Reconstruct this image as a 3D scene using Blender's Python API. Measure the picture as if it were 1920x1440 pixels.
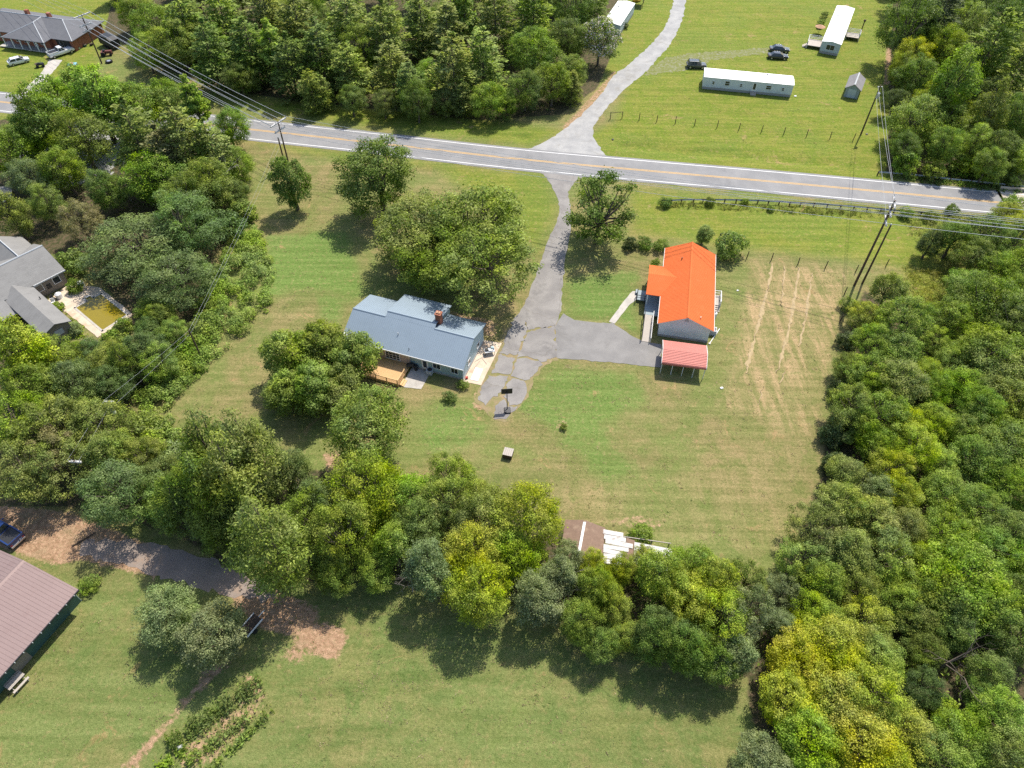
import bpy, bmesh, math, random
import numpy as np
from mathutils import Vector, Matrix
from mathutils.geometry import tessellate_polygon

for o in list(bpy.data.objects):
    bpy.data.objects.remove(o)
SC = bpy.context.scene
COL = SC.collection
R = math.radians

# ------------------------------------------------------------------ camera
PITCH, ROLL, CAM_H, FPX = 48.5, 0.7, 75.0, 1333.0      # degrees below level, degrees, metres, focal length in photo pixels
cam_d = bpy.data.cameras.new('camera')
cam = bpy.data.objects.new('camera', cam_d)
COL.objects.link(cam)
cam_d.sensor_width = 36.0
cam_d.lens = 36.0 * FPX / 1920.0
cam_d.clip_start, cam_d.clip_end = 1.0, 6000.0
_t = R(PITCH)
FW = Vector((0, math.cos(_t), -math.sin(_t)))
_up = Vector((0, math.sin(_t), math.cos(_t)))
_rt = Vector((1, 0, 0))
RT = math.cos(R(ROLL)) * _rt + math.sin(R(ROLL)) * _up
UP = -math.sin(R(ROLL)) * _rt + math.cos(R(ROLL)) * _up
_m = Matrix((RT, UP, -FW)).transposed().to_4x4()
_m.translation = (0, 0, CAM_H)
cam.matrix_world = _m
SC.camera = cam

# ------------------------------------------------------------------ sky, sun, exposure
SUN_EL, SUN_AZ = 57.0, 29.0            # azimuth clockwise from +Y (away from the camera)
sun_to = Vector((math.sin(R(SUN_AZ)) * math.cos(R(SUN_EL)), math.cos(R(SUN_AZ)) * math.cos(R(SUN_EL)), math.sin(R(SUN_EL))))
W = bpy.data.worlds.new('World')
SC.world = W
W.use_nodes = True
nt = W.node_tree
nt.nodes.clear()
sky = nt.nodes.new('ShaderNodeTexSky')
sky.sky_type = 'NISHITA'
sky.sun_disc = False
sky.sun_elevation = R(SUN_EL)
sky.sun_rotation = R(SUN_AZ)
sky.air_density, sky.dust_density, sky.ozone_density = 1.0, 1.6, 1.0
bg = nt.nodes.new('ShaderNodeBackground')
bg.inputs['Strength'].default_value = 0.145
wo = nt.nodes.new('ShaderNodeOutputWorld')
nt.links.new(sky.outputs[0], bg.inputs['Color'])
nt.links.new(bg.outputs[0], wo.inputs[0])
sl = bpy.data.lights.new('sun', 'SUN')
sl.energy = 4.6
sl.angle = R(0.55)
sl.color = (1.0, 0.935, 0.82)
so = bpy.data.objects.new('sun', sl)
COL.objects.link(so)
so.rotation_euler = (-sun_to).to_track_quat('-Z', 'Y').to_euler()
so.location = (60, 120, 140)
SC.view_settings.view_transform = 'Standard'
SC.view_settings.look = 'None'
SC.view_settings.exposure = 0.55
SC.view_settings.gamma = 1.0
SC.view_settings.use_curve_mapping = False
SC.cycles.max_bounces = 6
SC.cycles.diffuse_bounces = 3
SC.cycles.glossy_bounces = 2
SC.cycles.transmission_bounces = 4
SC.cycles.caustics_reflective = False
SC.cycles.caustics_refractive = False
SC.cycles.use_denoising = False

# ------------------------------------------------------------------ helpers
def G(px, py, z=0.0):
    """point of the place at height z that stands at pixel (px, py) of the 1920 x 1440 survey photograph"""
    d = FW + RT * ((px - 960.0) / FPX) - UP * ((py - 720.0) / FPX)
    t = (CAM_H - z) / -d.z
    return Vector((d.x * t, d.y * t, z))

def mpp(px, py, z=0.0):
    """metres per photograph pixel at that point"""
    p = G(px, py, z) - Vector((0, 0, CAM_H))
    return p.dot(FW) / FPX

def pix(p):
    q = Vector(p) - Vector((0, 0, CAM_H))
    d = q.dot(FW)
    return 960 + FPX * q.dot(RT) / d, 720 - FPX * q.dot(UP) / d

def tag(o, label=None, cat=None, group=None, kind=None):
    if label: o['label'] = label
    if cat: o['category'] = cat
    if group: o['group'] = group
    if kind: o['kind'] = kind
    return o

def thing(name, label, cat, loc=(0, 0, 0), rz=0.0, group=None):
    o = bpy.data.objects.new(name, None)
    o.empty_display_size = 0.3
    COL.objects.link(o)
    o.location = loc
    o.rotation_euler = (0, 0, rz)
    return tag(o, label, cat, group)

def place(me, name, parent=None, loc=(0, 0, 0), rz=0.0, sc=(1, 1, 1), color=None):
    o = bpy.data.objects.new(name, me)
    COL.objects.link(o)
    if parent is not None: o.parent = parent
    o.location = loc
    o.rotation_euler = (0, 0, rz)
    o.scale = sc
    if color is not None: o.color = (*color, 1.0)
    return o

def copy_tree(o, parent=None, depth=0):
    c = o.copy()
    COL.objects.link(c)
    if parent is not None: c.parent = parent
    for ch in o.children:
        copy_tree(ch, c, depth + 1)
    return c

class MB:
    """collects faces and links them as one mesh"""
    def __init__(s):
        s.v, s.f, s.mi, s.cur = [], [], [], 0
        s.smooth = False
    def mat(s, i):
        s.cur = i
        return s
    def face(s, pts):
        b = len(s.v)
        s.v += [tuple(p) for p in pts]
        s.f.append(tuple(range(b, b + len(pts))))
        s.mi.append(s.cur)
        return s
    def box(s, x0, x1, y0, y1, z0, z1):
        b = len(s.v)
        s.v += [(x0, y0, z0), (x1, y0, z0), (x1, y1, z0), (x0, y1, z0), (x0, y0, z1), (x1, y0, z1), (x1, y1, z1), (x0, y1, z1)]
        for q in ((3, 2, 1, 0), (4, 5, 6, 7), (0, 1, 5, 4), (1, 2, 6, 5), (2, 3, 7, 6), (3, 0, 4, 7)):
            s.f.append(tuple(b + i for i in q)); s.mi.append(s.cur)
        return s
    def slab(s, quad, t):
        """quad (counter-clockwise from above) thickened downwards by t"""
        q = [Vector(p) for p in quad]
        b = len(s.v)
        n = len(q)
        s.v += [tuple(p) for p in q] + [(p.x, p.y, p.z - t) for p in q]
        s.f.append(tuple(range(b, b + n))); s.mi.append(s.cur)
        s.f.append(tuple(range(b + 2 * n - 1, b + n - 1, -1))); s.mi.append(s.cur)
        for i in range(n):
            j = (i + 1) % n
            s.f.append((b + i, b + n + i, b + n + j, b + j)); s.mi.append(s.cur)
        return s
    def prism(s, poly, y0, y1, axis='y'):
        """outline in x,z swept along y (axis 'y') or in x,y swept along z"""
        n = len(poly)
        b = len(s.v)
        if axis == 'y':
            s.v += [(x, y0, z) for x, z in poly] + [(x, y1, z) for x, z in poly]
        elif axis == 'x':
            s.v += [(y0, x, z) for x, z in poly] + [(y1, x, z) for x, z in poly]
        else:
            s.v += [(x, y, y0) for x, y in poly] + [(x, y, y1) for x, y in poly]
        s.f.append(tuple(range(b, b + n))); s.mi.append(s.cur)
        s.f.append(tuple(range(b + 2 * n - 1, b + n - 1, -1))); s.mi.append(s.cur)
        for i in range(n):
            j = (i + 1) % n
            s.f.append((b + j, b + i, b + n + i, b + n + j)); s.mi.append(s.cur)
        return s
    def tube(s, p0, p1, r0, r1=None, n=7, cap=True):
        r1 = r0 if r1 is None else r1
        p0, p1 = Vector(p0), Vector(p1)
        d = (p1 - p0)
        if d.length < 1e-6: return s
        d.normalize()
        a = d.orthogonal().normalized()
        c = d.cross(a)
        b = len(s.v)
        for p, r in ((p0, r0), (p1, r1)):
            for i in range(n):
                t = 2 * math.pi * i / n
                s.v.append(tuple(p + (a * math.cos(t) + c * math.sin(t)) * r))
        for i in range(n):
            j = (i + 1) % n
            s.f.append((b + i, b + j, b + n + j, b + n + i)); s.mi.append(s.cur)
        if cap:
            s.f.append(tuple(range(b + n - 1, b - 1, -1))); s.mi.append(s.cur)
            s.f.append(tuple(range(b + n, b + 2 * n))); s.mi.append(s.cur)
        return s
    def path(s, pts, r, n=5):
        for i in range(len(pts) - 1):
            s.tube(pts[i], pts[i + 1], r, r, n, cap=False)
        return s
    def mesh(s, name, mats):
        me = bpy.data.meshes.new(name)
        me.from_pydata(s.v, [], s.f)
        for m in (mats if isinstance(mats, (list, tuple)) else [mats]):
            me.materials.append(m)
        me.polygons.foreach_set('material_index', s.mi)
        bm = bmesh.new(); bm.from_mesh(me)
        bmesh.ops.recalc_face_normals(bm, faces=bm.faces)
        bm.to_mesh(me); bm.free()
        if s.smooth: me.polygons.foreach_set('use_smooth', [True] * len(me.polygons))
        me.update()
        return me
    def obj(s, name, mats, parent=None, **k):
        return place(s.mesh(name, mats), name, parent, **k)

# ------------------------------------------------------------------ materials
MATS = {}
def nodes_of(name):
    m = bpy.data.materials.new(name)
    m.use_nodes = True
    n = m.node_tree
    n.nodes.clear()
    out = n.nodes.new('ShaderNodeOutputMaterial')
    return m, n, out
def N(n, t, **k):
    x = n.nodes.new(t)
    for a, b in k.items(): setattr(x, a, b)
    return x
def noise(n, scale, detail=3, rough=0.55, vec=None, dist=0.0):
    x = N(n, 'ShaderNodeTexNoise')
    x.inputs['Scale'].default_value = scale
    x.inputs['Detail'].default_value = detail
    x.inputs['Roughness'].default_value = rough
    x.inputs['Distortion'].default_value = dist
    if vec is not None: n.links.new(vec, x.inputs['Vector'])
    return x.outputs['Fac']
def ramp(n, fac, stops):
    x = N(n, 'ShaderNodeValToRGB')
    e = x.color_ramp.elements
    while len(e) < len(stops): e.new(0.5)
    for el, (p, c) in zip(e, stops):
        el.position = p
        el.color = (*c, 1) if len(c) == 3 else c
    n.links.new(fac, x.inputs[0])
    return x.outputs[0]
def mixc(n, fac, a, b, mode='MIX'):
    x = N(n, 'ShaderNodeMix', data_type='RGBA', blend_type=mode)
    for sock, v in ((x.inputs[0], fac), (x.inputs[6], a), (x.inputs[7], b)):
        if hasattr(v, 'is_output'): n.links.new(v, sock)
        elif isinstance(v, (int, float)): sock.default_value = v
        else: sock.default_value = (*v, 1)
    return x.outputs[2]
def math_(n, op, a, b=0.0, c=None, clamp=False):
    x = N(n, 'ShaderNodeMath', operation=op, use_clamp=clamp)
    for i, v in enumerate((a, b, c)):
        if v is None: continue
        if hasattr(v, 'is_output'): n.links.new(v, x.inputs[i])
        else: x.inputs[i].default_value = v
    return x.outputs[0]
def maprange(n, v, a, b, c=0.0, d=1.0, smooth=True):
    x = N(n, 'ShaderNodeMapRange')
    x.interpolation_type = 'SMOOTHSTEP' if smooth else 'LINEAR'
    n.links.new(v, x.inputs[0])
    for i, q in enumerate((a, b, c, d)): x.inputs[i + 1].default_value = q
    return x.outputs[0]

def bsdf(n, out, col, rough=0.6, metal=0.0, spec=0.4, bump=None, bstr=0.3, bdist=0.02):
    p = N(n, 'ShaderNodeBsdfPrincipled')
    if hasattr(col, 'is_output'): n.links.new(col, p.inputs['Base Color'])
    else: p.inputs['Base Color'].default_value = (*col, 1)
    if hasattr(rough, 'is_output'): n.links.new(rough, p.inputs['Roughness'])
    else: p.inputs['Roughness'].default_value = rough
    p.inputs['Metallic'].default_value = metal
    p.inputs['Specular IOR Level'].default_value = spec
    if bump is not None:
        b = N(n, 'ShaderNodeBump')
        b.inputs['Strength'].default_value = bstr
        b.inputs['Distance'].default_value = bdist
        n.links.new(bump, b.inputs['Height'])
        n.links.new(b.outputs[0], p.inputs['Normal'])
    n.links.new(p.outputs[0], out.inputs[0])
    return p

def simple(name, col, rough=0.6, metal=0.0, spec=0.4, var=0.15, scale=3.0, grime=None, fine=None):
    """a plain surface with low contrast mottling and, if asked, patches of grime"""
    if name in MATS: return MATS[name]
    m, n, out = nodes_of(name)
    tc = N(n, 'ShaderNodeTexCoord').outputs['Object']
    a = noise(n, scale, 4, 0.6, tc)
    c = mixc(n, a, tuple(x * (1 - var) for x in col), tuple(min(1, x * (1 + var)) for x in col))
    if grime is not None:
        g = noise(n, scale * 0.45, 5, 0.65, tc, 0.4)
        c = mixc(n, maprange(n, g, 0.5, 0.72, 0, 0.75), c, grime)
    f = noise(n, fine or scale * 14, 3, 0.6, tc)
    c = mixc(n, 0.3, c, mixc(n, f, tuple(x * 0.7 for x in col), tuple(min(1, x * 1.25) for x in col)))
    bsdf(n, out, c, rough, metal, spec, f, 0.15, 0.02)
    MATS[name] = m
    return m

def stripes(name, col, dark, scale, axis, rough=0.6, metal=0.0, grime=None, depth=0.4):
    """lap siding or boards: joints every 1/scale m along an axis of the thing"""
    if name in MATS: return MATS[name]
    m, n, out = nodes_of(name)
    tc = N(n, 'ShaderNodeTexCoord').outputs['Object']
    sep = N(n, 'ShaderNodeSeparateXYZ'); n.links.new(tc, sep.inputs[0])
    fr = math_(n, 'FRACT', math_(n, 'MULTIPLY', sep.outputs['XYZ'.index(axis)], scale))
    a = noise(n, 1.2, 4, 0.6, tc)
    c = mixc(n, a, tuple(x * 0.86 for x in col), tuple(min(1, x * 1.1) for x in col))
    if grime is not None:
        c = mixc(n, maprange(n, noise(n, 0.8, 5, 0.65, tc), 0.5, 0.75, 0, 0.6), c, grime)
    c = mixc(n, maprange(n, fr, 0.08, 0.0, 0, 0.7), c, dark)
    bsdf(n, out, c, rough, metal, 0.35, fr, depth, 0.02)
    MATS[name] = m
    return m

def leaf_material(name, trans=0.28, rough=0.5, hue=0.05, vv=0.45, spec=0.35):
    """foliage: the crown's own colour (object colour), each leaf a little lighter, darker or yellower"""
    m, n, out = nodes_of(name)
    oi = N(n, 'ShaderNodeObjectInfo')
    at = N(n, 'ShaderNodeAttribute', attribute_name='leaf')
    at2 = N(n, 'ShaderNodeAttribute', attribute_name='clump')
    hs = N(n, 'ShaderNodeHueSaturation')
    n.links.new(oi.outputs['Color'], hs.inputs['Color'])
    n.links.new(maprange(n, at2.outputs['Fac'], 0, 1, 0.5 - hue * 0.5, 0.5 + hue * 0.5, False), hs.inputs['Hue'])
    v = math_(n, 'ADD', maprange(n, at.outputs['Fac'], 0, 1, 1 - vv, 1 + vv, False), maprange(n, at2.outputs['Fac'], 0, 1, 0.16, -0.16, False))
    ge = N(n, 'ShaderNodeNewGeometry')
    w1 = noise(n, 0.45, 3, 0.6, ge.outputs['Position'])
    w2 = noise(n, 0.16, 3, 0.6, ge.outputs['Position'])
    v = math_(n, 'MULTIPLY', v, maprange(n, w1, 0.3, 0.7, 0.72, 1.28, False))
    n.links.new(v, hs.inputs['Value'])
    n.links.new(maprange(n, w2, 0.32, 0.68, 1.08, 0.80, False), hs.inputs['Saturation'])
    p = N(n, 'ShaderNodeBsdfPrincipled')
    n.links.new(hs.outputs[0], p.inputs['Base Color'])
    p.inputs['Roughness'].default_value = rough
    p.inputs['Specular IOR Level'].default_value = spec
    t = N(n, 'ShaderNodeBsdfTranslucent')
    n.links.new(mixc(n, 1.0, hs.outputs[0], (1.15, 1.3, 0.5), 'MULTIPLY'), t.inputs['Color'])
    mx = N(n, 'ShaderNodeMixShader')
    mx.inputs[0].default_value = trans
    n.links.new(p.outputs[0], mx.inputs[1]); n.links.new(t.outputs[0], mx.inputs[2])
    n.links.new(mx.outputs[0], out.inputs[0])
    return m
M_LEAF = leaf_material('leaf_surface', 0.38, 0.55, 0.03, 0.48, 0.15)
M_NEEDLE = leaf_material('needle_surface', 0.30, 0.6, 0.03, 0.42, 0.12)
M_STRAW = leaf_material('straw_surface', 0.15, 0.8, 0.03, 0.3, 0.1)
M_BARK = simple('bark', (0.13, 0.105, 0.085), 0.9, 0, 0.1, 0.3, 2.0)
M_DEADWOOD = simple('grey_bare_wood', (0.32, 0.29, 0.27), 0.9, 0, 0.1, 0.25, 2.0)
M_FLOWER = simple('white_blossom', (0.62, 0.55, 0.5), 0.7, 0, 0.2, 0.2, 4.0)

# ------------------------------------------------------------------ flat sheets, ribbons
def smooth_line(pts, step=2.0):
    """Catmull-Rom through 2D points, resampled"""
    P = [Vector((p[0], p[1])) for p in pts]
    P = [P[0] * 2 - P[1]] + P + [P[-1] * 2 - P[-2]]
    out = []
    for i in range(1, len(P) - 2):
        a, b, c, d = P[i - 1:i + 3]
        k = max(2, int((c - b).length / step))
        for j in range(k):
            t = j / k
            out.append(0.5 * ((2 * b) + (c - a) * t + (2 * a - 5 * b + 4 * c - d) * t * t + (3 * b - a - 3 * c + d) * t ** 3))
    out.append(P[-2])
    return out

def sheet_mesh(name, pts, z, mat, thick=0.0, jit=0.0, step=1.0, rng=None):
    """a level sheet inside a closed outline (world x,y); jit roughens its edge"""
    rng = rng or random.Random(5)
    P = []
    n = len(pts)
    for i in range(n):
        a, b = Vector(pts[i][:2]), Vector(pts[(i + 1) % n][:2])
        k = max(1, int((b - a).length / step)) if jit else 1
        for j in range(k):
            p = a.lerp(b, j / k)
            if jit: p += Vector((rng.gauss(0, jit), rng.gauss(0, jit)))
            P.append(Vector((p.x, p.y, 0)))
    tris = tessellate_polygon([P])
    me = bpy.data.meshes.new(name)
    v = [(p.x, p.y, z) for p in P]
    f = []
    for t in tris:
        a, b, c = (P[i] for i in t)
        f.append(tuple(t) if (b - a).cross(c - a).z > 0 else tuple(reversed(t)))
    if thick:
        m = len(P)
        v += [(p.x, p.y, z - thick) for p in P]
        for i in range(m):
            j = (i + 1) % m
            f.append((i, i + m, j + m, j))
    me.from_pydata(v, [], f)
    me.materials.append(mat)
    me.update()
    return me

def ribbon_mesh(name, line, l, r, z, mat):
    """strip along a centre line from offset l to offset r (to the left of travel is positive)"""
    v, f = [], []
    for i, p in enumerate(line):
        a = line[max(0, i - 1)]; b = line[min(len(line) - 1, i + 1)]
        d = (b - a).normalized()
        nrm = Vector((-d.y, d.x))
        lo = l[i] if isinstance(l, list) else l
        hi = r[i] if isinstance(r, list) else r
        v.append((*(p + nrm * lo), z)); v.append((*(p + nrm * hi), z))
    for i in range(len(line) - 1):
        f.append((2 * i + 1, 2 * i + 3, 2 * i + 2, 2 * i) if (l if not isinstance(l, list) else l[i]) < (r if not isinstance(r, list) else r[i]) else (2 * i, 2 * i + 2, 2 * i + 3, 2 * i + 1))
    me = bpy.data.meshes.new(name)
    me.from_pydata(v, [], f)
    me.materials.append(mat)
    bm = bmesh.new(); bm.from_mesh(me)
    for fc in bm.faces:
        fc.normal_update()
        if fc.normal.z < 0: fc.normal_flip()
    bm.to_mesh(me); bm.free()
    me.update()
    return me

def GP(pts, z=0.0):
    return [G(x, y, z) for x, y in pts]
# ------------------------------------------------------------------ road line and drives (needed by the ground's relief)
road_px = [(0, 191), (240, 217), (480, 244), (720, 270), (960, 297), (1200, 319), (1440, 340), (1660, 360), (1885, 381)]
road_pts = [Vector(G(*p)[:2]) for p in road_px]
_d0 = (road_pts[0] - road_pts[2]).normalized(); _d1 = (road_pts[-1] - road_pts[-4]).normalized()
road_pts = [road_pts[0] + _d0 * 160, road_pts[0] + _d0 * 70] + road_pts + [road_pts[-1] + _d1 * 40, road_pts[-1] + _d1 * 160]
road_line = smooth_line(road_pts, 4.0)

drive_n_left = [(985, 280), (1010, 272), (1060, 241), (1090, 215), (1130, 172), (1150, 142), (1180, 120), (1225, 78), (1247, 50), (1258, 20), (1266, -10), (1280, -60)]
drive_n_right = [(1140, 295), (1118, 268), (1113, 240), (1140, 200), (1180, 160), (1205, 140), (1235, 108), (1255, 85), (1272, 55), (1281, 30), (1288, -10), (1302, -60)]
drive_s_left = [(985, 318), (1018, 327), (1036, 352), (1049, 387), (1044, 415), (1027, 452), (1016, 485), (1001, 525), (984, 570), (962, 600)]
drive_s_right = [(1040, 612), (1052, 582), (1055, 530), (1061, 480), (1070, 430), (1070, 390), (1066, 360), (1085, 335), (1110, 330)]

def seg_dist(px, py, line):
    """distance of many points to a polyline, and the side"""
    best = np.full(px.shape, 1e9); side = np.zeros(px.shape)
    for a, b in zip(line[:-1], line[1:]):
        dx, dy = b[0] - a[0], b[1] - a[1]
        L2 = dx * dx + dy * dy + 1e-9
        t = np.clip(((px - a[0]) * dx + (py - a[1]) * dy) / L2, 0, 1)
        ex, ey = px - (a[0] + t * dx), py - (a[1] + t * dy)
        d = np.hypot(ex, ey)
        s = np.sign(dx * (py - a[1]) - dy * (px - a[0]))
        m = d < best
        best = np.where(m, d, best); side = np.where(m, s, side)
    return best, side

def in_poly(px, py, poly):
    c = np.zeros(px.shape, bool)
    n = len(poly)
    for i in range(n):
        x0, y0 = poly[i][0], poly[i][1]; x1, y1 = poly[(i + 1) % n][0], poly[(i + 1) % n][1]
        if y0 == y1: continue
        m = ((y0 > py) != (y1 > py)) & (px < (x1 - x0) * (py - y0) / (y1 - y0) + x0)
        c ^= m
    return c

def mask(px, py, polys, soft=2.0):
    """0..1, soft across the outlines given in photograph pixels: (outline, strength)"""
    out = np.zeros(px.shape)
    for poly_px, w in polys:
        poly = [tuple(G(*p)[:2]) for p in poly_px]
        xs = [p[0] for p in poly]; ys = [p[1] for p in poly]
        sel = (px > min(xs) - soft) & (px < max(xs) + soft) & (py > min(ys) - soft) & (py < max(ys) + soft)
        if not sel.any(): continue
        sx, sy = px[sel], py[sel]
        d, _ = seg_dist(sx, sy, poly + [poly[0]])
        sd = np.where(in_poly(sx, sy, poly), d, -d)
        v = np.clip(sd / (2 * soft) + 0.5, 0, 1)
        v = v * v * (3 - 2 * v) * w
        out[sel] = np.maximum(out[sel], v)
    return out

xs = np.concatenate([[-1500, -900, -500, -320, -240], np.arange(-190, 190.1, 0.7), [240, 320, 500, 900, 1500]])
ys = np.concatenate([[-800, -400, -150, -60], np.arange(-10, 260.1, 0.7), [300, 380, 520, 900, 1600]])
GX, GY = np.meshgrid(xs, ys)
gx, gy = GX.ravel(), GY.ravel()
dist, side = seg_dist(gx, gy, [tuple(p) for p in road_line])
north = dist * side                     # positive beyond the road
ditch_gap_n = mask(gx, gy, [([(960, 300), (1160, 300), (1130, 200), (1010, 240)], 1.0)], 1.5)
gz = -0.42 * np.exp(-((north - 8.2) / 1.5) ** 2) * (1 - ditch_gap_n) * (dist < 20) * (gx > 0)
gz += -0.18 * np.exp(-((north + 8.5) / 1.4) ** 2) * (gx < -3) * (gx > -60)
gz = np.where(np.abs(gx) > 150, 0, gz)

LUSH = [([(1000, 300), (1150, 230), (1290, -200), (1760, -200), (1680, 345), (1300, 325), (1120, 300)], 1.0),
        ([(1090, 230), (1160, 100), (1190, -60), (1250, -60), (1235, 60)], 1.0),
        ([(-300, 230), (-300, -60), (200, -60), (190, 120), (80, 180)], 0.85),
        ([(-300, 200), (60, 210), (80, 330), (-300, 380)], 0.7),
        ([(380, 175), (740, 205), (1000, 235), (1060, 245), (1000, 275), (640, 232), (380, 195)], 0.9),
        ([(450, 262), (1030, 325), (1050, 395), (1010, 480), (940, 420), (820, 320), (560, 290)], 0.75),
        ([(1170, 350), (1900, 410), (1760, 520), (1600, 490), (1390, 470), (1180, 440)], 0.8),
        ([(1690, 500), (1830, 500), (1800, 620), (1720, 600)], 1.0)]
GREEN = [([(1040, 678), (1200, 690), (1225, 760), (1150, 800), (1215, 900), (1130, 930), (1080, 870), (960, 760)], 0.8),
         ([(490, 440), (650, 430), (700, 560), (570, 545), (500, 560)], 1.0),
         ([(590, 545), (660, 560), (640, 620), (590, 600)], 0.9),
         ([(1055, 520), (1200, 500), (1205, 640), (1150, 600), (1068, 595)], 0.9),
         ([(790, 740), (900, 740), (930, 800), (850, 880), (780, 850)], 0.7),
         ([(160, 1080), (300, 1090), (330, 1280), (160, 1330), (60, 1300)], 0.35),
         ([(680, 1150), (830, 1250), (1300, 1330), (1300, 1440), (700, 1440), (560, 1300)], 0.4),
         ([(1340, 560), (1420, 560), (1390, 660), (1345, 640)], 0.35)]
DRY = [([(1400, 484), (1530, 496), (1600, 502), (1568, 640), (1548, 790), (1520, 830), (1345, 760), (1385, 640)], 0.92),
       ([(1345, 700), (1545, 740), (1530, 800), (1345, 770)], 0.45),
       ([(1230, 880), (1520, 830), (1500, 1080), (1300, 1040), (1100, 990), (940, 900)], 0.50),
       ([(310, 800), (500, 560), (640, 560), (560, 640), (500, 770), (420, 830)], 0.34),
       ([(490, 300), (620, 290), (620, 420), (500, 440)], 0.45),
       ([(1180, 390), (1260, 400), (1250, 430), (1190, 425)], 0.45),
       ([(640, 1100), (760, 1180), (1000, 1290), (1330, 1330), (1200, 1360), (860, 1330), (600, 1260)], 0.22)]
DIRT = [([(-60, 940), (130, 960), (300, 1030), (300, 1085), (150, 1050), (110, 1060), (-60, 1010)], 0.95),
        ([(545, 1205), (590, 1165), (640, 1172), (655, 1195), (632, 1240), (605, 1235), (575, 1222)], 0.85),
        ([(430, 1080), (520, 1100), (600, 1140), (600, 1170), (560, 1200), (480, 1180), (430, 1130)], 0.75),
        ([(535, 1215), (560, 1190), (590, 1215), (560, 1250), (520, 1245)], 0.6),
        ([(600, 845), (650, 850), (650, 890), (610, 890)], 0.7),
        ([(640, 740), (690, 735), (700, 760), (640, 765)], 0.6),
        ([(60, 420), (110, 400), (130, 440), (110, 480), (70, 470)], 0.7),
        ([(1040, 788), (1062, 783), (1070, 800), (1052, 812), (1038, 806)], 0.55),
        ([(215, 1450), (320, 1340), (345, 1300), (365, 1310), (330, 1350), (250, 1450)], 0.75),
        ([(330, 1400), (470, 1295), (505, 1325), (400, 1445), (320, 1445)], 0.5),
        ([(450, 1250), (480, 1270), (505, 1315), (490, 1322), (455, 1285)], 0.7),
        ([(380, 1250), (420, 1225), (440, 1240), (370, 1310), (345, 1320)], 0.65),
        ([(470, 440), (492, 440), (500, 540), (510, 600), (488, 600)], 0.4),
        ([(1345, 500), (1380, 492), (1400, 660), (1350, 750), (1330, 700)], 0.10),
        ([(1070, 985), (1200, 960), (1260, 975), (1250, 995), (1100, 985)], 0.5),
        ([(1660, 90), (1680, 80), (1670, 160), (1655, 160)], 0.7),
        ([(790, 720), (900, 745), (895, 770), (800, 745)], 0.25),
        ([(890, 730), (935, 770), (925, 780), (885, 765)], 0.7),
        ([(820, 575), (930, 600), (935, 640), (860, 610)], 0.6),
        ([(500, 1385), (540, 1370), (580, 1300), (600, 1310), (570, 1380), (540, 1400)], 0.35),
        ([(1200, 380), (1235, 378), (1230, 392), (1205, 395)], 0.4),
        ([(1160, 135), (1130, 180), (1110, 212), (1090, 235), (1060, 250), (1050, 240), (1120, 165), (1150, 130)], 0.6)]
WOODS = [([(195, 60), (250, -150), (1150, -150), (1165, 60), (1120, 165), (1050, 215), (900, 225), (560, 190), (400, 165), (290, 120)], 1.0),
         ([(1680, -120), (2200, -120), (2200, 345), (1662, 322), (1668, 160)], 1.0),
         ([(-300, 300), (60, 210), (120, 190), (380, 205), (450, 290), (470, 400), (400, 480), (380, 600), (330, 640), (260, 680), (240, 600), (200, 540), (130, 480), (-300, 440)], 0.9),
         ([(-300, 650), (140, 640), (260, 640), (360, 640), (330, 700), (240, 760), (310, 810), (430, 830), (560, 900), (600, 990), (480, 1060), (420, 1060), (330, 1000), (130, 950), (-300, 950)], 1.0),
         ([(560, 880), (700, 890), (900, 950), (1060, 990), (1060, 1060), (1250, 1080), (1330, 1060), (1450, 1120), (1500, 1250), (1400, 1270), (1260, 1240), (1130, 1190), (980, 1140), (860, 1140), (740, 1090), (560, 1090)], 1.0),
         ([(1620, 545), (1720, 620), (1850, 520), (2300, 500), (2300, 1700), (1500, 1700), (1400, 1300), (1440, 1150), (1490, 1020), (1540, 900), (1560, 760), (1590, 630)], 1.0)]
a1 = np.ones((gx.size, 4), np.float32); a2 = np.zeros((gx.size, 4), np.float32)
a1[:, 0] = mask(gx, gy, DRY, 2.5)
a1[:, 1] = np.maximum(mask(gx, gy, LUSH, 4.0), ((north > 5) & (dist > 40)) * 0.8)
a1[:, 2] = mask(gx, gy, DIRT, 0.9)
a2[:, 0] = mask(gx, gy, GREEN, 3.0)
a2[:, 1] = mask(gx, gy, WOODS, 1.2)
a2[:, 2] = mask(gx, gy, [([(-200, 1010), (160, 1070), (300, 1090), (420, 1090), (700, 1090), (900, 1150), (1300, 1260), (1480, 1300), (1480, 1900), (-200, 1900)], 1.0)], 4.0)  # the fields this side of the tree line
a2[:, 3] = 1.0
nx, ny = len(xs), len(ys)
idx = np.arange(nx * ny).reshape(ny, nx)
q = np.stack([idx[:-1, :-1], idx[:-1, 1:], idx[1:, 1:], idx[1:, :-1]], -1).reshape(-1, 4)
me = bpy.data.meshes.new('ground')
me.vertices.add(gx.size); me.vertices.foreach_set('co', np.stack([gx, gy, gz], -1).astype(np.float32).ravel())
me.loops.add(q.size); me.loops.foreach_set('vertex_index', q.ravel().astype(np.int32))
me.polygons.add(len(q)); me.polygons.foreach_set('loop_start', np.arange(0, q.size, 4, dtype=np.int32)); me.polygons.foreach_set('loop_total', np.full(len(q), 4, np.int32))
me.polygons.foreach_set('use_smooth', np.ones(len(q), bool))
for nm, arr in (('sward', a1), ('sward_two', a2)):
    at = me.color_attributes.new(nm, 'FLOAT_COLOR', 'POINT')
    at.data.foreach_set('color', arr.ravel())
me.update()

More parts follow.
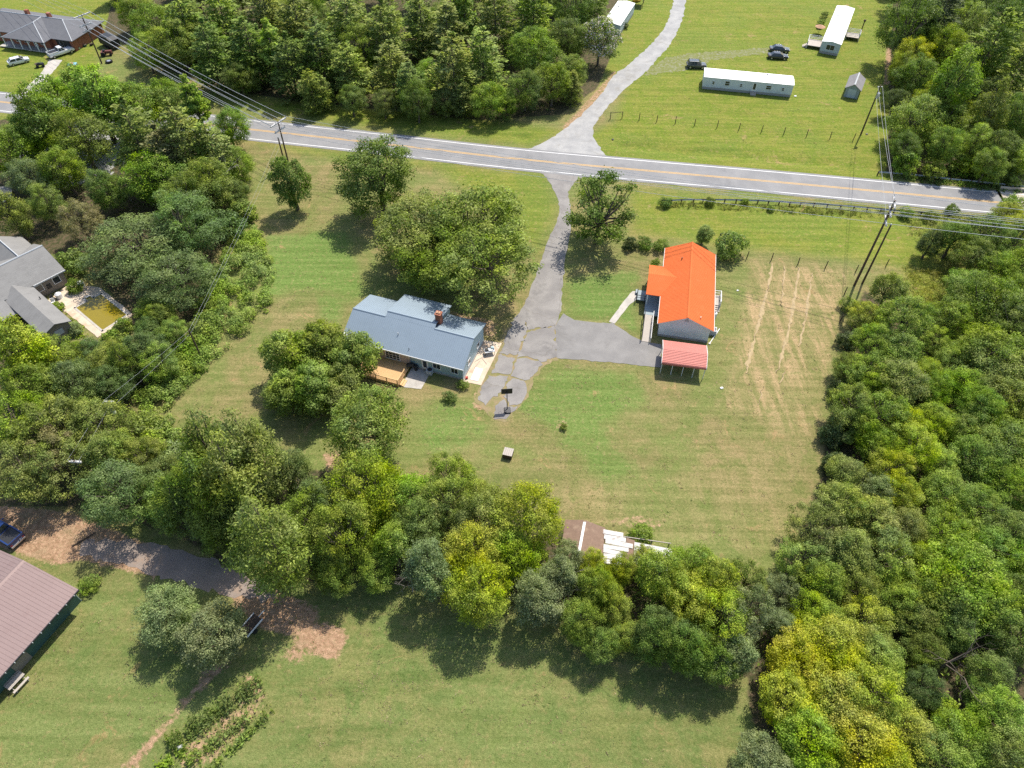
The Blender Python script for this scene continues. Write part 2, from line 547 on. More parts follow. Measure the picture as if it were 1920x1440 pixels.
def ground_material():
    m, n, out = nodes_of('grassland')
    tc = N(n, 'ShaderNodeTexCoord').outputs['Object']
    s1 = N(n, 'ShaderNodeSeparateColor'); n.links.new(N(n, 'ShaderNodeAttribute', attribute_name='sward').outputs['Color'], s1.inputs[0])
    s2 = N(n, 'ShaderNodeSeparateColor'); n.links.new(N(n, 'ShaderNodeAttribute', attribute_name='sward_two').outputs['Color'], s2.inputs[0])
    dry, lush, dirt = s1.outputs[0], s1.outputs[1], s1.outputs[2]
    green, wood, field = s2.outputs[0], s2.outputs[1], s2.outputs[2]
    big = noise(n, 0.07, 4, 0.6, tc, 0.6)
    mid = noise(n, 0.35, 5, 0.62, tc, 0.5)
    sml = noise(n, 1.7, 5, 0.65, tc)
    fin = noise(n, 9.0, 4, 0.7, tc)
    # mowing passes: long faint bands, wandering a little
    mp = N(n, 'ShaderNodeMapping'); n.links.new(tc, mp.inputs[0])
    mp.inputs['Rotation'].default_value = (0, 0, R(8)); mp.inputs['Scale'].default_value = (0.06, 1.1, 1)
    mow = noise(n, 1.0, 4, 0.6, mp.outputs[0], 0.3)
    mp2 = N(n, 'ShaderNodeMapping'); n.links.new(tc, mp2.inputs[0])
    mp2.inputs['Rotation'].default_value = (0, 0, R(-52)); mp2.inputs['Scale'].default_value = (0.07, 0.7, 1)
    mow2 = noise(n, 1.0, 4, 0.6, mp2.outputs[0], 0.3)
    mowm = mixc(n, field, mow, mow2)
    mp3 = N(n, 'ShaderNodeMapping'); n.links.new(tc, mp3.inputs[0])
    mp3.inputs['Rotation'].default_value = (0, 0, R(-5)); mp3.inputs['Scale'].default_value = (0.62, 0.07, 1)
    mow3 = noise(n, 1.0, 5, 0.65, mp3.outputs[0], 0.4)
    def soft(mk, amt=0.55, lo=0.35, hi=0.65, by=None):
        """a mask broken up by noise"""
        return maprange(n, math_(n, 'ADD', mk, math_(n, 'MULTIPLY', math_(n, 'SUBTRACT', by or mid, 0.5), amt)), lo, hi)
    lawn = mixc(n, maprange(n, mid, 0.32, 0.68), (0.165, 0.172, 0.060), (0.255, 0.200, 0.100))
    lawn = mixc(n, maprange(n, math_(n, 'ADD', big, math_(n, 'MULTIPLY', sml, 0.25)), 0.5, 0.8), lawn, (0.152, 0.186, 0.056))
    fieldc = mixc(n, maprange(n, mid, 0.34, 0.66), (0.145, 0.182, 0.062), (0.232, 0.212, 0.092))
    fieldc = mixc(n, maprange(n, big, 0.42, 0.62), fieldc, (0.182, 0.210, 0.078))
    lawn = mixc(n, field, lawn, fieldc)
    lawn = mixc(n, math_(n, 'MULTIPLY', soft(green, 1.3, 0.36, 0.9), 0.85), lawn, mixc(n, sml, (0.105, 0.185, 0.038), (0.155, 0.225, 0.062)))
    lushc = mixc(n, maprange(n, mid, 0.35, 0.68), (0.138, 0.188, 0.022), (0.200, 0.205, 0.042))
    lushc = mixc(n, maprange(n, big, 0.45, 0.62, 0, 0.6), lushc, (0.130, 0.185, 0.032))
    lawn = mixc(n, soft(lush, 0.5, 0.15, 0.85), lawn, mixc(n, maprange(n, sml, 0.4, 0.7, 0, 0.5), lushc, (0.20, 0.225, 0.03)))
    dryc = mixc(n, maprange(n, mow3, 0.40, 0.62), (0.215, 0.195, 0.082), (0.375, 0.27, 0.155))
    dryc = mixc(n, maprange(n, mid, 0.46, 0.70, 0, 0.85), dryc, (0.180, 0.185, 0.068))
    lawn = mixc(n, soft(dry, 0.9, 0.25, 0.85), lawn, dryc)
    # straw flecks, greener tufts and thin spots where the red clay shows
    lawn = mixc(n, math_(n, 'MULTIPLY', maprange(n, sml, 0.52, 0.70), 0.6), lawn, (0.29, 0.225, 0.115))
    lawn = mixc(n, math_(n, 'MULTIPLY', maprange(n, sml, 0.48, 0.28), 0.55), lawn, (0.100, 0.140, 0.035))
    spots = noise(n, 0.22, 6, 0.72, tc, 0.8)
    lawn = mixc(n, math_(n, 'MULTIPLY', maprange(n, spots, 0.60, 0.68), 0.65), lawn, (0.34, 0.225, 0.12))
    lawn = mixc(n, 1.0, lawn, mixc(n, maprange(n, mowm, 0.3, 0.7), (0.83, 0.87, 0.80), (1.16, 1.12, 1.18)), 'MULTIPLY')
    lawn = mixc(n, 1.0, lawn, mixc(n, field, (0.94, 0.95, 0.88), (0.80, 0.86, 0.72)), 'MULTIPLY')
    dirtc = mixc(n, maprange(n, sml, 0.35, 0.7), (0.27, 0.165, 0.100), (0.41, 0.275, 0.175))
    dirtc = mixc(n, maprange(n, mid, 0.5, 0.75, 0, 0.6), dirtc, (0.22, 0.18, 0.10))
    lawn = mixc(n, soft(dirt, 1.1, 0.34, 0.66, sml), lawn, dirtc)
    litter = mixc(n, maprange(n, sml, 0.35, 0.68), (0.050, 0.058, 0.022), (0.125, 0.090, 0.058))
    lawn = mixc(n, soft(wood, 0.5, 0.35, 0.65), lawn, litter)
    lawn = mixc(n, 1.0, lawn, mixc(n, maprange(n, fin, 0.28, 0.72, 0, 1, False), (0.62, 0.64, 0.58), (1.36, 1.34, 1.40)), 'MULTIPLY')
    grn = noise(n, 3.2, 5, 0.75, tc)
    lawn = mixc(n, 1.0, lawn, mixc(n, maprange(n, grn, 0.32, 0.68, 0, 1, False), (0.70, 0.76, 0.66), (1.28, 1.22, 1.30)), 'MULTIPLY')
    h = math_(n, 'ADD', math_(n, 'MULTIPLY', fin, 0.6), math_(n, 'MULTIPLY', sml, 0.6))
    bsdf(n, out, lawn, 0.9, 0, 0.12, h, 0.75, 0.22)
    return m
me.materials.append(ground_material())
tag(place(me, 'ground'), kind='structure')

# ------------------------------------------------------------------ paving materials
def paving(name, a, b, stain, sc=0.5, fine=12.0, rough=0.88, cracks=0.0, spread=0.35):
    m, n, out = nodes_of(name)
    tc = N(n, 'ShaderNodeTexCoord').outputs['Object']
    c = mixc(n, maprange(n, noise(n, sc, 5, 0.6, tc, 0.3), 0.32, 0.68), a, b)
    c = mixc(n, maprange(n, noise(n, sc * 0.5, 6, 0.7, tc, 0.6), 0.52, 0.70, 0, 0.8), c, stain)
    f = noise(n, fine, 4, 0.72, tc)
    c = mixc(n, 1.0, c, mixc(n, f, (1 - spread,) * 3, (1 + spread,) * 3), 'MULTIPLY')
    if cracks:
        w = N(n, 'ShaderNodeTexVoronoi', feature='DISTANCE_TO_EDGE'); w.inputs['Scale'].default_value = cracks
        dv = N(n, 'ShaderNodeVectorMath', operation='ADD'); n.links.new(tc, dv.inputs[0])
        nz = N(n, 'ShaderNodeTexNoise'); nz.inputs['Scale'].default_value = 1.1; nz.inputs['Detail'].default_value = 4; n.links.new(tc, nz.inputs['Vector'])
        n.links.new(nz.outputs['Color'], dv.inputs[1]); n.links.new(dv.outputs[0], w.inputs['Vector'])
        c = mixc(n, maprange(n, w.outputs['Distance'], 0.012, 0.0, 0, 0.40), c, (0.13, 0.115, 0.09))
    bsdf(n, out, c, rough, 0, 0.25, f, 0.4, 0.03)
    MATS[name] = m
    return m
M_ASPHALT = paving('old_asphalt', (0.195, 0.195, 0.20), (0.235, 0.233, 0.235), (0.165, 0.165, 0.17), 0.25, 10, 0.85, 0.0, 0.22)
M_DRIVE = paving('worn_drive', (0.185, 0.174, 0.168), (0.25, 0.236, 0.224), (0.15, 0.142, 0.137), 0.32, 9, 0.9, 0.13, 0.28)
M_GRAVEL = paving('pale_gravel', (0.265, 0.265, 0.265), (0.345, 0.342, 0.335), (0.225, 0.215, 0.195), 0.35, 7, 0.95, 0, 0.35)
M_CONCRETE = paving('tan_concrete', (0.47, 0.375, 0.285), (0.56, 0.47, 0.37), (0.40, 0.27, 0.18), 0.5, 10, 0.9, 0, 0.2)
M_CONC2 = paving('grey_concrete', (0.36, 0.34, 0.31), (0.45, 0.42, 0.38), (0.30, 0.27, 0.24), 0.6, 10, 0.9, 0, 0.2)
M_BRIDGE = paving('bridge_concrete', (0.40, 0.35, 0.29), (0.48, 0.43, 0.36), (0.33, 0.28, 0.23), 0.4, 10, 0.9, 0, 0.15)
M_WHITELINE = simple('white_road_paint', (0.66, 0.66, 0.66), 0.7, 0, 0.3, 0.1, 0.7, (0.42, 0.42, 0.42), 9)
M_YELLOW = simple('yellow_road_paint', (0.60, 0.36, 0.10), 0.7, 0, 0.3, 0.12, 0.7, (0.36, 0.27, 0.16), 9)

def structure(me, name):
    return tag(place(me, name), kind='structure')

# the road: asphalt, edge lines, double yellow line; a concrete bridge deck takes over at the right edge
bx = Vector(G(1886, 381)[:2])
i_b = min(range(len(road_line)), key=lambda i: (road_line[i] - bx).length)
road_line.insert(i_b + (1 if (road_line[i_b] - road_line[0]).length < (bx - road_line[0]).length else 0), bx)
i_b = road_line.index(bx)
r1, r2 = road_line[:i_b + 1], road_line[i_b:]
road = structure(ribbon_mesh('road', r1, -4.1, 4.1, 0.030, M_ASPHALT), 'road')
tag(place(ribbon_mesh('edge_line', r1, 3.32, 3.50, 0.040, M_WHITELINE), 'edge_line', road))
tag(place(ribbon_mesh('edge_line', r1, -3.50, -3.32, 0.040, M_WHITELINE), 'edge_line', road))
place(ribbon_mesh('centre_line', r1, 0.10, 0.24, 0.040, M_YELLOW), 'centre_line', road)
place(ribbon_mesh('centre_line', r1, -0.24, -0.10, 0.040, M_YELLOW), 'centre_line', road)
br = structure(ribbon_mesh('bridge_deck', r2, -4.6, 4.6, 0.032, M_BRIDGE), 'bridge_deck')
for o_ in ((3.32, 3.50), (-3.50, -3.32)): place(ribbon_mesh('edge_line', r2, *o_, 0.042, M_WHITELINE), 'edge_line', br)
for o_ in ((0.10, 0.24), (-0.24, -0.10)): place(ribbon_mesh('centre_line', r2, *o_, 0.042, M_YELLOW), 'centre_line', br)

rg = random.Random(11)
gl = [Vector(G(*p)[:2]) for p in drive_n_left]; gr = [Vector(G(*p)[:2]) for p in drive_n_right]
structure(sheet_mesh('gravel_drive', smooth_line(gl, 2) + smooth_line(gr, 2)[::-1], 0.018, M_GRAVEL, 0, 0.12, 0.8, rg), 'gravel_drive')
# grass-grown gravel spur towards the parked cars: patches of thin gravel
M_THIN = None
def thin_gravel():
    m, n, out = nodes_of('thin_gravel_in_grass')
    tc = N(n, 'ShaderNodeTexCoord').outputs['Object']
    k = maprange(n, noise(n, 1.6, 6, 0.75, tc, 0.5), 0.42, 0.74)
    c = mixc(n, k, (0.15, 0.165, 0.045), (0.27, 0.26, 0.215))
    f = noise(n, 8, 4, 0.7, tc)
    c = mixc(n, 1.0, c, mixc(n, f, (0.65,) * 3, (1.35,) * 3), 'MULTIPLY')
    bsdf(n, out, c, 0.95, 0, 0.1, f, 0.5, 0.05)
    return m
M_THIN = thin_gravel()
structure(sheet_mesh('gravel_spur', GP([(1212, 132), (1250, 108), (1290, 100), (1340, 97), (1400, 92), (1440, 88), (1442, 99), (1390, 106), (1330, 112), (1318, 128), (1285, 131), (1245, 137), (1208, 142)]), 0.012, M_THIN, 0, 0.3, 0.7, rg), 'gravel_spur')

sl_ = [Vector(G(*p)[:2]) for p in drive_s_left]; sr_ = [Vector(G(*p)[:2]) for p in drive_s_right]
drive = structure(sheet_mesh('driveway', smooth_line(sl_, 1.5) + smooth_line(sr_, 1.5), 0.020, M_DRIVE, 0, 0.08, 0.7, rg), 'driveway')
M_DRIVE2 = paving('grey_side_drive', (0.178, 0.172, 0.168), (0.225, 0.217, 0.210), (0.155, 0.148, 0.142), 0.3, 9, 0.9, 0.0, 0.24)
side = structure(sheet_mesh('side_drive', GP([(1041, 612), (1056, 588), (1078, 600), (1110, 604), (1150, 606), (1186, 630), (1208, 641), (1240, 646), (1240, 690), (1160, 681), (1100, 676), (1044, 671)]), 0.028, M_DRIVE2, 0, 0.06, 0.6, rg), 'side_drive')
path_ = structure(sheet_mesh('garden_path', GP([(1141, 604), (1153, 607), (1168, 587), (1181, 571), (1197, 560), (1199, 546), (1186, 546), (1170, 564), (1156, 584)]), 0.036, M_CONC2, 0, 0.03, 0.6, rg), 'garden_path')
# the broken lower end of the driveway: slabs parted by weedy cracks
M_WEEDY = paving('weedy_soil', (0.25, 0.19, 0.11), (0.17, 0.165, 0.06), (0.30, 0.22, 0.14), 0.9, 12, 0.95, 0, 0.35)
apron = structure(sheet_mesh('broken_drive_bed', GP([(958, 598), (1044, 606), (1048, 676), (1022, 684), (1004, 708), (992, 738), (977, 760), (952, 789), (924, 789), (909, 770), (890, 752), (902, 718), (938, 640)]), 0.014, M_WEEDY, 0, 0.15, 0.5, rg), 'broken_drive_bed')
for k, s_ in enumerate([[(961, 601), (984, 598), (987, 622), (967, 668), (939, 662), (946, 640)],
           [(937, 665), (965, 672), (956, 703), (921, 699)],
           [(990, 622), (1041, 610), (1044, 670), (1018, 678), (986, 667), (971, 670)],
           [(988, 598), (1042, 607), (1040, 609), (990, 619)],
           [(969, 674), (986, 671), (1016, 682), (1000, 705), (985, 713), (959, 704)],
           [(917, 703), (954, 706), (946, 723), (930, 743), (912, 757), (896, 750), (905, 722)],
           [(959, 708), (984, 716), (990, 733), (975, 757), (956, 760), (946, 745), (950, 722)],
           [(929, 762), (944, 749), (953, 764), (972, 761), (950, 785), (928, 785)]]):
    cx_, cy_ = sum(p[0] for p in s_) / len(s_), sum(p[1] for p in s_) / len(s_)
    s_ = [(cx_ + (x - cx_) * 1.012, cy_ + (y - cy_) * 1.012) for x, y in s_]
    place(sheet_mesh('slab', GP(s_), 0.045, M_DRIVE, 0.03, 0.13, 0.45, random.Random(k)), 'slab', apron)
structure(sheet_mesh('gravel_lane', GP([(150, 1016), (200, 1012), (300, 1022), (380, 1042), (450, 1072), (500, 1100), (515, 1118), (490, 1128), (440, 1118), (400, 1108), (310, 1082), (250, 1066), (170, 1044), (145, 1034)]), 0.016,
          paving('dusty_lane', (0.215, 0.175, 0.150), (0.265, 0.215, 0.185), (0.31, 0.205, 0.135), 0.4, 8, 0.95, 0, 0.3), 0, 0.25, 0.7, rg), 'gravel_lane')
structure(sheet_mesh('parking_pad', GP([(30, 285), (80, 225), (160, 215), (230, 260), (210, 330), (90, 360), (30, 330)]), 0.016, M_GRAVEL, 0, 0.3, 0.9, rg), 'parking_pad')
structure(sheet_mesh('parking_strip', GP([(40, 172), (75, 140), (92, 112), (118, 112), (95, 140), (78, 176), (84, 183), (28, 179)]), 0.018, M_CONC2, 0, 0.08, 0.7, rg), 'parking_strip')

# a dome of sky is the world; nothing else stands in the air
# windrows of cut hay on the dry field: raised rows of straw
def cards(name, pts, nrm, size, mats, rng_np, leaf=None, clump=None, aspect=0.6, jitter=0.35, mi=None):
    """many small leaf-shaped faces: pts (n,3), nrm (n,3) facing, size (n)"""
    n_ = len(pts)
    nrm = nrm / (np.linalg.norm(nrm, axis=1, keepdims=True) + 1e-9)
    ref = rng_np.normal(size=(n_, 3))
    t = np.cross(nrm, ref); t /= (np.linalg.norm(t, axis=1, keepdims=True) + 1e-9)
    b = np.cross(nrm, t)
    size = np.asarray(size).reshape(-1, 1)
    asp = aspect * (1 + rng_np.uniform(-jitter, jitter, (n_, 1)))
    fold = nrm * size * 0.12
    v = np.stack([pts - t * size * 0.5, pts - b * size * asp * 0.5 + fold, pts + t * size * 0.5, pts + b * size * asp * 0.5 + fold], 1).reshape(-1, 3)
    me = bpy.data.meshes.new(name)
    me.vertices.add(n_ * 4); me.vertices.foreach_set('co', v.astype(np.float32).ravel())
    me.loops.add(n_ * 4); me.loops.foreach_set('vertex_index', np.arange(n_ * 4, dtype=np.int32))
    me.polygons.add(n_); me.polygons.foreach_set('loop_start', np.arange(0, n_ * 4, 4, dtype=np.int32)); me.polygons.foreach_set('loop_total', np.full(n_, 4, np.int32))
    a = me.attributes.new('leaf', 'FLOAT', 'FACE')
    a.data.foreach_set('value', (rng_np.uniform(size=n_) if leaf is None else leaf).astype(np.float32))
    a = me.attributes.new('clump', 'FLOAT', 'FACE')
    a.data.foreach_set('value', (rng_np.uniform(size=n_) if clump is None else clump).astype(np.float32))
    for m in (mats if isinstance(mats, (list, tuple)) else [mats]): me.materials.append(m)
    if mi is not None: me.polygons.foreach_set('material_index', np.asarray(mi, np.int32))
    me.update()
    return me
# ------------------------------------------------------------------ trees: prototypes, then copies
def dirs(rn, n):
    d = rn.normal(size=(n, 3))
    return d / np.linalg.norm(d, axis=1, keepdims=True)

def limb(mb, p0, p1, r0, r1, rng, n=3, bend=0.12, sides=5):
    p0, p1 = Vector(p0), Vector(p1)
    L = (p1 - p0).length
    prev = p0; pr = r0
    for i in range(1, n + 1):
        t = i / n
        p = p0.lerp(p1, t) + (Vector((rng.gauss(0, bend), rng.gauss(0, bend), rng.gauss(0, bend * 0.5))) * L * 0.5 if i < n else Vector())
        r = r0 + (r1 - r0) * t
        mb.tube(prev, p, pr, r, sides, cap=False)
        prev, pr = p, r

def crown_clumps(rn, n, Rr, hz, zc, rmin=0.5, rmax=0.93, low=-0.55, cr=(0.20, 0.34), shape=0.0):
    c, r = [], []
    tries = 0
    lobes_ = [(dirs(rn, 1)[0], rn.uniform(-0.34, 0.34)) for _ in range(7)]
    while len(c) < n and tries < 6000:
        tries += 1
        d = dirs(rn, 1)[0]
        if d[2] < low: continue
        f = rn.uniform(rmin, rmax) ** 0.7
        f *= 1 + sum(w_ * max(0.0, float(d @ u_)) ** 3 for u_, w_ in lobes_)
        z = d[2] * hz * f
        taper = 1.0 - shape * max(0.0, z / hz)
        p = np.array([d[0] * Rr * f * taper, d[1] * Rr * f * taper, zc + z])
        rad = rn.uniform(*cr) * Rr * (1 - 0.35 * shape * max(0, z / hz))
        if any(np.linalg.norm(p - q_) < 0.62 * (rad + s_) for q_, s_ in zip(c, r)) and tries < 5200: continue
        c.append(p); r.append(rad)
    return np.array(c), np.array(r)

def broad(seed, Rr=4.0, H=8.6, n=34, leaves=8500, size=0.27, hz=None, zc=None, cr=(0.20, 0.34), flat=0.72, low=-0.55, shape=0.12, trunk_r=0.22, aspect=0.62, fill=0.12, flowers=0.0, up=0.5, ragged=0.12, limbs=15):
    rn = np.random.default_rng(seed); rng = random.Random(seed)
    hz = hz or H * 0.40
    zc = zc or H - hz * 0.97
    C, RR = crown_clumps(rn, n, Rr, hz, zc, cr=cr, low=low, shape=shape)
    w = RR ** 2 * rn.uniform(0.55, 1.3, len(RR)); w /= w.sum()
    ci = rn.choice(len(C), leaves, p=w)
    d = dirs(rn, leaves)
    flip = (d[:, 2] < -0.15) & (rn.uniform(size=leaves) < 0.7)
    d[flip, 2] *= -1
    rad = RR[ci] * (rn.uniform(0.5, 1.0, leaves) ** 0.5) * (1 + ragged * rn.normal(size=leaves))
    pos = C[ci] + d * rad[:, None] * np.array([1, 1, flat])
    nrm = d * 0.75 + np.array([0, 0, up]) + rn.normal(size=(leaves, 3)) * 0.45
    cl = rn.uniform(size=len(C))[ci]
    # thin scatter of leaves on the inner twigs
    nf = int(leaves * fill)
    dd = dirs(rn, nf) * (rn.uniform(0, 0.8, nf) ** 0.5)[:, None] * np.array([Rr, Rr, hz]) + np.array([0, 0, zc])
    dd[:, 2] = np.maximum(dd[:, 2], zc - hz * 0.6)
    pos = np.vstack([pos, dd]); nrm = np.vstack([nrm, rn.normal(size=(nf, 3)) + np.array([0, 0, .6])]); cl = np.concatenate([cl, rn.uniform(size=nf)])
    sz = size * rn.uniform(0.65, 1.35, len(pos))
    mi = None
    mats = [M_LEAF]
    if flowers:
        mats = [M_LEAF, M_FLOWER]
        fl = (rn.uniform(size=len(pos)) < flowers) & (pos[:, 2] > zc - hz * 0.3)
        mi = fl.astype(np.int32)
    cm = cards('crown', pos, nrm, sz, mats, rn, clump=cl, aspect=aspect, mi=mi)
    tb = MB(); tb.smooth = True
    fork = Vector((rng.gauss(0, .12), rng.gauss(0, .12), max(0.9, zc - hz * 0.55)))
    limb(tb, (0, 0, -0.15), fork, trunk_r * 1.25, trunk_r * 0.9, rng, 3, 0.03, 7)
    for j in sorted(range(len(C)), key=lambda j: -C[j][2] + rng.uniform(-1, 1))[:limbs]:
        limb(tb, fork, tuple(np.array([0, 0, zc]) + (C[j] - np.array([0, 0, zc])) * 1.12), trunk_r * 0.55, trunk_r * 0.10, rng, 3, 0.10, 5)
    return dict(crown=cm, trunk=tb.mesh('trunk', [M_BARK]), R=Rr, zc=zc, H=H)

def pine(seed, Rr=3.5, H=10.5, levels=15, nb=7, size=0.46, droop=0.20, base=0.14, aspect=0.26, tuft=9, power=0.58, trunk_r=0.19, ragged=0.25):
    rn = np.random.default_rng(seed); rng = random.Random(seed)
    pos, nrm, tdir, cl = [], [], [], []
    tb = MB(); tb.smooth = True
    limb(tb, (0, 0, -0.15), (rng.gauss(0, .15), rng.gauss(0, .15), H * 0.98), trunk_r, 0.02, rng, 5, 0.006, 6)
    for lv in range(levels):
        f = lv / (levels - 1)
        z = H * (base + (0.975 - base) * f)
        L0 = Rr * (1 - f ** 1.25) ** power * (0.75 + 0.25 * min(1, f * 5 + 0.4)) + 0.28
        a0 = rng.uniform(0, 6.28)
        for k in range(nb if f < 0.8 else 4):
            a = a0 + 2 * math.pi * k / nb + rng.gauss(0, 0.25)
            L = L0 * rng.uniform(1 - ragged * 1.6, 1 + ragged * 0.6)
            ca = rng.random()
            ax = np.array([math.cos(a), math.sin(a), 0])
            zz = z + rng.uniform(-0.3, 0.3)
            rise = rng.uniform(-droop, droop * 0.7) + 0.35 * f
            m = max(3, int(L / 0.33))
            if rng.random() < 0.4: tb.tube((0, 0, zz), tuple(ax * L * 0.8 + np.array([0, 0, zz + rise * L * 0.8])), 0.035, 0.012, 4, cap=False)
            for j in range(m):
                s = (j + 1) / m
                if s < 0.28: continue
                p = ax * L * s + np.array([0, 0, zz + rise * L * s - 0.10 * s * s * L])
                wdt = 0.34 * L * (1 - abs(s - 0.6)) * 0.55
                for _ in range(tuft):
                    side = rng.gauss(0, wdt)
                    q_ = p + np.array([-ax[1], ax[0], 0]) * side + np.array([rng.gauss(0, .06), rng.gauss(0, .06), rng.gauss(0, .09) - abs(side) * 0.18])
                    t_ = ax * 1.0 + np.array([-ax[1], ax[0], 0]) * (side / max(wdt, .05)) * 0.55 + np.array([rng.gauss(0, .3), rng.gauss(0, .3), rng.gauss(0.12, .28)])
                    pos.append(q_); tdir.append(t_); nrm.append(np.array([rng.gauss(0, .45), rng.gauss(0, .45), 1.0])); cl.append(ca)
    pos, nrm, tdir = np.array(pos), np.array(nrm), np.array(tdir)
    t = tdir / np.linalg.norm(tdir, axis=1, keepdims=True)
    nrm = nrm - t * (nrm * t).sum(1, keepdims=True)
    nrm /= np.linalg.norm(nrm, axis=1, keepdims=True) + 1e-9
    n_ = len(pos)
    # needles are long along their twig: build the faces directly
    b = np.cross(nrm, t)
    s = (size * rn.uniform(0.6, 1.3, n_))[:, None]
    v = np.stack([pos - t * s * .4, pos - b * s * aspect + t * s * .1, pos + t * s * .65, pos + b * s * aspect + t * s * .1], 1).reshape(-1, 3)
    me = cards('crown', pos, nrm, np.full(n_, size), [M_NEEDLE], rn, clump=np.array(cl))
    me.vertices.foreach_set('co', v.astype(np.float32).ravel()); me.update()
    return dict(crown=me, trunk=tb.mesh('trunk', [M_BARK]), R=Rr, zc=H * 0.52, H=H)

def bare(seed, H=7.0, spread=2.2, depth=4, r=0.13, mat=None):
    mat = mat or M_DEADWOOD
    rng = random.Random(seed)
    tb = MB(); tb.smooth = True
    tw = MB(); tw.smooth = True
    def grow(p, d, L, r, k):
        q_ = p + d * L
        (tb if k >= depth - 1 else tw).tube(p, q_, r, r * 0.62, 5 if k > 1 else 4, cap=False)
        if k == 0: return
        for _ in range(rng.choice((2, 3, 3))):
            nd = (d + Vector((rng.gauss(0, .55), rng.gauss(0, .55), rng.gauss(0.05, .35)))).normalized()
            grow(q_, nd, L * rng.uniform(0.55, 0.8), r * 0.55, k - 1)
    grow(Vector((0, 0, -0.1)), Vector((0.05, 0.02, 1)).normalized(), H * 0.36, r, depth)
    return dict(crown=tw.mesh('branches', [mat]), trunk=tb.mesh('trunk', [mat]), R=spread, zc=H * 0.55, H=H, bare=True)

PROTO = {
    'broad': [broad(s, n=80, leaves=17000, size=0.185, hz=3.9, zc=4.6, cr=(0.12, 0.25), low=-0.85, ragged=0.27, flat=0.85) for s in (1, 2, 3, 4, 5)],
    'round': [broad(s, Rr=4, H=7.6, n=94, leaves=17000, size=0.175, cr=(0.12, 0.22), hz=3.5, zc=4.0, low=-0.85, shape=0.08, ragged=0.28, flat=0.85) for s in (11, 12, 13)],
    'tall': [broad(s, Rr=2.8, H=10.0, n=70, leaves=13500, size=0.195, hz=4.7, zc=5.2, cr=(0.16, 0.30), shape=0.45, low=-0.85, flat=1.0, ragged=0.28) for s in (21, 22, 23)],
    'column': [broad(s, Rr=1.6, H=9.0, n=30, leaves=4500, size=0.30, hz=4.0, cr=(0.28, 0.45), shape=0.5, limbs=5) for s in (31,)],
    'feathery': [broad(s, Rr=4.2, H=7.6, n=60, leaves=13000, size=0.28, hz=3.5, zc=4.0, low=-0.85, cr=(0.15, 0.29), flat=0.62, aspect=0.30, up=0.7, shape=0.15, ragged=0.22) for s in (41, 42, 43)],
    'fine': [broad(s, Rr=3.6, H=8.0, n=70, leaves=12000, size=0.20, hz=3.3, cr=(0.12, 0.22), flat=0.85, ragged=0.3, shape=0.25, aspect=0.5) for s in (51, 52, 53)],
    'pine': [pine(s) for s in (61, 62, 63, 64)],
    'cedar': [broad(s, Rr=2.6, H=8.6, n=64, leaves=10500, size=0.20, hz=4.1, zc=4.4, cr=(0.16, 0.27), flat=1.0, shape=0.62, ragged=0.28, aspect=0.4, low=-0.9, limbs=4) for s in (71, 72)],
    'puffy': [broad(s, Rr=2.3, H=6.0, n=38, leaves=11500, size=0.165, hz=2.75, zc=2.95, cr=(0.17, 0.33), flat=1.15, shape=0.35, ragged=0.2, limbs=7, low=-0.8) for s in (81, 82, 83)],
    'blossom': [broad(s, Rr=4.0, H=8.0, n=50, leaves=9500, size=0.26, hz=3.6, shape=0.3, flowers=0.30) for s in (91,)],
    'sparse': [broad(s, Rr=4.2, H=8.2, n=46, leaves=8500, size=0.22, cr=(0.10, 0.23), hz=3.8, zc=4.3, ragged=0.35, limbs=30, fill=0.06, low=-0.9, trunk_r=0.26, shape=0.2) for s in (101, 102)],
    'bush': [broad(s, Rr=1.7, H=2.5, n=22, leaves=2600, size=0.21, hz=1.35, zc=1.15, cr=(0.26, 0.42), low=-0.9, trunk_r=0.05, limbs=3, shape=0.15) for s in (111, 112, 113)],
    'weedy': [broad(s, Rr=1.6, H=2.3, n=26, leaves=1900, size=0.28, hz=1.25, zc=1.05, cr=(0.18, 0.36), low=-0.9, trunk_r=0.04, limbs=3, ragged=0.35, aspect=0.3, up=0.2) for s in (121, 122)],
    'bare': [bare(s) for s in (131, 132, 133)],
    'bareleaning': [bare(134, 8.0, mat=M_BARK)],
}
TINT = {   # albedo, word for the look
    'olive': ((0.235, 0.288, 0.054), 'olive'),
    'green': ((0.208, 0.286, 0.034), 'mid green'),
    'dark': ((0.155, 0.220, 0.036), 'dark green'),
    'deep': ((0.094, 0.134, 0.040), 'very dark green'),
    'bright': ((0.220, 0.320, 0.028), 'bright green'),
    'lime': ((0.265, 0.360, 0.022), 'lime green'),
    'yellow': ((0.405, 0.425, 0.020), 'yellow'),
    'gold': ((0.310, 0.355, 0.024), 'yellow green'),
    'grey': ((0.215, 0.270, 0.110), 'grey green'),
    'blue': ((0.155, 0.222, 0.068), 'blue green'),
    'brown': ((0.240, 0.225, 0.095), 'brownish'),
    'none': ((0.3, 0.28, 0.26), 'bare grey'),
}
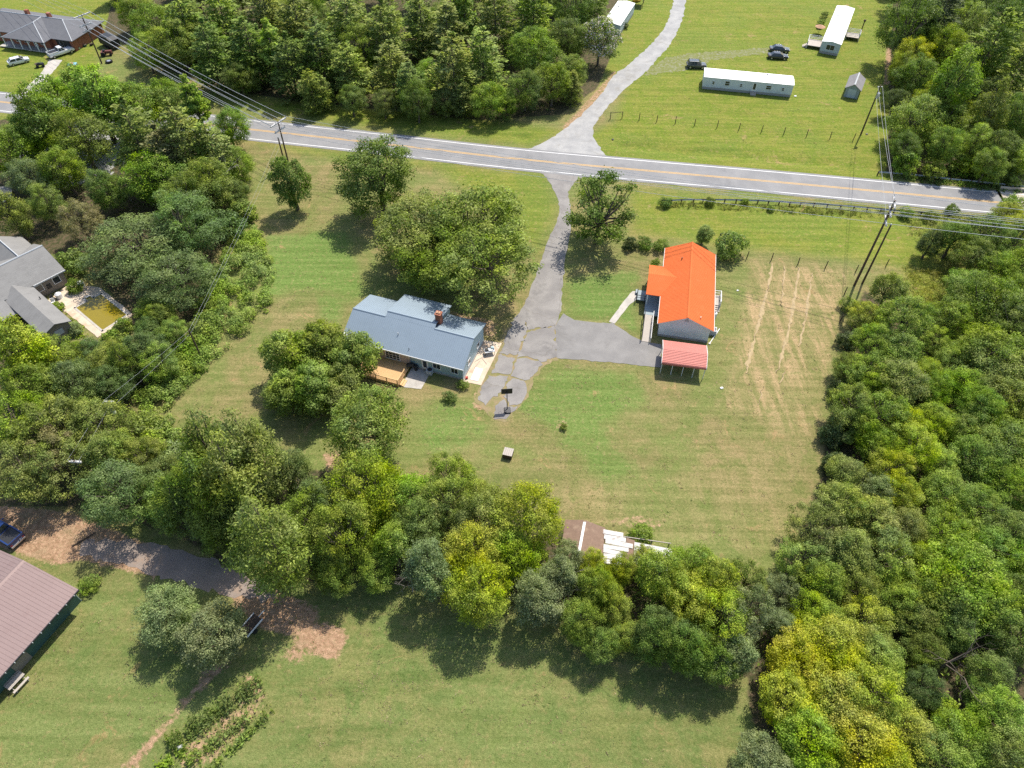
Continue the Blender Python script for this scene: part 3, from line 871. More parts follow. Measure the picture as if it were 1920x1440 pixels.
KINDNAME = {'broad': ('broadleaf_tree', 'broadleaf tree', 'tree'), 'round': ('round_tree', 'round crowned tree', 'tree'), 'tall': ('tall_tree', 'tall tree', 'tree'),
            'column': ('columnar_tree', 'narrow tree', 'tree'), 'feathery': ('feathery_tree', 'feathery layered tree', 'tree'), 'fine': ('fine_leaved_tree', 'fine leaved tree', 'tree'),
            'pine': ('pine_tree', 'pine', 'tree'), 'cedar': ('cedar_tree', 'cedar', 'tree'), 'puffy': ('crape_myrtle_tree', 'puffy crowned tree', 'tree'),
            'blossom': ('flowering_tree', 'white flowering tree', 'tree'), 'sparse': ('oak_tree', 'open crowned oak', 'tree'), 'bush': ('bush', 'bush', 'bush'),
            'weedy': ('weedy_bush', 'weedy bush', 'bush'), 'bareleaning': ('dead_tree', 'leafless dead tree', 'dead tree'), 'bare': ('dead_tree', 'leafless dead tree', 'dead tree')}
trng = random.Random(77)
TREES = []           # planted so far: (x, y, r, zc)
PENDING = []         # those whose label is made at the end: (object, zone, look, px, py)

def plant(kind, px, py, rpx, tint='green', zone=None, label=None, group=None, hf=1.0, rise=None):
    """a tree whose crown centre is seen at (px,py), rpx photograph pixels in half width"""
    pr = trng.choice(PROTO[kind])
    z = pr['zc']
    for _ in range(4):
        r = rpx * mpp(px, py, z)
        sx = r / pr['R']; sz = sx * hf if rise is None else rise / pr['H']
        z = pr['zc'] * sz
    p = G(px, py, z)
    name, look, cat = KINDNAME[kind]
    col, word = TINT[tint]
    j = trng.uniform(0.90, 1.12)
    c = [min(0.9, x * j * trng.uniform(0.94, 1.06)) for x in col]
    t = thing(name, label, cat, (p.x, p.y, 0), trng.uniform(0, 6.28), group)
    t.scale = (sx, sx * trng.uniform(0.92, 1.08), sz)
    if kind in ('bush', 'weedy'):
        place(pr['trunk'], 'stems', t); place(pr['crown'], 'foliage', t, color=c)
    elif kind.startswith('bare'):
        place(pr['trunk'], 'trunk', t); place(pr['crown'], 'branches', t)
    else:
        place(pr['trunk'], 'trunk', t); place(pr['crown'], 'crown', t, color=c)
    TREES.append((p.x, p.y, r, z))
    if label is None:
        PENDING.append((t, zone, word + ' ' + look if kind != 'bare' else look, px, py))
    return t

def fill(zone, poly_px, n, menu, rpx, gap=0.8, zc=5.0, top=None, tries=4000):
    """fills the rest of a wood with trees, keeping clear of those already standing"""
    poly = [tuple(p) for p in poly_px]
    xs_ = [p[0] for p in poly]; ys_ = [p[1] for p in poly]
    made = 0
    kinds = [m[:2] for m in menu]; wts = [m[2] for m in menu]
    for _ in range(tries):
        if made >= n: break
        px, py = trng.uniform(min(xs_), max(xs_)), trng.uniform(min(ys_), max(ys_))
        if not in_poly(np.array([px]), np.array([py]), poly)[0]: continue
        r0 = trng.uniform(*rpx)
        rm = r0 * mpp(px, py, zc)
        p = G(px, py, zc)
        if any(math.hypot(p.x - a, p.y - b) < gap * (rm + r_) for a, b, r_, _z in TREES): continue
        k, ti = trng.choices(kinds, wts)[0]
        plant(k, px, py, r0 * (0.72 if k in ('pine', 'tall', 'cedar') else 1), ti, zone, hf=trng.uniform(0.92, 1.2))
        made += 1
    return made

ORD = ['first', 'second', 'third', 'fourth', 'fifth', 'sixth', 'seventh', 'eighth', 'ninth', 'tenth', 'eleventh', 'twelfth', 'thirteenth', 'fourteenth', 'fifteenth', 'sixteenth', 'seventeenth', 'eighteenth', 'nineteenth', 'twentieth', 'twenty-first', 'twenty-second', 'twenty-third', 'twenty-fourth', 'twenty-fifth', 'twenty-sixth', 'twenty-seventh', 'twenty-eighth']
GROUPN = {}
def label_pending():
    """each tree of a wood is told apart by its look and, among its like, by the row it stands in and its order there"""
    by = {}
    for t, zone, look, px, py in PENDING: by.setdefault((zone, look), []).append((px, py, t))
    for (zone, look), L in by.items():
        word = look
        art = 'the'
        def say(t, lead):
            t['label'] = f'{lead}{word} {zone}'
            t['group'] = 'trees ' + zone
        if len(L) == 1: say(L[0][2], 'only '); continue
        L.sort(key=lambda a: a[1])
        rows = [('', L)] if len(L) <= 4 else [('back row ', L[:len(L) // 2]), ('front row ', L[len(L) // 2:])] if len(L) <= 10 else \
               [('back row ', L[:len(L) // 3]), ('middle row ', L[len(L) // 3:2 * len(L) // 3]), ('front row ', L[2 * len(L) // 3:])]
        for rn_, M in rows:
            M.sort(key=lambda a: a[0])
            for i, (_, _, t) in enumerate(M):
                lead = f'{rn_}' + ('leftmost ' if i == 0 else 'rightmost ' if i == len(M) - 1 else f'{ORD[i]} from left ')
                say(t, lead)

Z_TOP, Z_TR = 'in the roadside pine wood', 'in the upper right wood'
Z_LEFT, Z_SW = 'between road and pool house', 'in the thicket south of the pool'
Z_MID, Z_R = 'in the belt below the lawn', 'in the large right wood'
Z_BR = 'in the bottom right corner'

# --- yard trees, each with its own label
plant('puffy', 546, 345, 34, 'dark', label='small dark tree alone on the lawn beside the roadside pole', hf=1.3)
plant('broad', 708, 330, 76, 'dark', label='dark broadleaf tree on the roadside lawn left of the biggest shade tree', hf=0.95)
plant('round', 780, 430, 92, 'olive', label='left shade tree of the clump behind the blue roofed house', hf=0.85)
plant('round', 888, 414, 100, 'olive', label='topmost shade tree of the clump behind the blue roofed house', hf=0.9)
plant('fine', 922, 492, 80, 'olive', label='right shade tree beside the driveway behind the blue roofed house', hf=0.9)
plant('round', 826, 486, 84, 'green', label='front shade tree nearest the ridge of the blue roofed house', hf=0.8)
plant('sparse', 1126, 388, 74, 'dark', label='old dark oak with bare limbs beside the driveway by the orange roof', hf=1.1)
for q_, (x, y, r_, ti) in enumerate([(548, 668, 50, 'green'), (606, 650, 48, 'green'), (662, 676, 48, 'green'), (540, 735, 46, 'olive'), (590, 728, 50, 'green'), (636, 722, 44, 'olive')]):
    plant('puffy', x, y, r_, ti, label=('upper left', 'topmost', 'right hand, nearest the deck,', 'lower left', 'lower middle', 'lower right')[q_] + ' puffy tree of the clump left of the deck', group='clump of puffy trees by the deck', hf=0.9)
plant('broad', 700, 800, 86, 'olive', label='olive bushy tree below the deck of the blue roofed house', hf=0.95)
plant('broad', 308, 1160, 64, 'grey', label='left grey green tree of the pair beside the purple roofed barn', hf=0.85)
plant('broad', 405, 1190, 70, 'grey', label='right grey green tree of the pair beside the purple roofed barn', hf=0.9)
plant('weedy', 1592, 572, 17, 'olive', label='olive weeds at the foot of the tallest three armed pole')
plant('bush', 168, 1096, 17, 'green', label='small bush at the corner of the purple roofed barn')
plant('bush', 1183, 457, 14, 'deep', label='dark clipped bush nearest the old oak, leftmost of three', group='three bushes behind the orange roofed house')
plant('bush', 1210, 458, 14, 'dark', label='middle bush of three behind the orange roofed house', group='three bushes behind the orange roofed house')
plant('bush', 1239, 461, 14, 'dark', label='rightmost bush of three, beside the orange roof corner', group='three bushes behind the orange roofed house')
plant('tall', 1320, 440, 17, 'green', label='slim young tree behind the ridge of the orange roofed house', hf=0.75)
plant('bush', 1371, 462, 28, 'dark', label='large round dark bush right of the orange roof', hf=1.2)
plant('bush', 1228, 494, 9, 'bright', label='little bright bush beside the front gable of the orange roofed house')
plant('bush', 1057, 800, 7, 'dark', label='tiny lone bush in the ring of bare soil on the lawn')
plant('bush', 844, 745, 12, 'dark', label='low dark bush under the right end of the blue roof eave')
plant('bush', 868, 722, 10, 'green', label='low green bush at the corner beside the patio slab')
plant('weedy', 1203, 1003, 26, 'bright', label='bright green sprawling vine over the fallen white metal sheets')
# --- roadside bushes
for x, y, r_, ti, lb in [(1248, 380, 12, 'dark', 'dark bush at the left end of the near guard rail'), (1331, 378, 11, 'dark', 'dark weedy bush half way along the near guard rail'),
                         (1397, 378, 8, 'green', 'small green bush behind the near guard rail'), (1785, 392, 13, 'dark', 'spiky dark bush by the road just before the bridge'),
                         (1900, 385, 24, 'green', 'green shrub at the near side of the bridge'), (1700, 400, 14, 'green', 'green weeds around the right end of the guard rail'),
                         (1445, 391, 8, 'bright', 'little bright weed clump below the guard rail'), (1745, 405, 14, 'olive', 'olive weeds on the bank left of the bridge')]:
    plant('weedy', x, y, r_, ti, label=lb)

# --- wood north of the road
for a in [('pine', 350, 60, 42, 'green'), ('pine', 420, 45, 44, 'green'), ('pine', 395, 110, 40, 'dark'), ('pine', 470, 100, 42, 'dark'), ('broad', 290, 60, 45, 'green'), ('broad', 340, 95, 40, 'olive'),
          ('broad', 275, 110, 32, 'bright'), ('broad', 255, 25, 36, 'bright'), ('column', 515, 105, 24, 'bright'), ('pine', 560, 60, 42, 'olive'), ('pine', 600, 110, 42, 'dark'), ('pine', 545, 130, 38, 'dark'),
          ('pine', 655, 60, 44, 'olive'), ('pine', 655, 140, 36, 'olive'), ('pine', 720, 75, 42, 'olive'), ('pine', 735, 140, 38, 'olive'), ('pine', 790, 55, 40, 'olive'), ('pine', 850, 140, 48, 'olive'),
          ('broad', 800, 145, 28, 'bright'), ('pine', 770, 170, 30, 'dark'), ('broad', 918, 195, 36, 'bright'), ('pine', 905, 120, 42, 'olive'), ('column', 870, 40, 26, 'green'), ('pine', 930, 50, 44, 'green'),
          ('broad', 1000, 105, 48, 'green'), ('broad', 1065, 85, 44, 'dark'), ('broad', 1035, 165, 42, 'green'), ('broad', 1070, 145, 36, 'green'), ('broad', 985, 180, 36, 'dark'), ('pine', 1000, 30, 44, 'green'), ('broad', 1080, 30, 40, 'dark'),
          ('pine', 500, 40, 42, 'olive'), ('pine', 840, 70, 40, 'olive'), ('broad', 450, 155, 34, 'dark'), ('broad', 660, 195, 28, 'dark'), ('broad', 720, 205, 24, 'dark'), ('broad', 835, 200, 26, 'dark'), ('broad', 590, 175, 28, 'dark'), ('broad', 950, 205, 24, 'dark'),
          ('broad', 480, 130, 30, 'green')]:
    plant(a[0], a[1], a[2] - 8, a[3] * (1.12 if a[0] == 'pine' else 1.05), a[4], zone=Z_TOP, hf=trng.uniform(0.85, 1.0))
plant('blossom', 1125, 75, 38, 'olive', label='white flowering tree at the edge of the wood beside the gravel drive', hf=1.1)
fill(Z_TOP, [(190, -60), (1130, -60), (1130, 40), (1100, 150), (1040, 200), (900, 205), (600, 180), (450, 150), (300, 90), (235, 40)], 40, [('pine', 'olive', 4), ('pine', 'green', 3), ('broad', 'dark', 2), ('broad', 'green', 2)], (30, 40), 0.62, 6.0)
# --- wood at the upper right
for a in [('broad', 1700, 55, 55, 'dark'), ('pine', 1760, 40, 50, 'deep'), ('broad', 1810, 50, 44, 'olive'), ('broad', 1765, 95, 42, 'gold'), ('broad', 1710, 110, 36, 'yellow'), ('round', 1785, 85, 40, 'olive'),
          ('round', 1725, 145, 44, 'dark'), ('tall', 1780, 165, 44, 'bright'), ('broad', 1690, 130, 28, 'gold'), ('round', 1715, 220, 50, 'olive'), ('round', 1770, 220, 46, 'olive'), ('broad', 1810, 225, 34, 'gold'),
          ('pine', 1855, 95, 52, 'green'), ('pine', 1900, 140, 44, 'green'), ('cedar', 1860, 210, 34, 'olive'), ('broad', 1900, 220, 40, 'dark'), ('broad', 1880, 40, 46, 'dark'), ('broad', 1825, 275, 34, 'bright'),
          ('broad', 1770, 275, 36, 'green'), ('broad', 1870, 280, 40, 'dark'), ('broad', 1905, 300, 34, 'bright'), ('broad', 1700, 275, 32, 'dark'), ('bush', 1700, 310, 24, 'bright'), ('bush', 1750, 318, 22, 'green'), ('bush', 1845, 318, 24, 'dark'), ('bush', 1800, 312, 22, 'green'),
          ('bush', 1895, 330, 22, 'dark'), ('fine', 1750, 190, 34, 'gold'), ('broad', 1680, 190, 26, 'deep')]:
    plant(*a[:5], zone=Z_TR, hf=trng.uniform(1.0, 1.2))
fill(Z_TR, [(1670, -60), (1990, -60), (1990, 330), (1690, 300), (1672, 160)], 22, [('broad', 'dark', 3), ('broad', 'green', 3), ('pine', 'green', 2), ('round', 'olive', 2)], (28, 42), 0.6, 5.0)
# --- trees between the road and the house with the pool
for a in [('tall', 112, 200, 48, 'bright', 0.75), ('tall', 185, 195, 56, 'bright', 0.75), ('tall', 150, 165, 36, 'bright', 0.7), ('tall', 80, 235, 48, 'green'), ('broad', 250, 205, 56, 'bright'), ('column', 366, 195, 22, 'bright'), ('broad', 320, 190, 44, 'bright'),
          ('broad', 150, 260, 54, 'green'), ('pine', 260, 265, 56, 'olive'), ('pine', 345, 270, 58, 'olive'), ('pine', 310, 300, 48, 'brown'), ('broad', 430, 240, 38, 'bright'), ('broad', 440, 310, 36, 'green'), ('pine', 400, 285, 46, 'olive'),
          ('broad', 290, 335, 58, 'bright'), ('broad', 25, 290, 50, 'bright'), ('broad', 60, 330, 40, 'grey'), ('broad', 120, 320, 44, 'green'), ('broad', 390, 345, 50, 'olive'), ('broad', 350, 380, 46, 'dark'), ('tall', 20, 400, 32, 'olive'),
          ('broad', 90, 385, 34, 'dark'), ('broad', 200, 355, 40, 'dark'), ('fine', 150, 410, 38, 'brown'), ('broad', 440, 365, 30, 'dark'), ('bush', 430, 425, 30, 'blue'), ('bush', 455, 400, 26, 'green'), ('broad', 50, 260, 40, 'olive')]:
    plant(*a[:5], zone=Z_LEFT, hf=(a[5] if len(a) > 5 else trng.uniform(0.9, 1.1)))
for x, y, r_, lb in [(228, 335, 28, 'grey leafless tree in the shade left of the pines'), (405, 325, 34, 'tangle of bare grey branches under the right hand pines'), (270, 350, 18, 'thin bare tree in the gap below the pines')]:
    plant('bare', x, y, r_, 'none', label=lb)
plant('feathery', 270, 458, 88, 'blue', label='big feathery layered tree shading the green pool', hf=0.62)
plant('feathery', 330, 520, 70, 'blue', label='feathery layered tree right of the one shading the pool', hf=0.75)
plant('feathery', 345, 430, 62, 'blue', label='feathery tree above the two that shade the pool', hf=1.0)
plant('bush', 140, 492, 28, 'dark', label='dark bush at the gable corner of the pool house')
plant('bush', 139, 537, 15, 'green', label='small bright bush between pool house wall and pool')
plant('bush', 108, 575, 10, 'green', label='little bush at the pool end of the grey wing roof')
plant('bush', 138, 618, 14, 'grey', label='grey green bush on the near side of the pool terrace')
plant('broad', 292, 572, 36, 'dark', hf=0.6, label='dark tree at the far end of the green pool')
# --- thicket south of the pool
for a in [('tall', 40, 665, 52, 'gold'), ('broad', 115, 672, 42, 'green'), ('broad', 205, 685, 40, 'olive'), ('cedar', 232, 680, 32, 'dark'), ('broad', 270, 655, 40, 'blue'), ('broad', 325, 625, 32, 'bright'), ('broad', 300, 680, 36, 'green'),
          ('broad', 172, 662, 30, 'blue'), ('bush', 214, 640, 24, 'green'), ('bush', 232, 612, 18, 'dark'), ('bush', 400, 520, 24, 'dark'), ('bush', 395, 575, 22, 'green'), ('bush', 375, 620, 22, 'dark'), ('bush', 345, 655, 22, 'green'), ('broad', 60, 725, 56, 'green'), ('broad', 140, 720, 50, 'blue'), ('broad', 210, 720, 40, 'blue'), ('broad', 282, 618, 28, 'blue'), ('broad', 300, 590, 30, 'green'),
          ('fine', 30, 800, 60, 'bright'), ('fine', 105, 800, 62, 'olive'), ('fine', 180, 790, 56, 'olive'), ('fine', 50, 890, 58, 'olive'), ('fine', 120, 875, 56, 'olive'), ('fine', 95, 840, 50, 'brown'), ('fine', 205, 850, 54, 'olive'),
          ('bush', 280, 800, 36, 'olive'), ('bush', 300, 830, 36, 'green'), ('broad', 265, 860, 40, 'olive'), ('bush', 330, 860, 34, 'grey'), ('broad', 300, 900, 42, 'dark'), ('broad', 330, 930, 46, 'dark')]:
    plant(*a[:5], zone=Z_SW, hf=trng.uniform(0.9, 1.1))
plant('feathery', 235, 930, 66, 'blue', label='rounded blue green tree overhanging the dusty lane', hf=1.25)
plant('bare', 185, 650, 22, 'none', label='fallen pale branches over the near end of the pool')
# --- belt below the lawn
for a in [('cedar', 400, 856, 66, 'dark'), ('cedar', 470, 866, 70, 'olive'), ('cedar', 440, 905, 76, 'olive'), ('cedar', 385, 930, 64, 'dark'), ('cedar', 335, 955, 46, 'dark'), ('cedar', 405, 985, 46, 'dark'), ('broad', 300, 945, 40, 'dark'), ('broad', 545, 885, 42, 'blue'), ('cedar', 505, 1030, 78, 'olive'), ('broad', 600, 940, 48, 'blue'),
          ('broad', 575, 975, 50, 'green'), ('round', 690, 925, 76, 'lime'), ('broad', 640, 1010, 62, 'green'), ('round', 690, 980, 52, 'lime'), ('broad', 760, 930, 56, 'bright'), ('broad', 790, 985, 54, 'dark'), ('fine', 740, 1020, 54, 'green'), ('fine', 835, 940, 52, 'olive'),
          ('fine', 800, 1060, 58, 'grey'), ('broad', 905, 960, 58, 'olive'), ('broad', 990, 970, 66, 'gold'), ('broad', 890, 1040, 62, 'gold'), ('broad', 955, 1040, 54, 'lime'), ('broad', 900, 1110, 64, 'gold'), ('broad', 850, 900, 44, 'bright'),
          ('fine', 1000, 1120, 58, 'grey'), ('fine', 1050, 1080, 46, 'grey'), ('broad', 1120, 1105, 46, 'green'), ('broad', 1090, 1165, 44, 'green'), ('broad', 1165, 1070, 34, 'gold'), ('broad', 1110, 1060, 30, 'gold'), ('fine', 1062, 1048, 34, 'grey'), ('broad', 1205, 1050, 26, 'gold'), ('broad', 1172, 1190, 34, 'gold'), ('broad', 1145, 1140, 40, 'green'),
          ('broad', 1240, 1085, 58, 'lime'), ('broad', 1300, 1065, 46, 'bright'), ('broad', 1340, 1100, 56, 'gold'), ('broad', 1290, 1130, 58, 'gold'), ('broad', 1350, 1160, 56, 'lime'), ('broad', 1230, 1190, 52, 'dark'), ('broad', 1290, 1210, 52, 'dark'),
          ('fine', 1400, 1090, 36, 'green'), ('fine', 1395, 1150, 46, 'grey'), ('fine', 1380, 1225, 50, 'grey'), ('fine', 1330, 1225, 44, 'dark'), ('broad', 1130, 1210, 36, 'dark'), ('broad', 700, 1060, 44, 'green'), ('broad', 620, 1070, 44, 'dark')]:
    plant(*a[:5], zone=Z_MID, hf=trng.uniform(1.1, 1.35))
for x, y, r_, lb in [(575, 915, 30, 'pale dead snag standing out of the belt left of the lime tree'), (1075, 1070, 34, 'grey leafless branches left of the fallen shed roof'), (770, 1090, 24, 'bare grey branches at the lower edge of the belt'), (1060, 1110, 30, 'bare grey twigs among grey green trees below the fallen shed')]:
    plant('bare', x, y, r_, 'none', label=lb)
# --- large wood on the right
for a in [('fine', 1665, 545, 44, 'olive'), ('broad', 1620, 590, 30, 'gold'), ('fine', 1700, 600, 50, 'green'), ('fine', 1640, 640, 38, 'green'), ('broad', 1735, 590, 26, 'lime'), ('fine', 1690, 660, 46, 'green'), ('broad', 1755, 640, 26, 'lime'),
          ('round', 1860, 560, 66, 'green'), ('broad', 1815, 540, 40, 'bright'), ('round', 1850, 660, 66, 'green'), ('round', 1900, 620, 56, 'dark'), ('fine', 1620, 700, 40, 'green'), ('fine', 1690, 720, 54, 'olive'), ('fine', 1600, 760, 44, 'green'),
          ('fine', 1660, 780, 50, 'green'), ('broad', 1590, 690, 34, 'dark'), ('broad', 1730, 700, 36, 'lime'), ('broad', 1800, 720, 46, 'bright'), ('round', 1880, 740, 60, 'green'), ('round', 1880, 830, 62, 'green'), ('round', 1830, 860, 54, 'green'),
          ('broad', 1640, 830, 42, 'bright'), ('broad', 1700, 800, 42, 'gold'), ('broad', 1715, 850, 44, 'gold'), ('broad', 1660, 880, 40, 'gold'), ('broad', 1750, 790, 40, 'lime'), ('bush', 1590, 800, 36, 'dark'), ('fine', 1590, 890, 42, 'olive'),
          ('broad', 1640, 920, 40, 'grey'), ('fine', 1580, 950, 50, 'olive'), ('broad', 1690, 930, 44, 'gold'), ('fine', 1640, 970, 46, 'olive'), ('fine', 1530, 1000, 48, 'olive'), ('fine', 1590, 1030, 54, 'olive'), ('broad', 1700, 990, 44, 'olive'),
          ('round', 1770, 920, 50, 'green'), ('broad', 1755, 870, 40, 'lime'), ('round', 1830, 950, 52, 'green'), ('broad', 1895, 910, 46, 'bright'), ('round', 1770, 1000, 52, 'green'), ('round', 1860, 1030, 52, 'bright'), ('broad', 1900, 1000, 44, 'green'), ('fine', 1500, 1050, 44, 'olive'),
          ('fine', 1660, 1050, 52, 'olive'), ('round', 1800, 1085, 84, 'bright'), ('round', 1850, 1130, 66, 'green'), ('round', 1755, 1110, 60, 'green'), ('fine', 1470, 1110, 34, 'grey'), ('fine', 1550, 1090, 50, 'green'), ('broad', 1620, 1110, 46, 'olive'), ('broad', 1690, 1120, 46, 'olive'), ('fine', 1460, 1170, 34, 'grey'),
          ('fine', 1900, 1110, 46, 'dark'), ('bush', 1560, 820, 24, 'deep'), ('bush', 1565, 870, 24, 'deep'), ('bush', 1575, 735, 22, 'deep'), ('bush', 1590, 640, 20, 'deep')]:
    plant(*a[:5], zone=Z_R, hf=trng.uniform(0.85, 1.05))
for a in [('broad', 1540, 1150, 46, 'lime'), ('broad', 1500, 1235, 62, 'yellow'), ('broad', 1560, 1215, 64, 'yellow'), ('broad', 1620, 1170, 52, 'gold'), ('broad', 1640, 1235, 52, 'lime'), ('broad', 1475, 1310, 56, 'yellow'), ('broad', 1555, 1300, 70, 'yellow'), ('broad', 1630, 1310, 66, 'gold'),
          ('broad', 1520, 1385, 64, 'lime'), ('broad', 1610, 1390, 72, 'yellow'), ('broad', 1690, 1370, 60, 'gold'), ('broad', 1660, 1440, 60, 'gold'), ('fine', 1430, 1420, 50, 'grey'), ('broad', 1800, 1390, 60, 'bright'), ('broad', 1870, 1340, 54, 'bright'), ('broad', 1890, 1420, 62, 'green'), ('broad', 1760, 1430, 54, 'green'),
          ('round', 1900, 1200, 50, 'dark'), ('broad', 1735, 1215, 40, 'dark'), ('broad', 1790, 1180, 44, 'dark'), ('broad', 1850, 1255, 44, 'dark'), ('broad', 1730, 1290, 38, 'deep'), ('broad', 1835, 1300, 34, 'dark'), ('broad', 1715, 1160, 44, 'olive'), ('bush', 1770, 1330, 28, 'bright')]:
    plant(*a[:5], zone=Z_BR, hf=trng.uniform(0.85, 1.05))
plant('bareleaning', 1790, 1235, 46, 'none', label='dark leafless tree leaning in the gap of the lower right wood')
fill(Z_R, [(1600, 600), (1760, 680), (1800, 520), (1990, 470), (1990, 1120), (1700, 1150), (1480, 1150), (1500, 1040), (1550, 900), (1580, 760)], 26, [('fine', 'olive', 3), ('broad', 'green', 3), ('broad', 'bright', 2), ('round', 'green', 2), ('broad', 'lime', 1)], (34, 50), 0.6, 4.5)
# --- dark cedar like trees on the verge left of the bridge
for a in [('cedar', 1745, 455, 24, 'deep'), ('fine', 1790, 445, 40, 'dark'), ('fine', 1850, 440, 44, 'dark'), ('fine', 1900, 455, 40, 'dark'), ('broad', 1900, 430, 34, 'gold'), ('fine', 1830, 480, 38, 'dark'), ('broad', 1890, 405, 30, 'gold')]:
    plant(*a[:5], zone='on the bank below the bridge', hf=0.9)
label_pending()

# ------------------------------------------------------------------ masses nobody could count
def mass(name, poly_px, density, size, height, tint, rn_seed, kind='mound', aspect=0.5, mat=None, hummock=6.0, up=0.6, noise_amp=0.6):
    rn = np.random.default_rng(rn_seed)
    poly = [tuple(G(*p)[:2]) for p in poly_px]
    xs_ = [p[0] for p in poly]; ys_ = [p[1] for p in poly]
    area = (max(xs_) - min(xs_)) * (max(ys_) - min(ys_))
    nc = int(area * 1.3 / (height * 0.55) ** 2)
    CX, CY = rn.uniform(min(xs_), max(xs_), nc), rn.uniform(min(ys_), max(ys_), nc)
    k = in_poly(CX, CY, poly)
    CX, CY = CX[k], CY[k]; nc = len(CX)
    d, _ = seg_dist(CX, CY, poly + [poly[0]])
    big_ = 0.5 + 0.5 * np.sin(CX / hummock * 6.3 + 1.3 * np.sin(CY / hummock * 4)) * np.sin(CY / hummock * 7.1 + 1.7 * np.sin(CX / hummock * 3.3 + 2))
    CR = height * rn.uniform(0.22, 0.62, nc) * (0.55 + 0.45 * np.clip(d / 1.5, 0, 1))
    CZ = height * (0.05 + 0.55 * big_ * np.clip(d / 2.0, 0.1, 1)) * rn.uniform(0.6, 1.1, nc)
    CC = rn.uniform(size=nc)
    parea = abs(sum(poly[i][0] * poly[(i + 1) % len(poly)][1] - poly[(i + 1) % len(poly)][0] * poly[i][1] for i in range(len(poly)))) / 2
    n_ = int(parea * density)
    w_ = CR ** 2; ci = rn.choice(nc, n_, p=w_ / w_.sum())
    dv = dirs(rn, n_); dv[:, 2] = np.abs(dv[:, 2])
    rad_ = CR[ci] * rn.uniform(0.55, 1.15, n_)
    X, Y = CX[ci] + dv[:, 0] * rad_, CY[ci] + dv[:, 1] * rad_
    Zz = np.maximum(0.04, CZ[ci] + dv[:, 2] * rad_ * 1.1)
    f2 = CC[ci]
    nrm = dv * 0.7 + np.stack([rn.normal(0, .45, n_), rn.normal(0, .45, n_), np.full(n_, up * .6)], 1)
    me = cards(name, np.stack([X, Y, Zz], 1), nrm, size * rn.uniform(0.6, 1.4, len(X)), mat or M_LEAF, rn, clump=f2, aspect=aspect)
    o = place(me, name, color=TINT[tint][0] if isinstance(tint, str) else tint)
    return tag(o, kind='stuff')
mass('vine_thicket', [(485, 430), (505, 480), (520, 555), (478, 622), (380, 700), (318, 775), (300, 800), (262, 800), (232, 765), (262, 720), (330, 680), (365, 615), (388, 555), (408, 500), (440, 440)], 120, 0.27, 2.3, (0.25, 0.345, 0.050), 5, aspect=0.5)
mass('tall_grass', [(1690, 500), (1760, 490), (1850, 500), (1830, 560), (1790, 640), (1740, 620), (1700, 570)], 40, 0.42, 0.9, (0.270, 0.260, 0.055), 6, aspect=0.16, up=0.1)
mass('roadside_weeds', [(1238, 376), (1330, 380), (1500, 386), (1680, 397), (1690, 412), (1600, 408), (1450, 400), (1320, 393), (1240, 390)], 40, 0.30, 0.9, (0.200, 0.210, 0.045), 7, aspect=0.25, up=0.2)
mass('bank_weeds', [(1690, 396), (1800, 402), (1885, 408), (1960, 430), (1960, 490), (1820, 500), (1740, 490), (1700, 430)], 22, 0.32, 1.2, (0.175, 0.195, 0.045), 8, aspect=0.3)
mass('rail_vines', [(1655, 326), (1760, 334), (1860, 344), (1960, 352), (1960, 368), (1860, 360), (1740, 346), (1680, 336)], 40, 0.30, 0.9, (0.15, 0.22, 0.035), 9)
mass('undergrowth', [(1610, 560), (1720, 640), (1850, 540), (2000, 520), (2000, 1480), (1500, 1480), (1420, 1310), (1450, 1150), (1495, 1020), (1545, 900), (1565, 760), (1590, 640)], 4.5, 0.45, 1.8, 'green', 10)
mass('undergrowth', [(570, 895), (700, 900), (900, 960), (1060, 1000), (1080, 1060), (1250, 1085), (1330, 1070), (1450, 1130), (1490, 1230), (1400, 1250), (1260, 1220), (1130, 1170), (980, 1110), (860, 1110), (740, 1060), (570, 1060)], 5, 0.42, 1.4, 'green', 11)
mass('undergrowth', [(-30, 660), (140, 650), (250, 640), (340, 640), (320, 700), (250, 770), (320, 810), (430, 840), (540, 900), (580, 980), (480, 1030), (400, 1020), (300, 960), (100, 900), (-30, 900)], 5, 0.42, 1.3, 'dark', 12)
mass('undergrowth', [(60, 240), (140, 200), (370, 220), (440, 300), (455, 400), (400, 470), (300, 400), (180, 390), (60, 330)], 3, 0.42, 1.2, 'dark', 13)
mass('undergrowth', [(1680, -60), (2000, -60), (2000, 330), (1680, 318), (1672, 160)], 2.4, 0.5, 1.5, 'dark', 14)
mass('undergrowth', [(230, -60), (1130, -60), (1140, 60), (1100, 160), (1040, 205), (900, 215), (600, 185), (420, 160), (300, 90)], 1.6, 0.5, 1.5, 'dark', 15)
mass('terrace_creeper', [(98, 560), (118, 572), (132, 596), (160, 612), (168, 634), (150, 640), (128, 620), (104, 590)], 30, 0.26, 0.9, 'bright', 16)
mass('verge_shrubbery', [(405, 400), (470, 392), (482, 440), (450, 480), (425, 470)], 16, 0.34, 1.3, 'green', 17)
mass('garden_weeds', [(316, 1402), (400, 1330), (470, 1285), (500, 1300), (515, 1335), (405, 1450), (310, 1450)], 9, 0.24, 0.45, (0.20, 0.25, 0.04), 18)
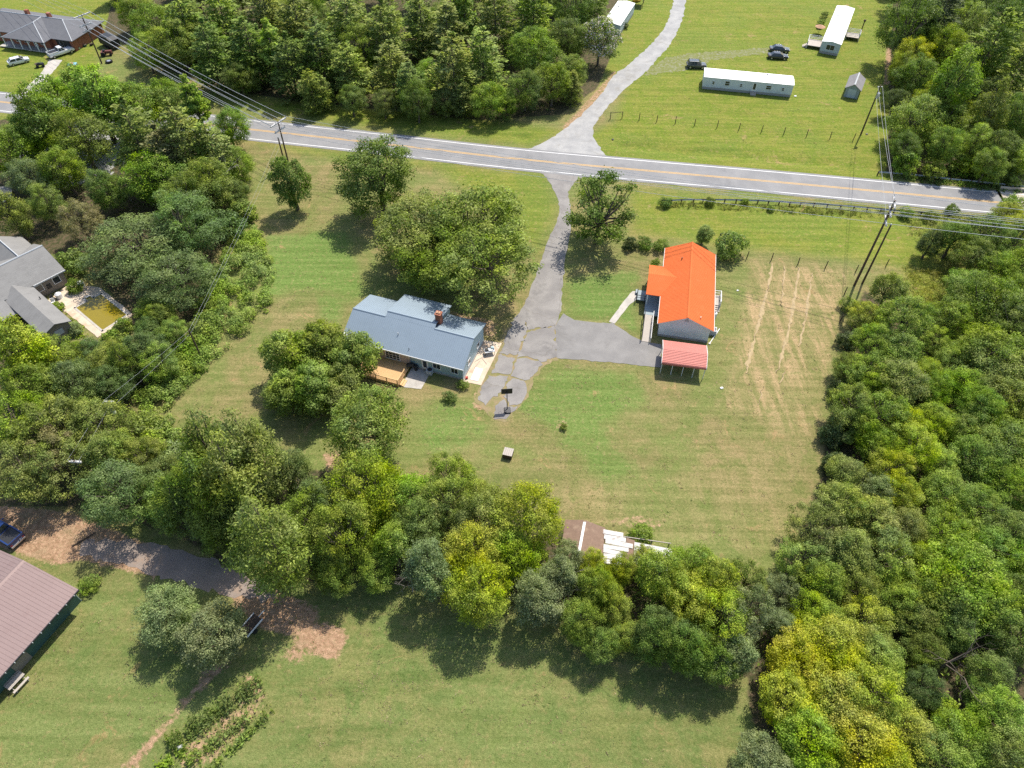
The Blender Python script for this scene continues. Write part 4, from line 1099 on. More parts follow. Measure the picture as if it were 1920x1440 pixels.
def tufts(poly_px, per_m2, size, tint, seed, h=0.10):
    rn = np.random.default_rng(seed)
    poly = [tuple(G(*p)[:2]) for p in poly_px]
    xs_ = [p[0] for p in poly]; ys_ = [p[1] for p in poly]
    nc = int((max(xs_) - min(xs_)) * (max(ys_) - min(ys_)) * per_m2)
    X, Y = rn.uniform(min(xs_), max(xs_), nc), rn.uniform(min(ys_), max(ys_), nc)
    dens = 0.5 + 0.5 * np.sin(X * .21 + 2 * np.sin(Y * .13 + seed)) * np.sin(Y * .27 + 2 * np.sin(X * .11))
    k = in_poly(X, Y, poly) & (rn.uniform(size=nc) < dens)
    X, Y = X[k], Y[k]
    m_ = rn.integers(3, 14, len(X)); ci = np.repeat(np.arange(len(X)), m_)
    sp = rn.uniform(.08, .34, len(X))[ci]
    P_ = np.stack([X[ci] + rn.normal(size=len(ci)) * sp, Y[ci] + rn.normal(size=len(ci)) * sp, rn.uniform(.02, h, len(ci))], 1)
    me_ = cards('lawn_weeds', P_, rn.normal(size=(len(ci), 3)) * .45 + np.array([0, 0, 1]), size * rn.uniform(.5, 1.5, len(ci)), M_LEAF, rn, aspect=.4)
    tag(place(me_, 'lawn_weeds', color=tint), kind='stuff')
L_MID = [(800, 745), (890, 760), (960, 790), (1010, 700), (1060, 680), (1240, 700), (1340, 700), (1390, 500), (1590, 510), (1560, 700), (1520, 850), (1470, 1040), (1300, 1050), (1080, 970), (900, 920), (790, 860)]
L_LEFT = [(490, 300), (640, 290), (640, 600), (560, 620), (500, 760), (400, 810), (320, 790), (400, 700), (480, 620), (520, 550)]
L_FIELD = [(170, 1070), (300, 1100), (460, 1150), (700, 1120), (900, 1180), (1300, 1260), (1360, 1440), (550, 1440), (500, 1300), (340, 1330), (230, 1440), (0, 1440), (0, 1300)]
L_NORTH = [(1150, 240), (1240, 90), (1300, 10), (1640, 10), (1640, 310), (1300, 295), (1150, 270)]
for k, (pl, d_, gcol, scol) in enumerate(((L_MID, .9, (.165, .225, .055), (.33, .26, .14)), (L_LEFT, .8, (.165, .225, .055), (.31, .25, .13)), (L_FIELD, .9, (.155, .215, .06), (.30, .25, .13)), (L_NORTH, .35, (.15, .21, .035), (.27, .25, .08)))):
    tufts(pl, d_ * .6, .11, gcol, 400 + k, .04); tufts(pl, d_ * .8, .15, scol, 500 + k, .03)
# garden rows
for k, (a, b, w, h, ti, lb) in enumerate([((318, 1400), (492, 1278), 2.4, 1.5, 'dark', 'bushy dark garden row nearest the tree pair'),
                                        ((352, 1432), (470, 1345), 1.4, 1.0, 'green', 'second garden row from the tree pair'),
                                        ((395, 1445), (512, 1332), 1.1, 0.8, 'green', 'outer garden row along the open field'),
                                        ((300, 1445), (350, 1400), 1.8, 0.7, 'bright', 'short weedy garden row at the bottom edge')]):
    A, B = G(*a), G(*b)
    d = (B - A).normalized(); nn = Vector((-d.y, d.x, 0)) * w * 0.5
    rn = np.random.default_rng(200 + k)
    L = (B - A).length
    n_ = int(L * w * 75)
    s_ = rn.uniform(0, 1, n_); q_ = rn.normal(0, 0.42, n_)
    keep = (np.sin(s_ * L * 1.9 + 2 * np.sin(s_ * L * 0.7)) > -0.9)
    s_, q_ = s_[keep], q_[keep]
    P_ = np.array(A)[None] + (np.array(B) - np.array(A))[None] * s_[:, None] + np.array(nn)[None] * q_[:, None]
    P_[:, 2] = h * np.clip(1 - q_ ** 2 * 0.5, 0.1, 1) * rn.uniform(0.2, 1.0, len(s_)) * (0.7 + 0.3 * np.sin(s_ * L * 2.3))
    me_ = cards('garden_row', P_, rn.normal(size=(len(s_), 3)) * 0.6 + np.array([0, 0, .7]), 0.30 * rn.uniform(.6, 1.5, len(s_)), M_LEAF, rn, aspect=0.4)
    tag(place(me_, 'garden_row', color=TINT[ti][0]), lb, 'garden row', 'rows of the vegetable garden', 'stuff')
# windrows of cut straw
M_HAY = simple('cut_hay', (0.37, 0.285, 0.165), 0.95, 0, 0.1, 0.25, 2.0, (0.27, 0.215, 0.10), 9)
for k, (line, w) in enumerate([([(1449, 492), (1440, 540), (1424, 600), (1408, 660), (1398, 700)], 0.9), ([(1472, 500), (1466, 550), (1464, 575)], 0.55), ([(1499, 502), (1490, 560), (1478, 620), (1466, 665), (1455, 700)], 0.8), ([(1524, 512), (1514, 570), (1506, 620), (1498, 650)], 0.7),
                             ([(1432, 725), (1422, 760)], 0.6), ([(1475, 690), (1462, 720)], 0.5)]):
    L_ = smooth_line([G(*p)[:2] for p in line], 0.5)
    rn = np.random.default_rng(300 + k)
    mb = MB(); mb.smooth = True
    rows_ = []
    for i, p in enumerate(L_):
        a_, b_ = L_[max(0, i - 1)], L_[min(len(L_) - 1, i + 1)]
        d_ = (b_ - a_).normalized(); nn = Vector((-d_.y, d_.x))
        ww = w * (0.42 + 0.12 * math.sin(i * .31 + k) + 0.10 * math.sin(i * .83 + 2 * k) + rn.uniform(-.12, .12)) * min(1, .25 + min(i, len(L_) - 1 - i) / 5); hh = 0.05 + rn.uniform(0, .09)
        sh_ = rn.normal(0, .10)
        rows_.append([(*(p + nn * (sh_ + ww * u_ + rn.normal(0, .04))), z_ * hh / .1) for u_, z_ in ((-.62, -.01), (-.3, .07), (0, .10), (.3, .07), (.62, -.01))])
    for A_, B_ in zip(rows_[:-1], rows_[1:]):
        for u_ in range(4): mb.face([A_[u_], A_[u_ + 1], B_[u_ + 1], B_[u_]])
    me_ = mb.mesh('straw_windrow', [M_HAY])
    tag(place(me_, 'straw_windrow', color=(0.50, 0.40, 0.26)), ['longest straw line, nearest the orange roofed house', 'short straw line between the two longest', 'straw line down the middle of the dry field', 'straw line nearest the wood on the dry field', 'faint straw line at the lower left of the dry field', 'faint short straw line at the lower middle of the dry field'][k], 'straw row', 'lines of cut straw on the dry field')
# ------------------------------------------------------------------ buildings
def metal_roof_mat(name, col, grime=None, rough=0.45, metal=0.25, spec=0.4):
    m, n, out = nodes_of(name)
    tc = N(n, 'ShaderNodeTexCoord').outputs['Object']
    c = mixc(n, noise(n, 0.5, 4, 0.6, tc), tuple(x * 0.9 for x in col), tuple(min(1, x * 1.1) for x in col))
    if grime is not None: c = mixc(n, maprange(n, noise(n, 0.9, 6, 0.7, tc, 0.5), 0.5, 0.72, 0, 0.7), c, grime)
    c = mixc(n, 0.25, c, mixc(n, noise(n, 6, 4, 0.7, tc), tuple(x * 0.7 for x in col), tuple(min(1, x * 1.25) for x in col)))
    bsdf(n, out, c, rough, metal, spec)
    MATS[name] = m
    return m
def shingle_mat(name, col):
    m, n, out = nodes_of(name)
    tc = N(n, 'ShaderNodeTexCoord').outputs['Object']
    br_ = N(n, 'ShaderNodeTexBrick'); br_.inputs['Scale'].default_value = 1.0
    br_.inputs['Brick Width'].default_value = 0.9; br_.inputs['Row Height'].default_value = 0.28; br_.inputs['Mortar Size'].default_value = 0.02
    n.links.new(tc, br_.inputs['Vector'])
    for s_, k in (('Color1', 0.88), ('Color2', 1.12), ('Mortar', 0.7)): br_.inputs[s_].default_value = (*(x * k for x in col), 1)
    c = mixc(n, maprange(n, noise(n, 0.5, 5, 0.6, tc), 0.35, 0.7), br_.outputs['Color'], tuple(x * 1.15 for x in col))
    c = mixc(n, 0.4, c, mixc(n, noise(n, 8, 3, 0.7, tc), tuple(x * 0.6 for x in col), tuple(x * 1.4 for x in col)))
    bsdf(n, out, c, 0.9, 0, 0.2)
    return m
M_BLUEROOF = metal_roof_mat('slate_blue_metal', (0.245, 0.305, 0.36), (0.215, 0.27, 0.32))
M_ORANGE = metal_roof_mat('orange_metal', (0.58, 0.135, 0.040), (0.62, 0.165, 0.058), 0.85, 0.0, 0.15)
M_RED = metal_roof_mat('faded_red_metal', (0.46, 0.150, 0.122), (0.42, 0.165, 0.14), 0.5, 0.1)
M_MAUVE = metal_roof_mat('brown_mauve_metal', (0.25, 0.180, 0.168), (0.22, 0.15, 0.138), 0.5, 0.2)
M_WHITEROOF = metal_roof_mat('white_coated_metal', (0.80, 0.80, 0.80), (0.70, 0.70, 0.68), 0.5, 0.0)
M_OLDWHITE = simple('weathered_white_sheet', (0.54, 0.52, 0.505), 0.7, 0, 0.2, 0.12, 3.2, (0.20, 0.135, 0.10), 14)
M_RUSTROOF = simple('leaf_strewn_brown_roof', (0.20, 0.135, 0.10), 0.9, 0, 0.15, 0.45, 2.2, (0.32, 0.235, 0.17), 5)
M_SHINGLE = shingle_mat('grey_shingle', (0.195, 0.192, 0.187))
M_SHINGLE2 = shingle_mat('dark_grey_shingle', (0.125, 0.128, 0.140))
M_SHEDROOF = shingle_mat('grey_shed_shingle', (0.20, 0.195, 0.20))
M_BLUESIDE = stripes('pale_blue_siding', (0.34, 0.45, 0.48), (0.2, 0.28, 0.3), 5, 'Z')
M_WHITESIDE = stripes('white_siding', (0.76, 0.78, 0.79), (0.55, 0.57, 0.58), 5, 'Z')
M_MOBSIDE = stripes('pale_blue_grey_panelling', (0.62, 0.66, 0.69), (0.42, 0.45, 0.48), 3.0, 'X', grime=(0.40, 0.44, 0.47))
M_TAUPE = stripes('taupe_siding', (0.225, 0.195, 0.165), (0.13, 0.11, 0.09), 5, 'Z')
M_GREENSIDE = stripes('dark_green_panelling', (0.045, 0.098, 0.085), (0.02, 0.05, 0.045), 2.2, 'X')
M_GREYSIDE = stripes('grey_blue_panelling', (0.46, 0.52, 0.55), (0.2, 0.24, 0.26), 2.4, 'X')
M_BLOCK = simple('concrete_block', (0.36, 0.34, 0.32), 0.9, 0, 0.2, 0.15, 2.0)
M_TRIM = simple('white_trim', (0.72, 0.72, 0.71), 0.6, 0, 0.3, 0.06, 2.0)
M_GREYTRIM = simple('grey_trim', (0.42, 0.44, 0.46), 0.6, 0, 0.3, 0.08, 2.0)
M_GLASS = simple('window_glass', (0.030, 0.036, 0.042), 0.08, 0, 0.6, 0.2, 1.0)
M_NEWWOOD = stripes('new_deck_wood', (0.50, 0.315, 0.150), (0.22, 0.13, 0.06), 7, 'X', 0.75, depth=0.5)
M_NEWRAIL = simple('new_rail_wood', (0.58, 0.38, 0.19), 0.75, 0, 0.25, 0.15, 3.0)
M_OLDWOOD = stripes('weathered_boards', (0.40, 0.36, 0.32), (0.2, 0.17, 0.15), 6, 'Y', 0.85)
M_GREYDECK = stripes('grey_painted_boards', (0.27, 0.32, 0.35), (0.15, 0.18, 0.2), 6, 'Y', 0.8)
M_DARKMETAL = simple('dark_metal', (0.035, 0.036, 0.040), 0.5, 0.3, 0.4, 0.2, 3.0)
M_GALV = simple('galvanised_metal', (0.46, 0.47, 0.48), 0.45, 0.5, 0.4, 0.1, 2.0)
M_BRICK = simple('red_brick', (0.30, 0.115, 0.070), 0.85, 0, 0.2, 0.25, 5.0, (0.36, 0.20, 0.14), 20)
M_TAN = simple('tan_block', (0.42, 0.25, 0.16), 0.85, 0, 0.2, 0.2, 4.0)
M_POLE = simple('treated_pole_wood', (0.105, 0.075, 0.055), 0.9, 0, 0.15, 0.25, 1.5)
M_ARM = simple('silvered_crossarm_wood', (0.52, 0.51, 0.50), 0.8, 0, 0.2, 0.12, 2.0)
M_CERAMIC = simple('grey_insulator', (0.40, 0.42, 0.44), 0.3, 0, 0.5, 0.1, 4.0)
M_WIRE = simple('aluminium_wire', (0.42, 0.43, 0.45), 0.5, 0.3, 0.4, 0.05, 1.0)
M_POST = simple('dark_fence_wood', (0.085, 0.062, 0.048), 0.9, 0, 0.15, 0.25, 2.0)
M_PINKWALL = stripes('bare_pinkish_sheathing', (0.46, 0.39, 0.36), (0.3, 0.25, 0.23), 1.2, 'X')

def ribs(mb, quad, n, along01=True, w=0.035, h=0.022):
    """raised ribs on a roof plane; they run from edge 0-1 to edge 3-2, n of them"""
    a, b, c, d = (Vector(p) for p in quad)
    up = (b - a).cross(d - a).normalized()
    if up.z < 0: up = -up
    for i in range(n):
        t = (i + 0.5) / n
        p, q_ = a.lerp(b, t), d.lerp(c, t)
        s = (b - a).normalized() * w * 0.5
        P_ = [p - s, p + s, q_ + s, q_ - s]
        T_ = [x + up * h for x in (p - s * .5, p + s * .5, q_ + s * .5, q_ - s * .5)]
        mb.face(T_); mb.face([P_[0], T_[0], T_[3], P_[3]]); mb.face([P_[1], P_[2], T_[2], T_[1]]); mb.face([P_[0], P_[1], T_[1], T_[0]]); mb.face([P_[2], P_[3], T_[3], T_[2]])

def roof_plane(parent, quad, mat, thick=0.10, nribs=0, name='roof'):
    mb = MB()
    mb.slab(quad, thick)
    if nribs: ribs(mb, quad, nribs)
    return mb.obj(name, mat, parent)

def gable_walls(parent, x0, x1, y0, y1, h, ridge_y, ridge_z, mat, name='wall', base=0.0):
    """four walls as one shell: gables at both x ends"""
    mb = MB()
    prof = [(y0, base), (y1, base), (y1, h), (ridge_y, ridge_z), (y0, h)]
    mb.prism(prof, x0, x1, axis='x')
    return mb.obj(name, mat, parent)

def window(parent, x, y, z, w, h, face='-y', frame=M_TRIM, glass=M_GLASS, name='window', bars=(1, 1), t=0.07):
    """a window in a wall: a frame standing proud of it, panes set back inside"""
    f = MB(); g = MB()
    fw_ = 0.09
    def put(mb, a0, a1, z0, z1, d0, d1):
        if face == '-y': mb.box(x + a0, x + a1, y - d1, y - d0, z0, z1)
        elif face == '+y': mb.box(x + a0, x + a1, y + d0, y + d1, z0, z1)
        elif face == '-x': mb.box(x - d1, x - d0, y + a0, y + a1, z0, z1)
        else: mb.box(x + d0, x + d1, y + a0, y + a1, z0, z1)
    put(f, -w / 2, -w / 2 + fw_, z, z + h, 0.0, t); put(f, w / 2 - fw_, w / 2, z, z + h, 0.0, t)
    put(f, -w / 2 + fw_, w / 2 - fw_, z, z + fw_, 0.0, t); put(f, -w / 2 + fw_, w / 2 - fw_, z + h - fw_, z + h, 0.0, t)
    for i in range(1, bars[0]):
        q_ = -w / 2 + w * i / bars[0]; put(f, q_ - 0.025, q_ + 0.025, z + fw_, z + h - fw_, 0.0, t * 0.8)
    for i in range(1, bars[1]):
        q_ = z + h * i / bars[1]; put(f, -w / 2 + fw_, w / 2 - fw_, q_ - 0.025, q_ + 0.025, 0.0, t * 0.7)
    fo = f.obj(name, frame, parent)
    put(g, -w / 2 + fw_, w / 2 - fw_, z + fw_, z + h - fw_, 0.004, 0.02)
    g.obj('pane', glass, fo)
    return fo

def door(parent, x, y, z, w, h, face='-y', mat=M_TRIM, glass=True):
    d = MB()
    if face == '-y': d.box(x - w / 2, x + w / 2, y - 0.06, y, z, z + h)
    elif face == '+y': d.box(x - w / 2, x + w / 2, y, y + 0.06, z, z + h)
    elif face == '-x': d.box(x - 0.06, x, y - w / 2, y + w / 2, z, z + h)
    else: d.box(x, x + 0.06, y - w / 2, y + w / 2, z, z + h)
    do = d.obj('door', mat, parent)
    if glass:
        g = MB()
        a, b = w * 0.28, 0.0
        if face == '-y': g.box(x - a, x + a, y - 0.075, y - 0.062, z + 0.35, z + h - 0.25)
        elif face == '+y': g.box(x - a, x + a, y + 0.062, y + 0.075, z + 0.35, z + h - 0.25)
        elif face == '-x': g.box(x - 0.075, x - 0.062, y - a, y + a, z + 0.35, z + h - 0.25)
        else: g.box(x + 0.062, x + 0.075, y - a, y + a, z + 0.35, z + h - 0.25)
        g.obj('pane', M_GLASS, do)
    return do

# ---- blue roofed house
bh = thing('house', 'pale blue house with stepped blue grey metal roof and brick chimney', 'house', (-24.59, 72.36, 0), R(-18.4))
sf = (4.75 - 2.7) / 4.35          # pitch of the front slope
gable_walls(bh, 0.35, 18.5, 0.45, 8.7, 2.72, 4.4, 4.55, M_BLUESIDE)
MB().box(0.30, 18.55, 0.40, 8.75, 0, 0.32).obj('foundation', M_BLOCK, bh)
ev = lambda y: 2.7 + sf * y
# front slope in three bays: the middle bay climbs higher
mb = MB()
mb.slab([(0, 0, ev(0)), (18.83, 0, ev(0)), (18.83, 4.35, ev(4.35)), (0, 4.35, ev(4.35))], 0.10)
mb.slab([(5.2, 4.36, ev(4.36)), (12.82, 4.36, ev(4.36)), (12.82, 5.15, ev(5.15)), (5.2, 5.15, ev(5.15))], 0.10)
ribs(mb, [(0, 0, ev(0)), (18.83, 0, ev(0)), (18.83, 4.35, ev(4.35)), (0, 4.35, ev(4.35))], 62)
ribs(mb, [(5.2, 4.36, ev(4.36)), (12.82, 4.36, ev(4.36)), (12.82, 5.15, ev(5.15)), (5.2, 5.15, ev(5.15))], 25)
mb.obj('roof', M_BLUEROOF, bh)
for x0, x1, yr, yb, zb, nr in ((0, 5.19, 4.36, 9.35, 3.25, 17), (12.83, 18.83, 4.36, 9.2, 3.3, 20), (5.2, 12.82, 5.16, 10.7, 3.7, 25)):
    roof_plane(bh, [(x0, yr, ev(yr) - 0.004), (x1, yr, ev(yr) - 0.004), (x1, yb, zb), (x0, yb, zb)], M_BLUEROOF, 0.10, nr, 'rear_roof')
MB().box(5.45, 12.6, 4.9, 10.3, 2.5, 3.75).prism([(4.6, 3.6), (10.3, 3.6), (5.15, 4.95)], 5.5, 12.55, 'x').obj('dormer_wall', M_BLUESIDE, bh)
rc = MB()
for x0, x1, yr in ((0, 5.19, 4.36), (12.83, 18.83, 4.36), (5.2, 12.82, 5.155)):
    rc.prism([(yr - 0.16, ev(yr) - 0.04), (yr + 0.16, ev(yr) - 0.03), (yr + 0.05, ev(yr) + 0.07), (yr - 0.05, ev(yr) + 0.07)], x0, x1, 'x')
rc.obj('ridge_cap', M_BLUEROOF, bh)
tr = MB()
tr.box(0, 18.83, -0.06, -0.002, ev(0) - 0.2, ev(0) + 0.01)
tr.obj('fascia', M_TRIM, bh)
ch = MB().box(12.35, 13.15, 5.75, 6.55, 3.6, 6.0).box(12.28, 13.22, 5.68, 6.62, 6.0, 6.15).obj('chimney', M_BRICK, bh)
MB().box(12.45, 12.72, 5.95, 6.35, 6.16, 6.32).box(12.80, 13.05, 5.95, 6.35, 6.16, 6.32).obj('flue', M_TAN, ch)
MB().tube((8.0, 2.35, ev(2.35)), (8.0, 2.35, ev(2.35) + 0.4), 0.06).obj('vent_pipe', M_GALV, bh)
MB().tube((10.3, 0.8, ev(.8)), (10.3, 0.8, ev(.8) + 0.3), 0.05).obj('vent_pipe', M_DARKMETAL, bh)
MB().box(0.05, 0.75, 0.25, 0.75, ev(0.5) + 0.02, ev(0.5) + 0.30).obj('roof_vent', M_TRIM, bh)
MB().box(4.4, 10.5, 0.38, 0.446, 0.35, 2.66).obj('porch_wall', M_PINKWALL, bh)
window(bh, 7.75, 0.378, 0.62, 2.3, 1.95, bars=(4, 4), name='french_door')
MB().box(9.9, 10.5, 0.30, 0.376, 1.7, 2.1).obj('meter_box', M_GALV, bh)
door(bh, 12.75, 0.446, 0.35, 1.0, 2.05, mat=M_TRIM)
window(bh, 14.55, 0.446, 0.95, 1.25, 1.2, bars=(2, 1)); window(bh, 17.25, 0.446, 0.95, 1.15, 1.2, bars=(2, 1))
window(bh, 18.5, 6.4, 0.9, 1.0, 1.1, '+x'); window(bh, 18.5, 2.8, 0.9, 1.0, 1.1, '+x')
dk = thing('deck', 'new yellow pine deck with railing on the blue roofed house', 'deck', (-24.59, 72.36, 0), R(-18.4))
MB().box(3.6, 10.5, -3.7, 0.36, 0.36, 0.50).obj('deck_floor', M_NEWWOOD, dk)
for k in range(5):
    MB().box(3.7 + k * 1.65, 3.82 + k * 1.65, -3.82, -3.70, 0, 1.50).obj('post', M_NEWRAIL, dk)
for a in ((3.6, 10.5, -3.80, -3.70), (10.40, 10.50, -3.7, -1.6)):
    MB().box(*a, 1.36, 1.46).box(*a, 0.62, 0.70).obj('rail', M_NEWRAIL, dk)
bl = MB()
for k in range(48): bl.box(3.75 + k * 0.14, 3.79 + k * 0.14, -3.77, -3.73, 0.70, 1.36)
for k in range(14): bl.box(10.43, 10.47, -3.6 + k * 0.15, -3.56 + k * 0.15, 0.70, 1.36)
bl.obj('balusters', M_NEWRAIL, dk)
MB().box(10.36, 10.50, -1.62, -1.50, 0.0, 1.5).obj('post', M_NEWRAIL, dk)
MB().box(3.6, 10.5, -3.70, -3.66, 0.1, 0.36).obj('skirt', M_NEWRAIL, dk)
for k in range(2): MB().box(10.5, 10.8 + 0.3 * (1 - k), -3.5, -2.3, 0.16 * k + 0.02, 0.16 * (k + 1)).obj('step', M_NEWRAIL, dk)

def loc_fn(o):
    c_, s_ = math.cos(o.rotation_euler.z), math.sin(o.rotation_euler.z)
    return lambda x, y: (o.location.x + c_ * x - s_ * y, o.location.y + s_ * x + c_ * y)
BL = loc_fn(bh)
structure(sheet_mesh('patio', [BL(18.5, 0.2), BL(21.2, 0.4), BL(21.15, 9.2), BL(18.6, 8.9)], 0.04, M_CONCRETE, 0.04, 0.02, 0.6, rg), 'patio')
structure(sheet_mesh('rear_patio', [BL(10.7, -3.6), BL(13.6, -3.1), BL(13.5, 0.36), BL(10.7, 0.36)], 0.05, M_CONC2, 0.05, 0.02, 0.6, rg), 'rear_patio')
x_, y_ = BL(19.9, 2.1)
tp = thing('white_sheet', 'white sheet lying flat on the tan patio beside the driveway', 'sheet', (x_, y_, 0.041), R(-18.4 + 3))
MB().box(-0.55, 0.55, -1.2, 1.2, 0, 0.06).obj('board', M_TRIM, tp)
for dx, dy, ra, l, lb in ((19.35, 5.3, 60, 2.4, 'long thin pole lying across the patio end'), (20.0, 4.9, -40, 1.5, 'short thin pole lying below the tool pile'), (19.3, 3.9, 80, 1.6, 'thin pole lying nearest the white panel')):
    x_, y_ = BL(dx, dy)
    o_ = MB().tube((-l / 2, 0, 0.03), (l / 2, 0, 0.03), 0.03, n=6).obj('pole', M_OLDWOOD, None, loc=(x_, y_, 0.042), rz=R(ra - 18))
    tag(o_, lb, 'pole', 'poles lying on the patio')
x_, y_ = BL(20.2, 6.6)
tb_ = thing('work_table', 'low cluttered work table on the patio beside the driveway', 'table', (x_, y_, 0.042), R(15))
MB().box(-0.75, 0.75, -0.45, 0.45, 0.62, 0.68).obj('table_top', M_GREYTRIM, tb_)
for a in (-.68, .68):
    for b in (-.38, .38): MB().box(a - .03, a + .03, b - .03, b + .03, 0, 0.62).obj('leg', M_DARKMETAL, tb_)
for a, b, c, d, h, mt, lb in ((-.4, .1, .2, .25, .22, M_DARKMETAL, 'dark toolbox at the left of the work table'), (.15, -.1, .3, .2, .15, M_GALV, 'silver box in the middle of the work table'), (.5, .2, .18, .2, .3, M_BLUESIDE, 'pale bucket like box at the right of the work table')):
    p_ = Matrix.Rotation(R(15), 3, 'Z') @ Vector((a, b, 0))
    o_ = MB().box(-c, c, -d, d, 0, h).box(-c * .4, c * .4, -.03, .03, h, h + .06).obj('tool_box', mt, None, loc=(x_ + p_.x, y_ + p_.y, 0.722), rz=R(15))
    tag(o_, lb, 'box')
x_, y_ = BL(18.85, 0.9)
gc = thing('fuel_can', 'small red fuel can at the near corner of the patio', 'fuel can', (x_, y_, 0.042), 0.3)
M_CANRED = simple('red_plastic', (0.5, 0.03, 0.02), 0.5)
MB().box(-.16, .16, -.12, .12, 0, .32).obj('can_body', M_CANRED, gc); MB().tube((.08, 0, .32), (.2, 0, .48), .03).obj('spout', M_CANRED, gc)
def grill(px, py, label, rz):
    p = G(px, py, 0.5)
    g_ = thing('grill', label, 'grill', (p.x, p.y, 0.05), rz)
    MB().box(-.55, .55, -.28, .28, .75, .88).obj('grill_body', M_DARKMETAL, g_)
    MB().prism([(-.28, .88), (.28, .88), (.18, 1.15), (-.18, 1.15)], -.45, .45, 'x').obj('lid', M_DARKMETAL, g_)
    for a in (-.5, .5):
        for b in (-.22, .22): MB().tube((a, b, 0), (a, b, .75), .03, n=5).obj('leg', M_DARKMETAL, g_)
grill(770, 688, 'black grill on the grey patio right of the new deck', 0.2)
p = G(806, 697, 0.4)
hp = thing('heat_pump', 'grey heat pump unit against the pale blue wall', 'air conditioner', (p.x, p.y, 0), R(-18.4))
MB().box(-.42, .42, -.42, .42, 0.08, .85).obj('cabinet', M_GREYTRIM, hp); MB().tube((0, 0, .851), (0, 0, .89), .34, n=14).obj('fan_guard', M_DARKMETAL, hp)
p = G(780, 690, 0.4)
bn = thing('trash_bin', 'dark bin beside the grill on the grey patio', 'bin', (p.x, p.y, 0.05), 0.1)
MB().tube((0, 0, 0), (0, 0, .8), .24, .3, 10).obj('bin_body', M_DARKMETAL, bn); MB().tube((0, 0, .8), (0, 0, .88), .32, .28, 10).obj('lid', M_DARKMETAL, bn)

# ---- orange roofed house: x runs along the ridge (away), y to the left
oh = thing('house', 'white house with bright orange metal roof and a front gable', 'house', (29.3, 74.52, 0), R(79.0))
OL = loc_fn(oh)
ez, rz_, ry = 2.85, 4.72, 4.1
gable_walls(oh, 0.45, 17.8, 0.45, 7.75, 2.85, ry, 4.60, M_WHITESIDE)
MB().box(0.40, 17.85, 0.40, 7.80, 0, 0.4).obj('foundation', M_BLOCK, oh)
RQ = [(0, 0, ez), (0, ry, rz_), (18.2, ry, rz_), (18.2, 0, ez)]
roof_plane(oh, [(0, 0, ez), (18.2, 0, ez), (18.2, ry, rz_), (0, ry, rz_)], M_ORANGE, 0.10, 0)
roof_plane(oh, [(18.2, 8.15, ez), (0, 8.15, ez), (0, ry + .004, rz_), (18.2, ry + .004, rz_)], M_ORANGE, 0.10, 0)
mb = MB()
ribs(mb, [(0, 0, ez + .002), (18.2, 0, ez + .002), (18.2, ry, rz_ + .002), (0, ry, rz_ + .002)], 60)
ribs(mb, [(18.2, 8.15, ez + .002), (0, 8.15, ez + .002), (0, ry, rz_ + .002), (18.2, ry, rz_ + .002)], 60)
mb.obj('roof_rib', M_ORANGE, oh)['kind'] = 'stuff'
MB().prism([(ry - .2, rz_ - .06), (ry + .2, rz_ - .06), (ry + .06, rz_ + .07), (ry - .06, rz_ + .07)], 0, 18.2, 'x').obj('ridge_cap', M_ORANGE, oh)
tr = MB()
tr.box(-.0, 18.2, -.06, -.003, ez - .18, ez + .0); tr.box(0, 6.1, 8.153, 8.21, ez - .18, ez); tr.box(13.3, 18.2, 8.153, 8.21, ez - .18, ez)
for x0, x1 in ((-.05, -.003), (18.203, 18.25)):
    tr.face([(x0, 0, ez - .16), (x0, 0, ez), (x0, ry, rz_), (x0, ry, rz_ - .16)]); tr.face([(x0, 8.15, ez - .16), (x0, 8.15, ez), (x0, ry, rz_), (x0, ry, rz_ - .16)])
tr.obj('fascia', M_TRIM, oh)
# front gable over the porch
cg0, cg1, cgm, cgz = 6.1, 13.3, 9.9, 3.85
yf = 10.35
def onroof(z): return ry + (rz_ - z) / (rz_ - ez) * (8.15 - ry)
roof_plane(oh, [(cg0, 8.15, ez + .02), (cg0, yf, ez + .02), (cgm, yf, cgz), (cgm, onroof(cgz) - .15, cgz)], M_ORANGE, 0.09, 14, 'porch_roof')
roof_plane(oh, [(cg1, yf, ez + .02), (cg1, 8.15, ez + .02), (cgm + .004, onroof(cgz) - .15, cgz), (cgm + .004, yf, cgz)], M_ORANGE, 0.09, 14, 'porch_roof')
MB().prism([(cg0 + .3, 2.6), (cg1 - .3, 2.6), (cg1 - .3, 2.75), (cgm, cgz - .12), (cg0 + .3, 2.75)], yf - .35, yf - .25, 'y').obj('porch_gable', M_WHITESIDE, oh)
for xx in (6.4, 9.9, 13.0): MB().box(xx - .07, xx + .07, yf - .4, yf - .26, .6, 2.6).obj('porch_post', M_TRIM, oh)
fl = MB().box(4.1, 13.1, 7.79, yf - .2, .45, .6).obj('porch_floor', M_GREYDECK, oh)
MB().tube((1.2, 2.2, ez + 1.0), (1.2, 2.2, ez + 1.35), .06).obj('vent_pipe', M_GALV, oh)
MB().tube((14.2, 5.5, 4.1), (14.2, 5.5, 4.45), .08).obj('vent_pipe', M_DARKMETAL, oh)
MB().box(0.36, 0.446, ry - .28, ry + .28, 3.6, 4.15).obj('gable_vent', M_GREYTRIM, oh)
window(oh, 12.5, 0.45, 1.0, 1.1, 1.2, '-y'); window(oh, 5.0, 0.45, 1.0, 1.1, 1.2, '-y'); door(oh, 9.6, 0.45, .45, 1.0, 2.05, '-y')
window(oh, 3.0, 7.75, 1.0, 1.0, 1.2, '+y'); window(oh, 15.4, 7.75, 1.0, 1.2, 1.2, '+y'); door(oh, 9.9, 7.75, .6, 1.0, 2.0, '+y')
